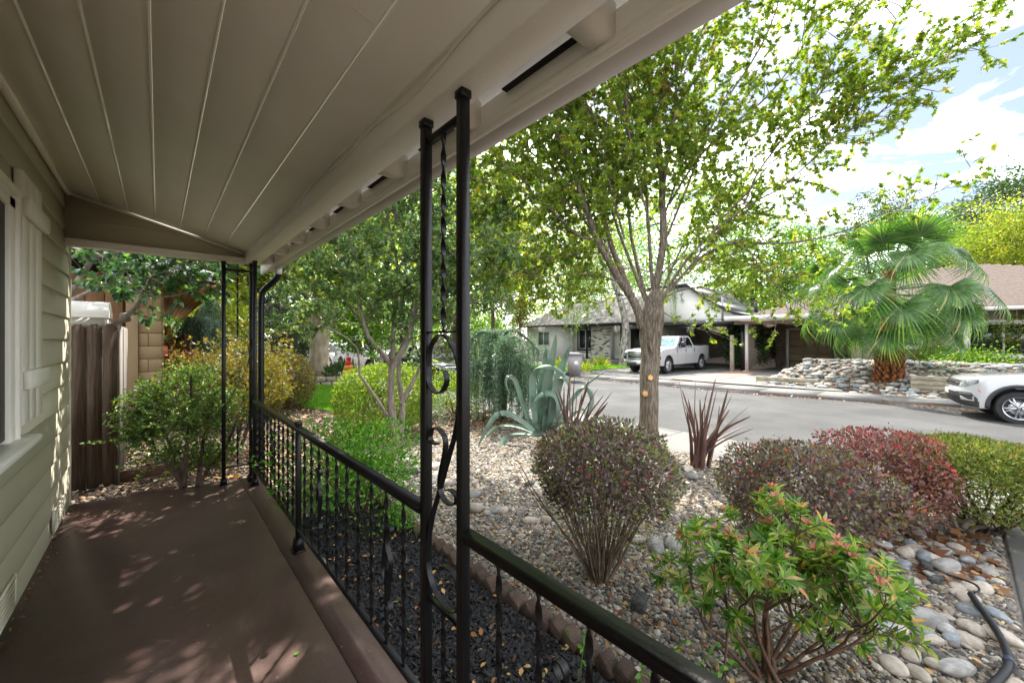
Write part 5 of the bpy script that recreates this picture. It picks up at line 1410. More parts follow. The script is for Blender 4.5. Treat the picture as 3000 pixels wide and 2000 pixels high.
weeper('weeping_spruce', b, [[b, b + (0, 0, 2), b + (0, 0, 3.6)]] + [[b + (0, 0, h), b + (math.cos(a) * .4, math.sin(a) * .4, h + .1), b + (math.cos(a) * .85, math.sin(a) * .85, h - .25)] for h, a in ((3.3, 0), (3.0, 2), (2.7, 4), (2.5, 1), (2.2, 5.2), (2.0, 3), (1.7, 0.4), (1.6, 2.5), (1.3, 4.4), (1.2, 1.5))], 16, 'drooping dark spruce behind the downspout, left of the pale trunk', 133, .9, .09, lm='leaf_grey', trunk_r=.12)

# --- background trees: trunk, limbs and a crown of leaf clumps
def bgtree(name, px, d, y0, y1, hw, lm, label, seed, n=5200, leaf=.16, bark='bark_dark', trunk=None, tpl='diamond', cl=46, spread=.38, squash=1.0, stems_n=1, cat='tree', zbase=None):
    q = np.random.default_rng(seed); base = GD(px if trunk is None else trunk, d, zbase)
    th = thing(name, base, label, cat)
    ctop, cbot = PX(px, y0, d), PX(px, y1, d); c = (ctop + cbot) / 2; rz = (ctop[2] - cbot[2]) / 2; rx = hw / FPX * d
    rad = np.array((rx, rx * squash, rz))
    nb = NB(); ends = []
    R0 = max(.05, min(.28, rx * .06))
    for k in range(stems_n):
        o = q.normal(size=3) * (.12, .12, 0) * (stems_n > 1)
        P = wander(q, base + o, c - base + q.normal(size=3) * rx * .1, np.linalg.norm(c - base) * 1.05, 8, .05); nb.tube(P, np.linspace(R0, R0 * .4, 9), 9, cap=False)
        for _ in range(9):
            i = q.integers(3, 9); e = c + rdir(q, 1)[0] * rad * q.uniform(.5, .95)
            Q = wander(q, P[i], e - P[i], np.linalg.norm(e - P[i]), 7, .10); nb.tube(Q, np.linspace(R0 * .4, .012, 8), 5, cap=False); ends += list(Q[4:])
    mk('trunk', nb, MT[bark], th, smooth=True)
    n = int(n * (1.75 if d < 36 else 1.3)); k = max(8, n // cl); D = rdir(q, k); Rr = lumps(q, D, .14, 8, 2.6) * q.uniform(.25, 1, k) ** .45
    CC = c + D * Rr[:, None] * rad
    CC = np.concatenate([CC, np.array(ends)[q.integers(0, len(ends), k // 4)]]); k = len(CC)
    sp = rx * spread * .5
    idx = np.repeat(np.arange(k), cl); m = len(idx)
    off = q.normal(size=(m, 3)) * np.array((sp, sp, sp * .62)) * q.uniform(.5, 1.1, (k, 1))[idx]
    P = CC[idx] + off
    nb = NB(); leaves(nb, P, off + q.normal(size=(m, 3)) * sp, q.normal(size=(m, 3)) * .7 + (0, 0, .8), q.uniform(leaf * .6, leaf * 1.25, m), tpl)
    mk('crown', nb, MT[lm], th)
    return th
bgtree('yellow_maple', 700, 13.5, 540, 850, 130, 'leaf_yellowgreen', 'yellow-green maple crown seen right above the downspout elbow', 201, 5200, .13, tpl='star', trunk=905)
th = bgtree('sycamore_tree', 950, 15.6, 330, 900, 210, 'leaf_yellowgreen', 'tall tree with stout pale trunk rising out of the block ring', 202, 9000, .17, bark='bark_pale', trunk=935, tpl='star')
b = GD(935, 15.6); nb = NB(); nb.tube([b, b + (0, 0, .25), b + (0, 0, 1.2), b + (.05, 0, 2.6), b + (.1, 0, 4.5)], [.50, .40, .345, .32, .28], 16); mk('bole', nb, MT['bark_pale'], th, smooth=True)
bgtree('far_tree', 560, 30, 640, 1010, 150, 'leaf_green', 'far green tree above the silvery weeping cedar', 203, 5200, .26)
bgtree('far_tree', 660, 24, 700, 1020, 90, 'leaf_yellowgreen', 'yellow-green far tree between the far iron posts', 204, 4200, .22)
bgtree('far_tree', 800, 34, 560, 1000, 160, 'leaf_green', 'far green tree behind the drooping spruce', 205, 5000, .28)
bgtree('small_tree', 880, 18, 860, 1060, 75, 'leaf_dkgreen', 'small multi-stemmed dark tree left of the pale trunk', 206, 3600, .14, stems_n=3)
bgtree('small_tree', 1075, 13, 800, 1030, 85, 'leaf_green', 'small multi-stemmed green tree left of the parked pickup nose', 207, 4200, .12, stems_n=3)
bgtree('far_tree', 1100, 40, 420, 1000, 230, 'leaf_green', 'large far green tree behind the holly crown', 208, 7000, .34)
bgtree('far_tree', 1330, 30, 450, 990, 150, 'leaf_green', 'far green tree behind the double post', 209, 6000, .27)
bgtree('far_tree', 1440, 24, 440, 960, 120, 'leaf_yellowgreen', 'yellow-green tree just right of the double post, left of the white house', 210, 8000, .20)
bgtree('ivy_trunk_tree', 1525, 27, 640, 960, 70, 'leaf_yellowgreen', 'yellowing tree with reddish ivy at the left end of the white house', 211, 3800, .18)
bgtree('far_tree', 1640, 46, 380, 940, 260, 'leaf_yellowgreen', 'tall yellow-green tree behind the dark roof of the white house', 212, 9000, .34)
bgtree('far_tree', 1960, 44, 420, 900, 230, 'leaf_green', 'tall green tree behind the white gable', 213, 8000, .34)
bgtree('far_tree', 2210, 38, 600, 960, 130, 'leaf_green', 'round green tree between white house and tan house', 214, 6500, .27)
bgtree('far_tree', 2370, 36, 650, 930, 120, 'leaf_green', 'green tree behind the tan house, left of the palm', 215, 5600, .27)
bgtree('thin_tree', 2590, 32, 535, 830, 100, 'leaf_dkgreen', 'thin-topped grey-green tree rising behind the palm', 216, 3400, .18, cl=24, spread=.3)
bgtree('far_tree', 2835, 34, 610, 830, 85, 'leaf_grey', 'dark grey-green oak right of the palm, behind the tan roof', 217, 8000, .24)
bgtree('far_tree', 2960, 24, 590, 850, 140, 'leaf_yellowgreen', 'yellow-green tree above the tan roof at the right edge', 218, 7500, .17)
bgtree('far_tree', 3030, 36, 440, 800, 150, 'leaf_dkgreen', 'tall dark green tree at the right edge of the sky', 219, 10000, .30)
bgtree('hedge_tree', 2180, 23.5, 925, 1080, 55, 'leaf_dkgreen', 'tall dark hedge shrub between the carport and the white porch post', 220, 5200, .13, stems_n=4, cat='shrub')
bgtree('hedge_tree', 2270, 27, 925, 1080, 50, 'leaf_dkgreen', 'dark shrub behind the white post, left of the garage', 221, 4200, .14, stems_n=3, cat='shrub')
for k, (px, d, hw, y0) in enumerate(((-300, 60, 500, 600), (620, 70, 420, 640), (1150, 75, 420, 620), (1700, 75, 420, 640), (2300, 70, 420, 700), (2900, 60, 420, 680), (3600, 60, 500, 640))):
    bgtree('distant_tree', px, d, y0, 1010, hw * .5, 'leaf_green', ('far-off tree crown left of the porch', 'distant tree behind the far iron posts', 'distant tree behind the parked cars', 'distant tree far behind the white house', 'distant tree far behind the tan garage', 'distant tree far behind the tan roof', 'far-off tree beyond the right edge')[k], 240 + k, 5200, .6)
for k, (px, d, hw, y0, y1, lab) in enumerate(((980, 46, 120, 880, 1045, 'far hedge behind the white SUV'), (1180, 38, 130, 900, 1050, 'far hedge behind the parked pickup'), (1330, 34, 110, 890, 1055, 'far hedge behind the weeping cedar'), (720, 40, 120, 900, 1050, 'far hedge behind the downspout'), (1440, 40, 80, 900, 1050, 'far hedge left of the white house'))):
    bgtree('far_hedge', px, d, y0, y1, hw, 'leaf_dkgreen' if k % 2 else 'leaf_green', lab, 260 + k, 2600, .26, stems_n=3, cat='hedge')
# birch in front of the white house: hanging twigs
b = GD(1828, 26.2)
th = thing('birch_tree', b, 'old birch with flaking trunk and hanging twigs before the white house', 'tree'); q = np.random.default_rng(230)
nb = NB(); P = smooth_path([b, b + (0, 0, .3), PX(1828, 1020, 26.2), PX(1835, 970, 26.2), PX(1825, 900, 26.2), PX(1790, 800, 26.2), PX(1780, 700, 26)], 2); nb.tube(P, np.interp(np.linspace(0, 1, len(P)), [0, .05, .2, 1], [.55, .42, .30, .12]), 12)
LP, LA = [], []
for (px, py) in ((1700, 790), (1690, 850), (1720, 760), (1650, 760), (1750, 820), (1680, 900), (1640, 830), (1860, 800), (2010, 860), (2030, 840), (1990, 850), (1720, 870), (1740, 780)):
    e = PX(px, py, 26 + q.uniform(-1.5, 1)); Q = smooth_path([P[-6], (P[-6] + e) / 2 + (0, 0, .8), e], 2); nb.tube(Q, np.linspace(.05, .012, len(Q)), 5, cap=False)
    for _ in range(26):
        s = Q[q.integers(len(Q) // 2, len(Q))] + q.normal(size=3) * (.35, .35, .1); H = q.uniform(.8, 2.0)
        S = [s, s + q.normal(size=3) * .08 + (0, 0, -H * .5), s + q.normal(size=3) * .12 + (0, 0, -H)]; nb.tube(S, .006, 3, cap=False)
        for t in np.linspace(.1, 1, 24): LP.append(s + (np.array(S[2]) - s) * t + q.normal(size=3) * .05); LA.append(q.normal(size=3) * .6 + (0, 0, -1))
mk('trunk', nb, MT['bark_birch'], th, smooth=True)
nb = NB(); m = len(LP); leaves(nb, LP, LA, rdir(q, m), q.uniform(.07, .12, m), 'diamond'); mk('crown', nb, MT['leaf_green'], th)
# ivy leaves turned red-brown on one trunk
nb = NB(); m = 900; t = q.random(m); P = PX(1520, 1000, 26.5) + np.outer(t, PX(1518, 760, 26.5) - PX(1520, 1000, 26.5)) + q.normal(size=(m, 3)) * (.28, .28, .1)
leaves(nb, P, rdir(q, m), rdir(q, m), q.uniform(.10, .18, m), 'diamond'); mk('red_ivy', nb, MT['leaf_brown'], None, label='red-brown ivy climbing a trunk at the left end of the white house', cat='ivy')

# --- fan palm
base = GD(2605, 13.7, .0); pt = thing('fan_palm', base, 'fan palm with shaggy brown trunk on the rock mound across the street', 'palm tree')
q = np.random.default_rng(301)
nb = NB(); H = 3.9; zs = np.linspace(-.3, H, 14)
nb.tube([base + (0, 0, z) for z in zs], np.interp(zs, [-.3, 0, .5, 1.4, 2.0, H], [.42, .37, .32, .29, .22, .16]), 16); trunk = mk('trunk', nb, MT['palm_fibre'], pt, smooth=True)
bm = NB(); bm.prism([(-.10, 0), (.10, 0), (.07, .16), (.035, .30), (-.035, .30), (-.07, .16)], (0, 0, 0), (0, 1, 0), (0, 0, 1), (.035, 0, 0)); bm = bm.mesh('boot'); bm.materials.append(MT['palm_fibre'])
for lv in range(17):
    z = -.12 + lv * .10; R = np.interp(z, [-.3, 0, .5, 1.4, 2.0], [.42, .37, .32, .29, .23]); n = 13
    for k in range(n):
        a = (k + .5 * (lv % 2) + q.uniform(-.2, .2)) * 6.283 / n
        M = Matrix.Translation((math.cos(a) * R, math.sin(a) * R, z)) @ Matrix.Rotation(a, 4, 'Z') @ Matrix.Rotation(q.uniform(.08, .45), 4, 'Y') @ Matrix.Diagonal((1, q.uniform(.6, .95), q.uniform(.5, .85), 1))
        inst('boot', bm, trunk, M)
def fan_mesh(seed, span, Lseg, droop):
    """a palm fan: stalk end at the origin, blade along +x, split segments with bent tips"""
    q = np.random.default_rng(seed); nb = NB(); n = 44
    for i in range(n):
        a = (i / (n - 1) - .5) * span; L_ = Lseg * (1 - .22 * abs(a / span * 2) ** 2) * q.uniform(.9, 1.06)
        d = np.array((math.cos(a), math.sin(a), 0)); s = np.array((-math.sin(a), math.cos(a), 0)); dr = droop * q.uniform(.6, 1.6)
        T_ = [0, .25, .5, .72, .88, 1]; W = [.012, .044, .040, .027, .013, .002]
        V = []
        for t, w in zip(T_, W):
            p = d * t * L_ + np.array((0, 0, -dr * max(0, t - .45) ** 2 * 3 * L_ + .06 * math.sin(t * 3)))
            V += [p - s * w * .5 * Lseg, p + np.array((0, 0, -.018 * Lseg * (1 - t))), p + s * w * .5 * Lseg]
        F = []
        for k in range(5):
            o = 3 * k; F += [(o, o + 3, o + 4, o + 1), (o + 1, o + 4, o + 5, o + 2)]
        nb.add(V, F)
    me = nb.mesh('frond'); me.materials.append(MT['leaf_palm']); return me
fans = [fan_mesh(400 + i, (3.5, 3.9, 4.3)[i % 3], 1.12 + .1 * (i % 2), (.22, .4, .65)[i % 3]) for i in range(6)]
crown = base + (0, 0, H * .86)
stalk = NB(); k = 0
for ring, (n, el, Ls, zoff) in enumerate(((6, 1.25, 1.25, .25), (7, .85, 1.5, .14), (7, .45, 1.95, .05), (7, .1, 2.1, -.1), (7, -.22, 1.95, -.2), (5, -.5, 1.6, -.3))):
    for i in range(n):
        a = i * 6.283 / n + ring * .37 + q.uniform(-.15, .15); e = el + q.uniform(-.14, .14); Lk = Ls * q.uniform(.85, 1.1)
        d0 = np.array((math.cos(a) * math.cos(e), math.sin(a) * math.cos(e), math.sin(e)))
        p0 = crown + (0, 0, zoff * 1.5) + d0 * .15; p2 = p0 + d0 * Lk + (0, 0, -.12 * Lk)
        P = smooth_path([p0, p0 + d0 * Lk * .55 + (0, 0, .05), p2], 2); stalk.tube(P, np.linspace(.022, .012, len(P)), 5, cap=False)
        x = unit(P[-1] - P[-3] + (0, 0, -.25 if ring > 1 else .05)); y = unit(np.cross((0, 0, 1.0), x)); z = np.cross(x, y)
        M = Matrix(((x[0], y[0], z[0], p2[0] - base[0]), (x[1], y[1], z[1], p2[1] - base[1]), (x[2], y[2], z[2], p2[2] - base[2]), (0, 0, 0, 1)))
        inst('frond', fans[(k * 5 + ring) % 6], pt, M @ Matrix.Rotation(q.uniform(-.5, .5), 4, 'X')); k += 1
mk('leaf_stalks', stalk, MT['leaf_palm'], pt, smooth=True)

# ---------------------------------------------------------------- neighbour's side, left
fen = thing('plank_fence', (-.6, 6.3, ZM), 'dark dog-eared plank fence return beside the house wall', 'fence')
rr = random.Random(9)
for k in range(5):
    w = .118; x = -.344 - w / 2 - k * .121; h = 1.80 + rr.uniform(-.012, .012)
    nb = NB(); nb.prism([(-w/2, 0), (w/2, 0), (w/2, h - .05), (w/2 - .035, h), (-w/2 + .035, h), (-w/2, h - .05)], (x, 6.28 + rr.uniform(-.004, .004), ZM), (1,0,0), (0,0,1), (0, .018, 0))
    mk('plank', nb, MT['fence_wood'], fen)
f2 = thing('plank_fence', (-.37, 7, ZM), 'grey weathered plank fence running back toward the neighbour block wall', 'fence')
for k in range(11):
    w = .142; y = 6.31 + w / 2 + k * .146; h = 1.78 + rr.uniform(-.015, .015)
    nb = NB(); nb.prism([(-w/2, 0), (w/2, 0), (w/2, h - .05), (w/2 - .035, h), (-w/2 + .035, h), (-w/2, h - .05)], (-.345 + rr.uniform(-.004, .004), y, ZM), (0,1,0), (0,0,1), (.018, 0, 0))
    mk('plank', nb, MT['grey_fence_wood'], f2)
nb = NB(); nb.box((-.42, 6.32, 1.30), (-.385, 7.9, 1.39)); mk('fence_rail', nb, MT['fence_wood'], f2)
# white rounded hood seen over the fence
hd = thing('white_hood', (-.95, 6.62, ZM), 'white peeling half-round hood standing behind the plank fence', 'shed hood')
nb = NB(); nb.box((-1.6, 6.40, ZM), (-.46, 6.80, 1.74)); mk('cabinet', nb, MT['white_paint'], hd)
n = 10; pr = [(math.cos(PI * i / n) * .26, math.sin(PI * i / n) * .19) for i in range(n + 1)]
nb = NB(); nb.prism(pr, (-1.65, 6.60, 1.745), (0,1,0), (0,0,1), (1.23, 0, 0)); mk('half_round_cap', nb, MT['white_paint'], hd, smooth=True, ang=40)
nb = NB(); nb.box((-1.64, 6.362, 1.60), (-.45, 6.399, 1.742)); nb.box((-.458, 6.365, 1.56), (-.43, 6.83, 1.742)); mk('cap_skirt', nb, MT['white_paint'], hd)

# neighbour's brown house
nh = thing('neighbour_house', (0, 9.5, ZM), 'brown neighbour house with painted block corner and wide wood eave', 'house')
nb = NB(); nb.box((-8, 9.36, -.3), (.02, 24, 2.6)); mk('wall_core', nb, MT['brown_siding'], nh)
bh, bw = .22, .40; k = 0
z = -.15
while z < 2.55:
    off = .20 if k % 2 else 0
    for (a, b) in (((-.25, -.13), (-.126, .04)) if k % 2 else ((-.25, .04),)):
        nb = NB(); nb.cbox(((a + b) / 2, 9.30, z + bh / 2), (b - a, .10, bh - .006), .005); mk('block', nb, MT['block_paint'], nh)
    for j in range(8):
        y0 = 9.352 + j * .4 - off
        if y0 < 9.352: y0 = 9.352; y1 = 9.352 + .2 - .006
        else: y1 = y0 + .394
        nb = NB(); nb.cbox((.045, (y0 + y1) / 2, z + bh / 2), (.05, y1 - y0, bh - .006), .005); mk('block', nb, MT['block_paint'], nh)
    z += bh; k += 1
for k in range(16):
    x1 = -.55 - k * .22
    nb = NB(); nb.cbox((x1, 9.335, 1.25), (.212, .03, 2.7), .006); mk('vertical_board', nb, MT['brown_siding'], nh)
nb = NB(); nb.cbox((-.33, 9.27, 1.2), (.15, .14, 2.7), .006); mk('corner_post', nb, MT['block_paint'], nh)
# eave: slatted soffit, fascia, roof
for k in range(7):
    nb = NB(); nb.cbox((.13 + k * .10, 15.5, 2.50 - .010 * k), (.088, 13.6, .02), .004); mk('soffit_board', nb, MT['soffit_wood'], nh)
nb = NB(); nb.cbox((.80, 15.5, 2.47), (.03, 13.7, .14), .006); mk('fascia', nb, MT['soffit_wood'], nh)
nb = NB(); nb.cbox((-.6, 8.70, 2.86), (2.78, .03, .16), .006, M=rot('Y', .20)); nb.cbox((-3.8, 8.70, 3.30), (3.9, .03, .16), .006, M=rot('Y', .10)); mk('rake_board', nb, MT['white_paint'], nh)
nb = NB(); nb.prism([(.86, 2.54), (.86, 2.60), (-4, 3.62), (-4, 3.56)], (0, 8.68, 0), (1,0,0), (0,0,1), (0, 14, 0)); mk('roof', nb, MT['roof_shingle_dark'], nh)
# lantern and orange mailbox on that wall
p = PX(492, 970, 13.2); ln = thing('wall_lantern', p - (0, 0, .2), 'small black wall lantern with amber glass on the neighbour house', 'lantern')
nb = NB(); nb.lathe([(.0, .18), (.03, .175), (.10, .15), (.11, .14), (.10, .135), (.0, .135)], p, 12); nb.tube([p + (0, 0, .16), p + (-.5, 0, .17)], .015, 6); mk('cap_and_bracket', nb, MT['black_trim'], ln)
nb = NB(); nb.lathe([(.0, -.16), (.085, -.16), (.09, .13), (.0, .13)], p, 12); mk('amber_glass', nb, MT['lantern_glow'], ln, smooth=True, ang=40)
p = PX(472, 1026, 9.5); nb = NB(); nb.prism([(0, -.14), (.22, -.14), (.22, .09), (.10, .13), (0, .12)], p + (-.10, 0, 0), (1,0,0), (0,0,1), (0, .12, 0)); mk('orange_box', nb, MT['orange_paint'], label='orange letter box on the edge of the neighbour block wall', cat='letter box')
# white house far left
wl_ = thing('far_white_house', GD(540, 45), 'pale house wall far behind the silvery weeping cedar', 'house')
c = GD(540, 45); nb = NB(); nb.box((c[0] - 6, c[1], -.3), (c[0] + 6, c[1] + 8, 3.6)); mk('wall', nb, MT['stucco_white'], wl_)
nb = NB(); nb.prism([(-6.6, 3.5), (6.6, 3.5), (0, 5.6)], (c[0], c[1] - .6, 0), (1,0,0), (0,0,1), (0, 9.2, 0)); mk('roof', nb, MT['roof_shingle_dark'], wl_)
nb = NB(); nb.box((c[0] - 2, c[1] - .04, 1.0), (c[0] - .6, c[1] - .01, 2.2)); mk('window', nb, MT['window_glass'], wl_)

# block ring round the pale trunk
b = GD(940, 15.2); rg = thing('block_ring', b, 'round two-course planter of tan wall blocks around the pale trunk', 'planter')
for lv in range(2):
    n = 22
    for k in range(n):
        a = (k + .5 * lv) * 6.283 / n; nb = NB(); nb.cbox((b[0] + math.cos(a) * 1.15, b[1] + math.sin(a) * 1.15, b[2] + .09 + lv * .175), (.20, .315, .165), .02, M=rot('Z', a)); mk('wall_block', nb, MT['planter_block'], rg)
nb = NB(); nb.lathe([(0, .32), (1.06, .31)], b, 24); mk('soil', nb, MT['soil'], rg)
b2 = GD(1000, 15.0); shrub('iris_clump', b2 + (0, 0, .3), b2 + (0, 0, .42), (.6, .4, .28), 500, (.2, .4), 'needle', 'leaf_dkgreen', 'strappy leaves growing in the block ring right of the pale trunk', 88, st=(4, .005), up=1.4, cat='plant')
# rainbow cone with lettering
b = GD(1021, 13.4); cn = thing('rainbow_cone', b, 'small rainbow-striped pyramid sign standing behind the lawn', 'sign')
cols = [(.7, .05, .05), (.75, .25, .03), (.75, .6, .05), (.1, .4, .1), (.05, .15, .45), (.18, .08, .3)]
for k in range(6):
    m_ = mat('rainbow_%d' % k, cols[k], rough=.6)
    z1, z0 = 1 - k / 6, 1 - (k + 1) / 6; H = 1.0
    def hw(z): return .055 + .23 * (1 - z)
    nb = NB(); nb.add(*frustum(b[0], b[1], b[2] + z0 * H, hw(z0), b[2] + z1 * H, hw(z1))); mk('stripe', nb, m_, cn)
nb = NB(); nb.cbox((b[0], b[1], b[2] + 1.05), (.14, .14, .10), .02); mk('cap', nb, MT['rainbow_0'], cn)
for k, (px, d) in enumerate(((818, 17), (853, 17.4))):
    b = GD(px, d); nb = NB(); nb.cbox((b[0], b[1], b[2] + .52), (.40 if k else .22, .10, 1.05), .01)
    mk('orange_post', nb, MT['orange_paint'], label=('narrow orange board post left of the small dark tree', 'wider orange board post beside the small dark tree')[k], cat='post')

# ---------------------------------------------------------------- white house across the street
def shingles(nb, p0, du, dv, W0, W1, off0, L_, rows, cell, q):
    """courses of shingles on a roof slope: p0 eave corner, du along the eave, dv up the slope; the slope narrows from W0 to W1"""
    n_ = np.cross(du, dv)
    for k in range(rows):
        t0, t1 = k / rows, (k + 1) / rows
        a, w = off0 * t0, W0 + (W1 - W0) * t0
        x = a + q.uniform(-.2, 0)
        while x < a + w:
            c = cell * q.uniform(.75, 1.3); x1 = min(x + c, a + w); x0 = max(x, a); x += c
            if x1 - x0 < .03: continue
            h = .018 + q.uniform(0, .008)
            A = p0 + du * (x0 + .006) + dv * (t0 * L_ - .02); B = p0 + du * (x1 - .006) + dv * (t0 * L_ - .02)
            C = p0 + du * (x1 - .006) + dv * (t1 * L_); D = p0 + du * (x0 + .006) + dv * (t1 * L_)
            nb.add([A + n_ * h, B + n_ * h, C + n_ * .004, D + n_ * .004, A, B], [(0, 1, 2, 3), (4, 5, 1, 0)])
HZ = ZF + .12
wh = thing('white_house', (25, 17, HZ), 'white stucco bungalow with dark roof, brick chimney and carport', 'house')
def part_box(name, a, b, m, parent=wh): return mk(name, NB().box(a, b), MT[m], parent)
part_box('wall', (24.5, 21.6, ZF - .1), (32, 25.6, 2.66), 'stucco_white')
part_box('wall', (26.0, 13.6, ZF - .1), (32, 21.59, 2.66), 'stucco_white')
part_box('porch_slab', (23.9, 14.6, ZF - .1), (25.99, 21.58, ZF + .32), 'concrete_old')
part_box('porch_step', (23.4, 15.3, ZF - .1), (23.89, 17.6, ZF + .15), 'concrete_old')
# windows
def window(parent, x, y0, y1, z0, z1, frame='white_paint', gl='window_glass', mull=1, sill=False, trim=None):
    w = mk('window', NB().box((x - .02, y0, z0), (x - .012, y1, z1)), MT[gl], parent)
    nb = NB(); f = .06
    for a in [y0, y1 - f] + ([((y0 + y1) / 2) - f / 2] if mull else []): nb.box((x - .05, a, z0), (x - .021, a + f, z1))
    nb.box((x - .048, y0 + f, z0), (x - .022, y1 - f, z0 + f)); nb.box((x - .048, y0 + f, z1 - f), (x - .022, y1 - f, z1)); mk('frame', nb, MT[frame], w)
    if trim:
        nb = NB(); f = .13
        nb.box((x - .07, y0 - f, z0 - f), (x - .051, y0, z1 + f)); nb.box((x - .07, y1, z0 - f), (x - .051, y1 + f, z1 + f)); nb.box((x - .07, y0, z1), (x - .051, y1, z1 + f)); nb.box((x - .07, y0, z0 - f), (x - .051, y1, z0)); mk('trim', nb, MT[trim], w)
    return w
window(wh, 24.5, 22.85, 24.2, 1.0, 2.2, gl='lit_glass')
window(wh, 26.0, 19.55, 20.95, .75, 2.35, trim='black_trim')
window(wh, 26.0, 14.0, 14.9, .9, 2.2)
# brick chimney with bricks, low brick wall
bmt, n, l, out = newmat('painted_brick'); b_ = n.new('ShaderNodeBsdfPrincipled'); l.new(b_.outputs[0], out.inputs[0]); b_.inputs['Roughness'].default_value = .85
oi = n.new('ShaderNodeObjectInfo'); cr = n.new('ShaderNodeValToRGB'); cr.color_ramp.interpolation = 'CONSTANT'; l.new(oi.outputs['Random'], cr.inputs[0])
for i, (p_, c_) in enumerate(((0, '#e4e1dc'), (.45, '#cfcac5'), (.68, '#8d7f78'), (.85, '#6f625e'))):
    e = cr.color_ramp.elements[i] if i < 2 else cr.color_ramp.elements.new(p_)
    e.position = p_; e.color = srgb(c_)
l.new(cr.outputs[0], b_.inputs['Base Color'])
chm = mk('chimney', NB().box((25.42, 17.52, HZ - .1), (26, 19.28, 2.62)), MT['stucco_white'], wh)
brk = NB().cbox((0, 0, 0), (.03, .30, .098), .006).mesh('brick'); brk.materials.append(bmt)
o0 = ORG[wh]
for lv in range(23):
    for k in range(6):
        y = 17.52 + .147 + k * .293 + (.146 if lv % 2 else 0)
        if y > 19.2: continue
        inst('brick', brk, chm, loc=np.array((25.412, y, HZ + .06 + lv * .108)) - o0)
for lv in range(5):
    for k in range(9):
        inst('brick', brk, chm, loc=np.array((25.385, 19.5 + k * .31 - (.15 if lv % 2 else 0), HZ + .0 + lv * .108)) - o0)
part_box('low_brick_wall', (25.4, 19.3, ZF), (25.9, 22.0 - .45, HZ + .56), 'stucco_white')
for y in (19.05, 16.0): part_box('porch_post', (24.62, y, HZ), (24.74, y + .12, 2.55), 'black_trim')
part_box('front_door', (25.95, 15.15, HZ + .1), (25.99, 16.1, 2.3), 'black_trim')
part_box('letter_slot', (25.96, 16.75, 1.1), (25.995, 17.1, 1.2), 'black_trim')
part_box('porch_beam', (24.60, 13.6, 2.52), (24.76, 21.58, 2.70), 'black_trim')
def number(ch, loc, size, parent, m='black_trim', rz=-PI / 2, name='house_number'):
    cu = bpy.data.curves.new(name, 'FONT'); cu.body = ch; cu.size = size; cu.extrude = .012; cu.align_x = 'CENTER'
    ob = bpy.data.objects.new('t', cu); COL.objects.link(ob); bpy.context.view_layer.update()
    me = bpy.data.meshes.new_from_object(ob.evaluated_get(bpy.context.evaluated_depsgraph_get())); bpy.data.objects.remove(ob)
    me.materials.clear(); me.materials.append(MT[m])
    return inst(name, me, parent, Matrix.Translation(Vector(loc) - Vector(ORG[parent])) @ Matrix.Rotation(rz, 4, 'Z') @ Matrix.Rotation(PI / 2, 4, 'X'))
number('2', (25.97, 16.9, 1.98), .34, wh); number('6', (25.97, 16.9, 1.66), .34, wh)
# roofs
q = np.random.default_rng(77)
nb = NB(); nb.add([(24.0,13.4,2.70),(24.0,26.1,2.70),(28.2,23.4,4.9),(28.2,13.4,4.9),(33,26.1,2.7),(33,13.4,2.7)], [(0,3,2,1),(1,2,4),(2,3,5,4)]); rf = mk('roof', nb, MT['roof_shingle_dark'], wh)
du, dv = np.array((0, 1.0, 0)), unit(np.array((4.2, 0, 2.2)))
nb = NB(); shingles(nb, np.array((24.0, 13.4, 2.705)), du, dv, 12.7, 10.0, 0, 4.74, 22, .6, q)
sh_ = mk('shingle_courses', nb, MT['shingle_dark_piece'], rf, kind='stuff')
part_box('fascia', (23.95, 13.4, 2.57), (23.999, 26.1, 2.72), 'black_trim'); part_box('eave_soffit', (24.0, 13.4, 2.665), (26.0, 26.1, 2.685), 'white_paint')
# carport with gable
part_box('carport_beam', (23.6, 7.7, 2.32), (24.0, 13.5, 2.55), 'black_trim'); part_box('carport_ceiling', (24.0, 7.9, 2.45), (31.5, 13.5, 2.54), 'black_trim')
part_box('carport_post', (23.7, 7.75, ZF), (23.9, 7.95, 2.32), 'black_trim'); part_box('carport_back_wall', (31.0, 7.8, ZF), (31.4, 13.6, 2.45), 'house_tan'); part_box('carport_side_wall', (24.2, 7.72, ZF), (31, 7.86, 2.45), 'house_tan')
pr = [(7.3, 2.60), (8.4, 2.95), (9.5, 3.6), (11.0, 4.75), (13.4, 4.75), (13.4, 2.60)]
nb = NB(); nb.prism([(y, z) for y, z in pr], (24.05, 0, 0), (0,1,0), (0,0,1), (.3, 0, 0)); mk('gable', nb, MT['stucco_white'], wh)
nb = NB()
for (a, b) in zip([(6.9, 2.55)] + pr[1:3], pr[1:4]): nb.prism([a, b, (b[0], b[1] + .14), (a[0], a[1] + .14)], (23.8, 0, 0), (0,1,0), (0,0,1), (7, 0, 0))
nb.prism([(11, 4.75), (14, 4.75), (14, 4.9), (11, 4.9)], (23.8, 0, 0), (0,1,0), (0,0,1), (7, 0, 0)); mk('gable_roof', nb, MT['black_trim'], wh)
nb = NB(); nb.tube([(24.0, 9.0, 2.6), (24.0, 9.0, 3.9)], .05, 6); mk('conduit', nb, MT['plastic_grey'], wh)
nb = NB(); nb.tube([(25.0, 7.6, 2.8), (25, 7.6, 3.7)], .09, 8); mk('vent_pipe', nb, MT['black_trim'], wh)
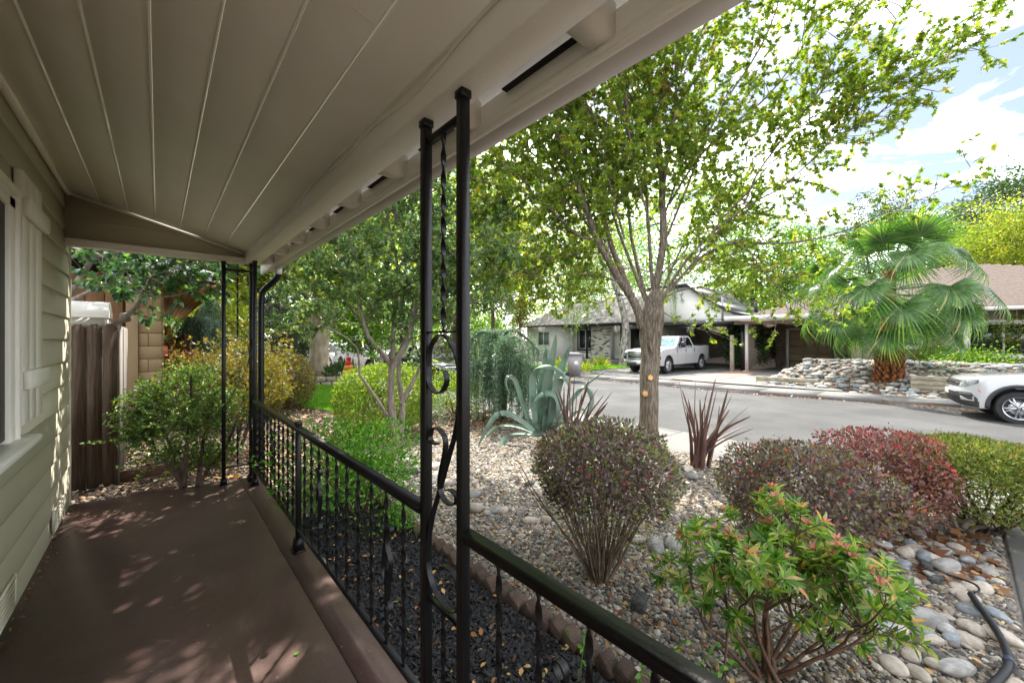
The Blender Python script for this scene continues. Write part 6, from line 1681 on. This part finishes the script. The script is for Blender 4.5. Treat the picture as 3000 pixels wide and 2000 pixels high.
# things stored in the carport
for k, (y, z, s, m, lab) in enumerate(((8.6, 0, (.6, .7, .4), 'plastic_navy', 'blue storage box on the carport floor behind the truck'), (9.3, 0, (.5, .5, .5), 'plastic_grey', 'grey storage box on the carport floor'), (8.5, 1.0, (.5, .5, .5), 'dead_leaf_tan', 'cardboard box on the carport shelf'))):
    nb = NB(); nb.cbox((29.6, y, ZF + .2 + z + s[2] / 2 - .16), s, .03); nb.cbox((29.6, y, ZF + .2 + z + s[2] - .14), (s[0] + .05, s[1] + .05, .05), .01)
    mk('storage_box', nb, MT[m], label=lab, cat='box')
shf = thing('storage_shelf', (29.6, 8.8, ZF), 'dark metal shelf at the back of the carport', 'shelf')
for zz in (.75, 1.25, 1.8): part_box('shelf_board', (29.2, 8.0, ZF + zz), (30, 10.0, ZF + zz + .03), 'black_trim', shf)
for y in (8.0, 9.97): part_box('upright', (29.2, y, ZF), (29.24, y + .03, ZF + 1.8), 'black_trim', shf)
# side fence pieces
sf = thing('wood_fence', (26, 27, ZF), 'tan board fence at the left end of the white house', 'fence')
for k in range(9):
    nb = NB(); nb.cbox((27, 25.75 + k * .2, .62), (.03, .19, 1.7), .006); mk('board', nb, MT['soffit_wood'], sf)
wf = GD(2145, 21.6); nb = NB(); nb.cbox((wf[0], wf[1], .75), (.18, .18, 2.0), .02); mk('timber_post', nb, MT['planter_block'], label='rough pale timber post at the right corner of the carport', cat='post')
# lawn across the street, bin
ring = [np.array((x, y, ZF + .03)) for x, y in ((16.7, 13.7), (22.8, 13.7), (22.8, 15.2), (19.5, 19.0), (16.6, 19.5))]
nb = NB(); nb.add(ring, [tuple(range(5))]); mk('far_lawn', nb, MT['lawn_soil'], kind='structure'); grass('far_lawn_grass', ring, 16000, .11, 'small green front lawn beside the white pickup', 62)
nb = NB(); nb.add([(16.5,19.5,ZF+.03),(24.4,16.0,ZF+.03),(24.4,26,ZF+.03),(16.5,26,ZF+.03)], [(0,1,2,3)]); mk('white_house_yard', nb, MT['concrete'], kind='structure')
def wheelie_bin(name, b, rz, m, label, scale=1.0, sticker=False):
    th = thing(name, b, label, 'wheelie bin', rz=rz, local=True); th.scale = (scale,) * 3
    nb = NB(); s = [(0.22, .20, .0), (.30, .27, .92)]
    V = []
    for hx, hy, z in ((.24, .22, .10), (.31, .29, .98)): V += [(-hx, -hy, z), (hx, -hy, z), (hx, hy, z), (-hx, hy, z)]
    nb.add(V, [(3,2,1,0),(4,5,6,7),(0,1,5,4),(1,2,6,5),(2,3,7,6),(3,0,4,7)]); nb.cbox((0, 0, .985), (.68, .62, .05), .015); mk('body', nb, MT[m], th)
    nb = NB(); nb.prism([(-.36, 0), (.36, 0), (.34, .05), (.2, .085), (-.2, .085), (-.34, .05)], (0, -.32, 1.012), (1,0,0), (0,0,1), (0, .66, 0)); mk('lid', nb, MT[m], th)
    for sg in (-1, 1):
        nb = NB(); nb.lathe([(.0, -.03), (.12, -.03), (.13, 0), (.12, .03), (0, .03)], (-.26, sg * .27, .13), 14, M=rot('X', PI / 2)); mk('wheel', nb, MT['tyre'], th, smooth=True, ang=40)
    nb = NB(); nb.tube([(-.38, -.25, .95), (-.38, .25, .95)], .02, 6); mk('handle', nb, MT['plastic_dark'], th)
    if sticker:
        nb = NB(); nb.lathe([(.0, 0), (.10, 0), (.10, .006), (0, .006)], (.0, 0, 0), 18)
        o = mk('round_sticker', nb, MT['white_paint'], th); o.matrix_local = Matrix.Translation((.05, -.275, .66)) @ Matrix.Rotation(PI / 2 - .07, 4, 'X')
    return th
b = GD(1682, 17.6, ZF + .03); wheelie_bin('wheelie_bin', b, math.radians(-45), 'plastic_grey', 'grey wheelie bin with round white sticker by the far kerb', 1.05, True)
b = GD(2212, 25.0, ZF + .06); wheelie_bin('wheelie_bin', b, math.radians(-40), 'plastic_navy', 'navy wheelie bin behind the white carport post', 1.1)
b = GD(2236, 25.4, ZF + .06); wheelie_bin('wheelie_bin', b, math.radians(-35), 'plastic_dark', 'dark green-black wheelie bin touching the navy one', 1.1)
for (px, d, lab) in ((1712, 20, 'small yellow-green strap plant right of the grey bin'), (1760, 24, 'small strap plant at the left edge of the far lawn'), (1640, 22, 'yellow-green strap plant left of the grey bin')):
    b = GD(px, d, ZF + .03); shrub('strap_plant', b, b + (0, 0, .2), (.3, .3, .25), 90, (.35, .6), 'needle', 'leaf_yellowgreen', lab, int(px), st=(3, .01), up=1.3, shell=.9, cat='plant')

# ---------------------------------------------------------------- tan house across the street
tn = thing('tan_house', (26, 1, ZF), 'tan board-sided house with brown shingle hip roof behind the palm', 'house')
def tb(name, a, b, m): return mk(name, NB().box(a, b), MT[m], tn)
tb('wall_core', (24.5, -8, ZF), (33, 3.4, 2.66), 'house_tan'); tb('garage_core', (27.8, 3.41, ZF), (33, 7.4, 2.66), 'house_tan')
for k in range(28):
    y = -7.9 + k * .405
    nb = NB(); nb.cbox((24.48, y + .2, 1.2), (.03, .39, 2.9), .008); mk('wall_board', nb, MT['house_tan'], tn)
z = ZF
while z < 2.5:
    for (a, b) in ((7.0, 7.2), (7.205, 7.4)):
        nb = NB(); nb.cbox((27.79, (a + b) / 2 + (.03 if int(z * 9) % 2 else 0), z + .1), (.04, b - a - .01, .19), .006); mk('shake', nb, MT['shake_brown'], tn)
    z += .195
gd = mk('garage_door', NB().box((27.74, 4.0, ZF + .05), (27.77, 6.7, 2.05)), MT['garage_door'], tn)
for lv in range(5):
    for k in range(4):
        nb = NB(); nb.cbox((27.73, 4.0 + .345 + k * .67, ZF + .27 + lv * .445), (.03, .60, .385), .012); mk('door_panel', nb, MT['garage_door'], gd)
nb = NB(); nb.box((27.70, 6.7, ZF), (27.78, 6.86, 2.15)); nb.box((27.70, 3.9, 2.05), (27.78, 6.7, 2.2)); mk('door_frame', nb, MT['white_paint'], tn)
tb('carport_roof', (22.5, 4.2, 2.52), (27.7, 8.3, 2.60), 'white_paint'); tb('carport_fascia', (22.42, 4.2, 2.50), (22.499, 8.3, 2.72), 'white_paint'); tb('carport_side_fascia', (22.5, 8.301, 2.50), (27.7, 8.36, 2.72), 'white_paint')
tb('carport_beam', (23.4, 4.3, 2.32), (23.55, 8.2, 2.519), 'house_tan')
tb('carport_post', (23.40, 7.5, ZF + .1), (23.54, 7.64, 2.32), 'white_paint'); tb('post_footing', (23.3, 7.4, ZF - .1), (23.64, 7.74, ZF + .1), 'planter_block')
window(tn, 24.45, -2.0, -.2, .9, 2.15, frame='white_paint', mull=1, trim='white_paint'); window(tn, 24.45, 1.2, 2.5, 1.2, 2.2, frame='white_paint', trim='white_paint')
pk0, pk1 = np.array((28.6, 2.0, 5.0)), np.array((28.6, -.6, 5.0))
E = [np.array(p) for p in ((23.7, 7.9, 2.72), (23.7, -9.0, 2.72), (33.6, -9, 2.72), (33.6, 7.9, 2.72))]
nb = NB(); nb.add(E + [pk0, pk1], [(1, 0, 4, 5), (0, 3, 4), (3, 2, 5, 4), (2, 1, 5)]); rf = mk('roof', nb, MT['roof_shingle_tan'], tn)
nb = NB(); dv = unit(np.array((4.9, 0, 2.28))); n_ = 28; Lr = np.linalg.norm((4.9, 2.28))
shingles(nb, np.array((23.7, -9.0, 2.725)), np.array((0, 1.0, 0)), dv, 16.9, 2.6, 8.4, Lr, n_, .42, q)
for i_ in range(len(nb.F)): nb.F[i_] = nb.F[i_][:, ::-1]
mk('shingle_courses', nb, MT['shingle_tan_piece'], rf, kind='stuff')
tb('gutter', (23.58, -9.05, 2.62), (23.695, 7.95, 2.745), 'white_paint')
# rock mound, retaining boards, rocks
mc = GD(2560, 14.6, 0); nb = NB()
def mound_z(x, y):
    h = .9 * min(1, max(0, (x - 17.25) / 3.3)); w_ = min(1, max(0, (5.6 - y) / 1.3)) * min(1, max(0, (y + 3.0) / 1.5))
    return ZF - .03 + h * w_ + .03 * math.sin(x * 3.1) * math.sin(y * 2.3)
sheet('rock_mound', list(np.linspace(16.9, 24.4, 18)), list(np.linspace(-2.8, 6.2, 16)), lambda x, y: mound_z(x, y) + .0, MT['soil'])
cob = []
for kd in 'gbt': cob += SM[kd][:2]
rr = random.Random(12); k = 0
while k < 290:
    y = rr.uniform(-1.6, 5.4); x = rr.uniform(17.0, 21.2)
    s = rr.uniform(.12, .27); M = Matrix.Translation((x, y, mound_z(x, y) + s * .15)) @ Matrix.Rotation(rr.uniform(0, 3), 4, 'Z') @ Matrix.Rotation(rr.uniform(-.3, .3), 4, 'X') @ Matrix.Diagonal((s * 1.3, s, s * .65, 1))
    inst('mound_cobble', cob[k % len(cob)], None, M, label='pale rounded cobble covering the mound around the palm', cat='stone', group='cobbles on the palm mound'); k += 1
qq = np.random.default_rng(14); n_ = 1500; Pm = np.column_stack([qq.uniform(17.0, 22.5, n_), qq.uniform(-2.2, 5.4, n_)]); Zm = np.array([mound_z(x, y) for x, y in Pm]) + .01; sm_ = qq.uniform(.05, .15, n_)
scatter_gn('mound_pebbles', np.column_stack([Pm, Zm]), np.column_stack([qq.normal(0, .3, n_), qq.normal(0, .3, n_), qq.uniform(0, 6, n_)]), np.column_stack([sm_ * 1.3, sm_, sm_ * .7]), MT['creek_cobbles'], 'ico', 2, 'smaller stones filling the gaps between cobbles on the palm mound', 'stones')
rw = thing('retaining_wall', (17.6, .0, ZF), 'low weathered timber retaining wall behind the white car nose', 'retaining wall')
for lv in range(4):
    nb = NB(); nb.cbox((18.1 + .19 * 1.2, -1.2, ZF + .09 + lv * .15), (.12, 4.6, .142), .015, M=rot('Z', .19)); mk('timber', nb, MT['planter_block'], rw)
for lv in range(2):
    for k in range(2):
        nb = NB(); nb.cbox((17.75 + .1 * k, 4.9 - k * 1.0, ZF + .1 + lv * .15), (.14, .98, .142), .015); mk('timber', nb, MT['planter_block'], rw)
for (px, d, hw, y0, y1, lm, lab, sd_) in ((2890, 16.5, 90, 930, 1060, 'leaf_green', 'loose flowering shrub in front of the tan house window', 91), (2980, 15.5, 80, 880, 1060, 'leaf_yellowgreen', 'tall yellow-green shrub at the right edge before the tan house', 92), (2740, 17, 60, 1000, 1075, 'leaf_yellowgreen', 'low yellow-green shrub right of the palm trunk', 93), (2520, 19.5, 40, 1040, 1075, 'leaf_dkgreen', 'small dark shrub left of the palm against the tan wall', 94), (2830, 15.2, 90, 1030, 1085, 'leaf_green', 'low leafy shrub behind the retaining wall', 95)):
    bgtree('front_shrub', px, d, y0, y1, hw, lm, lab, sd_, 2600, .10, stems_n=3, cat='shrub', spread=.5)

# ---------------------------------------------------------------- vehicles  (x forward, y left, z up)
def arch(cx, cz_, r_, a0, a1, n=10):
    return [(cx + r_ * math.cos(a), cz_ + r_ * math.sin(a)) for a in np.linspace(a0, a1, n)]
def loft(outline, w, frontx, rearx, fc=.28, rc=.12, crown=.05, side_tuck=.03, zmid=.75):
    """body shell: side outline swept across the width, nose and tail rounded in plan"""
    O = np.array(outline, float); n = len(O); ss = np.array([.15, .3, .42, .52, .6, .68, .75, .81, .86, .905, .94, .97, .99, 1.0]); ss = np.concatenate([-ss[::-1], [0], ss])
    V = []
    for s in ss:
        a = abs(s); x = O[:, 0].copy(); z = O[:, 1].copy()
        x -= fc * a ** 3 * np.clip((x - frontx * .80) / (frontx * .20), 0, 1) ** 1.5
        x += rc * a ** 3 * np.clip((-x + rearx * .55) / (-rearx * .45), 0, 1) ** 2
        z = np.where(z > zmid, z - crown * a ** 4 * np.clip((z - zmid) / .3, 0, 1), z)
        y = np.full(n, s * w) ; y -= np.sign(s) * side_tuck * np.clip((z - zmid) / .5, 0, 1) * a
        if a > .99: x = x * .994; z = np.where(z > zmid, z - .02, z + .012)
        V.append(np.stack([x, y, z], 1))
    k = len(ss); V = np.concatenate(V); F = []
    for i in range(k - 1):
        for j in range(n):
            j2 = (j + 1) % n; F.append((i * n + j, i * n + j2, (i + 1) * n + j2, (i + 1) * n + j))
    F.append(tuple(range(n))[::-1]); F.append(tuple(range((k - 1) * n, k * n)))
    # outward check
    nb = NB(); nb.add(V, F); return nb
def wheel(th, x, y, R, wdt, rim_r, spokes, rim_m='alloy', sp_w=.05, double=False, cap=None):
    """tyre, rim barrel, spokes, hub"""
    sg = 1 if y > 0 else -1; M = rot('X', -PI / 2 * sg)
    w = mk('wheel', NB().lathe([(rim_r, -wdt * .9), (R * .93, -wdt), (R, -wdt * .8), (R, -wdt * .15), (R * .94, 0), (rim_r * 1.05, .0), (rim_r, -.015)], (x, y, R), 36, M=M), MT['tyre'], th, smooth=True, ang=35)
    nb = NB(); nb.lathe([(rim_r * 1.0, .003), (rim_r * .93, -.004), (rim_r * .90, -.06), (rim_r * .9, -wdt * .8)], (x, y, R), 36, M=M); mk('rim', nb, MT[rim_m], w, smooth=True, ang=35)
    nb = NB(); nb.lathe([(0, -.085), (rim_r * .9, -.09)], (x, y, R), 24, M=M); mk('brake_shadow', nb, MT['alloy_dark'], w)
    nb = NB(); nb.lathe([(0, -.06), (rim_r * .62, -.06), (rim_r * .62, -.075)], (x, y, R), 24, M=M); mk('brake_disc', nb, MT['alloy'], w)
    nb = NB()
    for i in range(spokes):
        for e in ((-.16, .16) if double else (0,)):
            a = i * 6.283 / spokes + .25 + e; d = np.array((math.cos(a), math.sin(a))); t = np.array((-d[1], d[0]))
            a2 = i * 6.283 / spokes + .25; d2 = np.array((math.cos(a2), math.sin(a2)))
            p0, p1 = d2 * rim_r * .14, d * rim_r * .92
            V = []
            for p, hw_, zf, zb in ((p0, sp_w * .55, -.012, -.05), (p1, sp_w * .42, -.008, -.05)):
                for s_, zz in ((-1, zb), (-.55, zf), (.55, zf), (1, zb)): V.append((p[0] + t[0] * hw_ * s_, p[1] + t[1] * hw_ * s_, zz))
            V = xf(M, np.array(V)) + np.array((x, y, R)); nb.add(V, [(0, 1, 5, 4), (1, 2, 6, 5), (2, 3, 7, 6), (4, 5, 6, 7)])
    mk('spokes', nb, MT[rim_m], w)
    nb = NB(); nb.lathe([(0, .0), (rim_r * .15, -.002), (rim_r * .17, -.012), (rim_r * .17, -.05)], (x, y, R), 18, M=M); mk('hub_cap', nb, MT['chrome'], w, smooth=True, ang=35)
    return w
def sidewin(th, pts, yb, yt, zb, zt, name='side_window', m='car_glass', off=.006):
    """panes on both flanks; half width runs from yb at zb to yt at zt"""
    for sg in (-1, 1):
        A = [(x, sg * (yb + (yt - yb) * (z - zb) / (zt - zb) + off), z) for x, z in pts]
        B = [(x, y - sg * .012, z) for x, y, z in A]; k = len(A)
        nb = NB(); nb.add(A + B, [tuple(range(k)) if sg < 0 else tuple(range(k))[::-1]] + [(i, (i + 1) % k, k + (i + 1) % k, k + i) for i in range(k)]); mk(name, nb, MT[m], th)
def cabin(th, pts, yb, yt, zb, zt, m):
    V = []
    for sg in (-1, 1): V += [(x, sg * (yb + (yt - yb) * (z - zb) / (zt - zb)), z) for x, z in pts]
    k = len(pts); F = [tuple(range(k)), tuple(range(k, 2 * k))[::-1]] + [(i, k + i, k + (i + 1) % k, (i + 1) % k) for i in range(k)]
    nb = NB(); nb.add(V, F); return mk('cabin', nb, MT[m], th, smooth=True, ang=30)
def slopewin(th, p0, p1, y0, y1, name, m, off=.008):
    """windscreen or rear window between two points of the cabin outline"""
    p0, p1 = np.array(p0), np.array(p1); d = unit(p1 - p0); nrm = np.array((d[1], -d[0])) * off * (1 if d[0] < 0 else 1)
    a, b = p0 + d * .05, p1 - d * .05
    if (a + nrm)[1] < a[1]: nrm = -nrm
    V = [(a[0] + nrm[0], -y0, a[1] + nrm[1]), (a[0] + nrm[0], y0, a[1] + nrm[1]), (b[0] + nrm[0], y1, b[1] + nrm[1]), (b[0] + nrm[0], -y1, b[1] + nrm[1])]
    nb = NB(); nb.add(V, [(0, 1, 2, 3)]); return mk(name, nb, MT[m], th)
def boxes(th, name, m, lst, bev=.01):
    for c, s in lst:
        nb = NB(); nb.cbox(c, s, bev); mk(name, nb, MT[m], th)

def liners(th, xs_, zc, r_, w):
    for sx in xs_:
        for sg in (-1, 1):
            P = np.array([(x, sg * (w - .185), z) for x, z in arch(sx, zc, r_, PI + .12, -.12, 18)])
            nb = NB(); nb.ribbon(P, (0, 1, 0), .34, .006); mk('arch_liner', nb, MT['plastic_dark'], th)
def pickup(loc, rz, label, paint='car_white', detail=True):
    th = thing('pickup_truck', loc, label, 'pickup truck', rz=rz, local=True)
    w = 1.02; fx, rx = 1.95, -1.90; R = .41
    O = [(2.86, .42), (2.95, .55), (2.97, .95), (2.93, 1.12), (2.78, 1.20), (2.2, 1.27), (1.15, 1.33), (-.98, 1.35), (-1.02, 1.41), (-2.9, 1.43), (-2.96, 1.38), (-2.95, .62), (-2.85, .55)]
    O += [(rx - .50, .55)] + arch(rx, .42, .52, PI - .25, .1, 12) + [(rx + .53, .44), (fx - .53, .44)] + arch(fx, .42, .52, PI - .1, .2, 12) + [(fx + .53, .42)]
    nb = loft(O, w, 2.97, -2.96, fc=.22, rc=.04, zmid=.95, side_tuck=.05, crown=.04); mk('body', nb, MT[paint], th, smooth=True, ang=32)
    C = [(1.2, 1.31), (.42, 1.86), (.22, 1.915), (-.62, 1.925), (-.82, 1.87), (-1.02, 1.34)]
    cabin(th, C, .965, .76, 1.31, 1.925, paint)
    slopewin(th, C[0], C[1], .90, .74, 'windscreen', 'sunshade' if detail else 'car_glass')
    sidewin(th, [(.82, 1.38), (.36, 1.80), (.20, 1.84), (.10, 1.84), (.10, 1.38)], .965, .76, 1.31, 1.925)
    sidewin(th, [(.02, 1.38), (.02, 1.84), (-.60, 1.84), (-.72, 1.76), (-.84, 1.38)], .965, .76, 1.31, 1.925)
    for sx in (fx, rx):
        for sg in (-1, 1): wheel(th, sx, sg * (w - .03), R, .26, .255, 6, sp_w=.06, double=True)
    boxes(th, 'underbody', 'plastic_dark', [((fx, 0, .62), (.9, 1.40, .55)), ((rx, 0, .62), (.9, 1.40, .55)), ((0, 0, .46), (4.6, 1.5, .10))]); liners(th, (fx, rx), .42, .515, w)
    boxes(th, 'bed_liner', 'plastic_dark', [((-1.95, 0, 1.425), (1.75, 1.72, .03))])
    boxes(th, 'grille', 'plastic_dark', [((2.93, 0, .93), (.12, 1.40, .36))], .03)
    boxes(th, 'grille_bar', 'chrome', [((2.985, 0, 1.00), (.05, 1.42, .05)), ((2.985, 0, .90), (.05, 1.42, .035)), ((2.985, 0, .78), (.05, 1.3, .03))])
    boxes(th, 'bumper', 'chrome', [((2.93, 0, .60), (.20, 1.72, .20)), ((2.80, .88, .60), (.3, .2, .22)), ((2.80, -.88, .60), (.3, .2, .22))], .05)
    boxes(th, 'lower_valance', 'plastic_dark', [((2.92, 0, .44), (.16, 1.5, .14))], .03)
    boxes(th, 'headlight', 'lamp_glass', [((2.80, .86, 1.02), (.24, .26, .13)), ((2.80, -.86, 1.02), (.24, .26, .13))], .03)
    boxes(th, 'fog_pocket', 'plastic_dark', [((2.76, .93, .82), (.25, .16, .18)), ((2.76, -.93, .82), (.25, .16, .18))], .03)
    boxes(th, 'turn_signal', 'orange_lens', [((2.64, .965, 1.02), (.08, .08, .10)), ((2.64, -.965, 1.02), (.08, .08, .10))])
    for sg in (-1, 1):
        nb = NB(); nb.cbox((.72, sg * 1.16, 1.46), (.14, .24, .30), .04); nb.cbox((.74, sg * 1.0, 1.36), (.10, .30, .06), .02); mk('mirror', nb, MT['plastic_dark'], th)
        boxes(th, 'mirror_badge', 'alloy', [((.72, sg * 1.285, 1.48), (.10, .012, .05))])
        boxes(th, 'door_handle', 'chrome', [((.02 + .14, sg * 1.0, 1.16), (.16, .03, .035)), ((-.86, sg * 1.0, 1.16), (.16, .03, .035))])
        boxes(th, 'door_seam', 'plastic_dark', [((1.02, sg * 1.012, .88), (.010, .02, .82)), ((.06, sg * 1.012, .88), (.010, .02, .82)), ((-.97, sg * 1.012, .90), (.012, .02, .84))], .002)
        boxes(th, 'rocker_trim', 'chrome', [((.05, sg * 1.0, .47), (2.5, .03, .05))])
        boxes(th, 'fender_badge', 'alloy', [((1.16, sg * 1.012, 1.20), (.26, .012, .03)), ((-2.7, sg * 1.0, 1.36), (.22, .02, .03))])
    boxes(th, 'number_plate', 'white_paint', [((3.035, 0, .56), (.02, .32, .16))], .005)
    nb = NB(); nb.prism([(0, 0), (.14, 0), (.02, .07)], (.05, -.012, 1.925), (1,0,0), (0,0,1), (0, .024, 0)); mk('antenna_fin', nb, MT['plastic_dark'], th)
    return th
pickup((21.15, 10.75, ZF + .04), PI, 'white crew-cab pickup truck parked in the driveway of the white house')

def suv(name, loc, rz, label, paint='car_white', nose=False, L_=4.6, cat='car'):
    th = thing(name, loc, label, cat, rz=rz, local=True)
    w = .92; fx, rx, R = 1.40, -1.40, .355; f = L_ / 2
    O = [(f - .16, .30), (f - .06, .38), (f - .0, .52), (f, .66), (f - .03, .78), (f - .07, .885), (f - .14, .935), (f - .45, 1.00), (f - .95, 1.06), (f - 1.32, 1.10), (-f + .5, 1.14), (-f + .1, 1.12), (-f, .90), (-f + .02, .5), (-f + .15, .38)]
    O += [(rx - .46, .38)] + arch(rx, .36, .44, PI - .1, .1, 12) + [(rx + .47, .27), (fx - .47, .27)] + arch(fx, .36, .44, PI - .12, .1, 14) + [(fx + .46, .30)]
    nb = loft(O, w, f, -f, fc=.34, rc=.15, zmid=.78, side_tuck=.04, crown=.055)
    mk('body', nb, MT[paint], th, smooth=True, ang=40)
    C = [(f - 1.25, 1.07), (f - 1.95, 1.56), (f - 2.3, 1.66), (-f + .75, 1.67), (-f + .35, 1.58), (-f + .12, 1.10)]
    cabin(th, C, .86, .64, 1.07, 1.67, paint)
    slopewin(th, C[0], C[1], .80, .64, 'windscreen', 'car_glass'); slopewin(th, C[5], C[4], .74, .62, 'rear_window', 'car_glass')
    sidewin(th, [(f - 1.55, 1.14), (f - 2.05, 1.50), (f - 2.3, 1.58), (f - 2.5, 1.59), (f - 2.5, 1.14)], .86, .64, 1.07, 1.67)
    sidewin(th, [(f - 2.58, 1.14), (f - 2.58, 1.59), (-f + 1.1, 1.59), (-f + 1.1, 1.14)], .86, .64, 1.07, 1.67)
    for sx in (fx, rx):
        for sg in (-1, 1):
            wh_ = wheel(th, sx, sg * (w - .015), R, .225, .245, 5, rim_m='alloy', sp_w=.045, double=True)
            if nose:   # the letters on the hub
                y0 = sg * (w - .015); Mh = rot('X', -PI / 2 * sg)
                nb = NB()
                for pts in ([(-.020, .022), (0, .002), (.020, .022)], [(-.026, .008), (-.013, -.022), (0, -.004), (.013, -.022), (.026, .008)]):
                    nb.ribbon(resample(np.array([(sx + a, y0 + sg * .004, R + b) for a, b in pts]), .006), (0, 1, 0), .004, .004)
                mk('hub_emblem', nb, MT['plastic_dark'], wh_)
                nb = NB(); nb.tube([(sx + math.cos(a) * .031, y0 + sg * .004, R + math.sin(a) * .031) for a in np.linspace(0, 6.283, 25)], .003, 5, cap=False); mk('hub_ring', nb, MT['plastic_dark'], wh_)
    boxes(th, 'underbody', 'plastic_dark', [((fx, 0, .52), (.80, 1.30, .50)), ((rx, 0, .52), (.80, 1.30, .50)), ((0, 0, .32), (3.4, 1.5, .08))]); liners(th, (fx, rx), .36, .436, w)
    for sg in (-1, 1):
        for sx in (fx, rx):       # arch cladding
            Pa = [(x, z) for x, z in arch(sx, .36, .465, PI + .1, -.1, 20)]
            nb = NB(); nb.ribbon(np.array([(x, sg * (w - .012), z) for x, z in Pa]), (0, 1, 0), .05, .075); mk('arch_trim', nb, MT['cladding'], th)
        boxes(th, 'sill_trim', 'cladding', [((0, sg * (w - .01), .33), (1.86, .04, .14))], .01)
        nb = NB(); nb.cbox((f - 1.65, sg * 1.0, 1.13), (.12, .22, .15), .04); mk('mirror', nb, MT[paint], th)
        boxes(th, 'door_handle', paint, [((.0, sg * .895, .95), (.18, .03, .03)), ((-.85, sg * .895, .95), (.18, .03, .03))])
        boxes(th, 'door_seam', 'plastic_dark', [((.80, sg * .902, .74), (.008, .02, .62)), ((-.2, sg * .902, .74), (.008, .02, .62))], .002)
    def fy(x, y):   # distance the nose curves back at half width y
        return .34 * (abs(y) / w) ** 3 * min(1, max(0, (x - f * .80) / (f * .20))) ** 1.5
    def nosestrip(nm, m, ys, z0, z1, out, x0=f):
        """a panel lying on the curved nose between two height lines"""
        nb = NB(); V = []; R = 7; k = len(ys)
        for y in ys:
            a_, b_ = (z0(y) if callable(z0) else z0), (z1(y) if callable(z1) else z1)
            for z in np.linspace(a_, b_, R):
                xx = np.interp(z, [.30, .38, .52, .66, .78, .885, .935], [f - .16, f - .06, f, f, f - .03, f - .07, f - .14]); V.append((xx - fy(xx, y) + out, y, z))
        F = [(R * i + j, R * i + j + 1, R * i + R + j + 1, R * i + R + j) for i in range(k - 1) for j in range(R - 1)]
        rim = [R * i for i in range(k)] + [R * (k - 1) + j for j in range(1, R)] + [R * i + R - 1 for i in range(k - 2, -1, -1)] + [j for j in range(R - 2, 0, -1)]
        n0 = len(V); V2 = [(V[i][0] - .035, V[i][1], V[i][2]) for i in rim]; n1 = len(rim)
        F += [(rim[i], n0 + i, n0 + (i + 1) % n1, rim[(i + 1) % n1]) for i in range(n1)]
        nb.add(V + V2, F); return mk(nm, nb, MT[m], th, smooth=True, ang=40)
    nosestrip('upper_grille', 'plastic_dark', np.linspace(-.56, .56, 16), .76, .90, .014)
    nosestrip('grille_bar', 'chrome', np.linspace(-.56, .56, 16), .825, .840, .026)
    nosestrip('lower_grille', 'plastic_dark', np.linspace(-.50, .50, 14), .45, .62, .014)
    nosestrip('lower_lip', 'cladding', np.linspace(-.905, .905, 36), .315, .448, .016)
    nosestrip('number_plate', 'white_paint', np.linspace(-.16, .16, 4), .55, .66, .03)
    for sg in (-1, 1):
        ys = [sg * a for a in np.linspace(.56, .885, 12)]
        nosestrip('headlight', 'lamp_glass', ys, lambda y: .765 + .10 * max(0, (abs(y) - .70) / .185), lambda y: .885 + .035 * (abs(y) - .56) / .32, .014)
        nosestrip('headlight_brow', 'plastic_dark', ys, lambda y: .886 + .035 * (abs(y) - .56) / .32, lambda y: .902 + .035 * (abs(y) - .56) / .32, .018)
        nosestrip('fog_pocket', 'cladding', [sg * a for a in np.linspace(.505, .885, 22)], .445, lambda y: .63 - .12 * max(0, (abs(y) - .80) / .085), .014)
        nosestrip('fog_trim', 'chrome', [sg * a for a in np.linspace(.60, .80, 14)], .592, .607, .024)
        nosestrip('fog_trim', paint, [sg * a for a in np.linspace(.62, .85, 14)], .452, lambda y: .474 + .06 * max(0, (.76 - abs(y)) / .14), .026)
        nosestrip('fog_trim', 'chrome', [sg * a for a in np.linspace(.835, .852, 3)], .47, .56, .024)
        nb = NB(); nb.prism([(0, 0), (.05, 0), (.10, .09), (.05, .09)] if sg > 0 else [(0, 0), (.05, 0), (.10, .09), (.05, .09)], (fx + .50, sg * (w - .012) - .006, .63), (-1 if 0 else 1, 0, 0), (0, 0, 1), (0, .012, 0)); mk('side_reflector', nb, MT['orange_lens'], th)
        boxes(th, 'tail_light', 'orange_lens', [((-f + .05, sg * .74, .95), (.12, .24, .16))])
    return th
# white SUV at the right edge, nose pointing left along the kerb
q_ = np.array((13.95, -2.05)); suv('white_suv', (15.02, -2.05, ZS - .0), PI / 2 - math.atan(-.19) * -1 * -1, 'white SUV parked at the far kerb, cut off by the right edge', nose=True)
suv('white_suv', (8.3, 25.6, ZS), -PI / 2, 'white SUV parked facing the camera beyond the pale trunk', L_=4.7)
suv('black_car', (8.35, 14.6, ZS), -PI / 2, 'dark parked car mostly hidden behind the grey-stemmed tree', paint='car_black', L_=4.5)
pickup((8.4, 20.4, ZS), -PI / 2, 'white parked pickup behind the grey-stemmed tree, between dark car and far SUV', detail=False)
suv('blue_van', (13.6, 36, ZS), -PI / 2, 'light blue parked van far down the street', paint='car_blue', L_=4.9, cat='van')
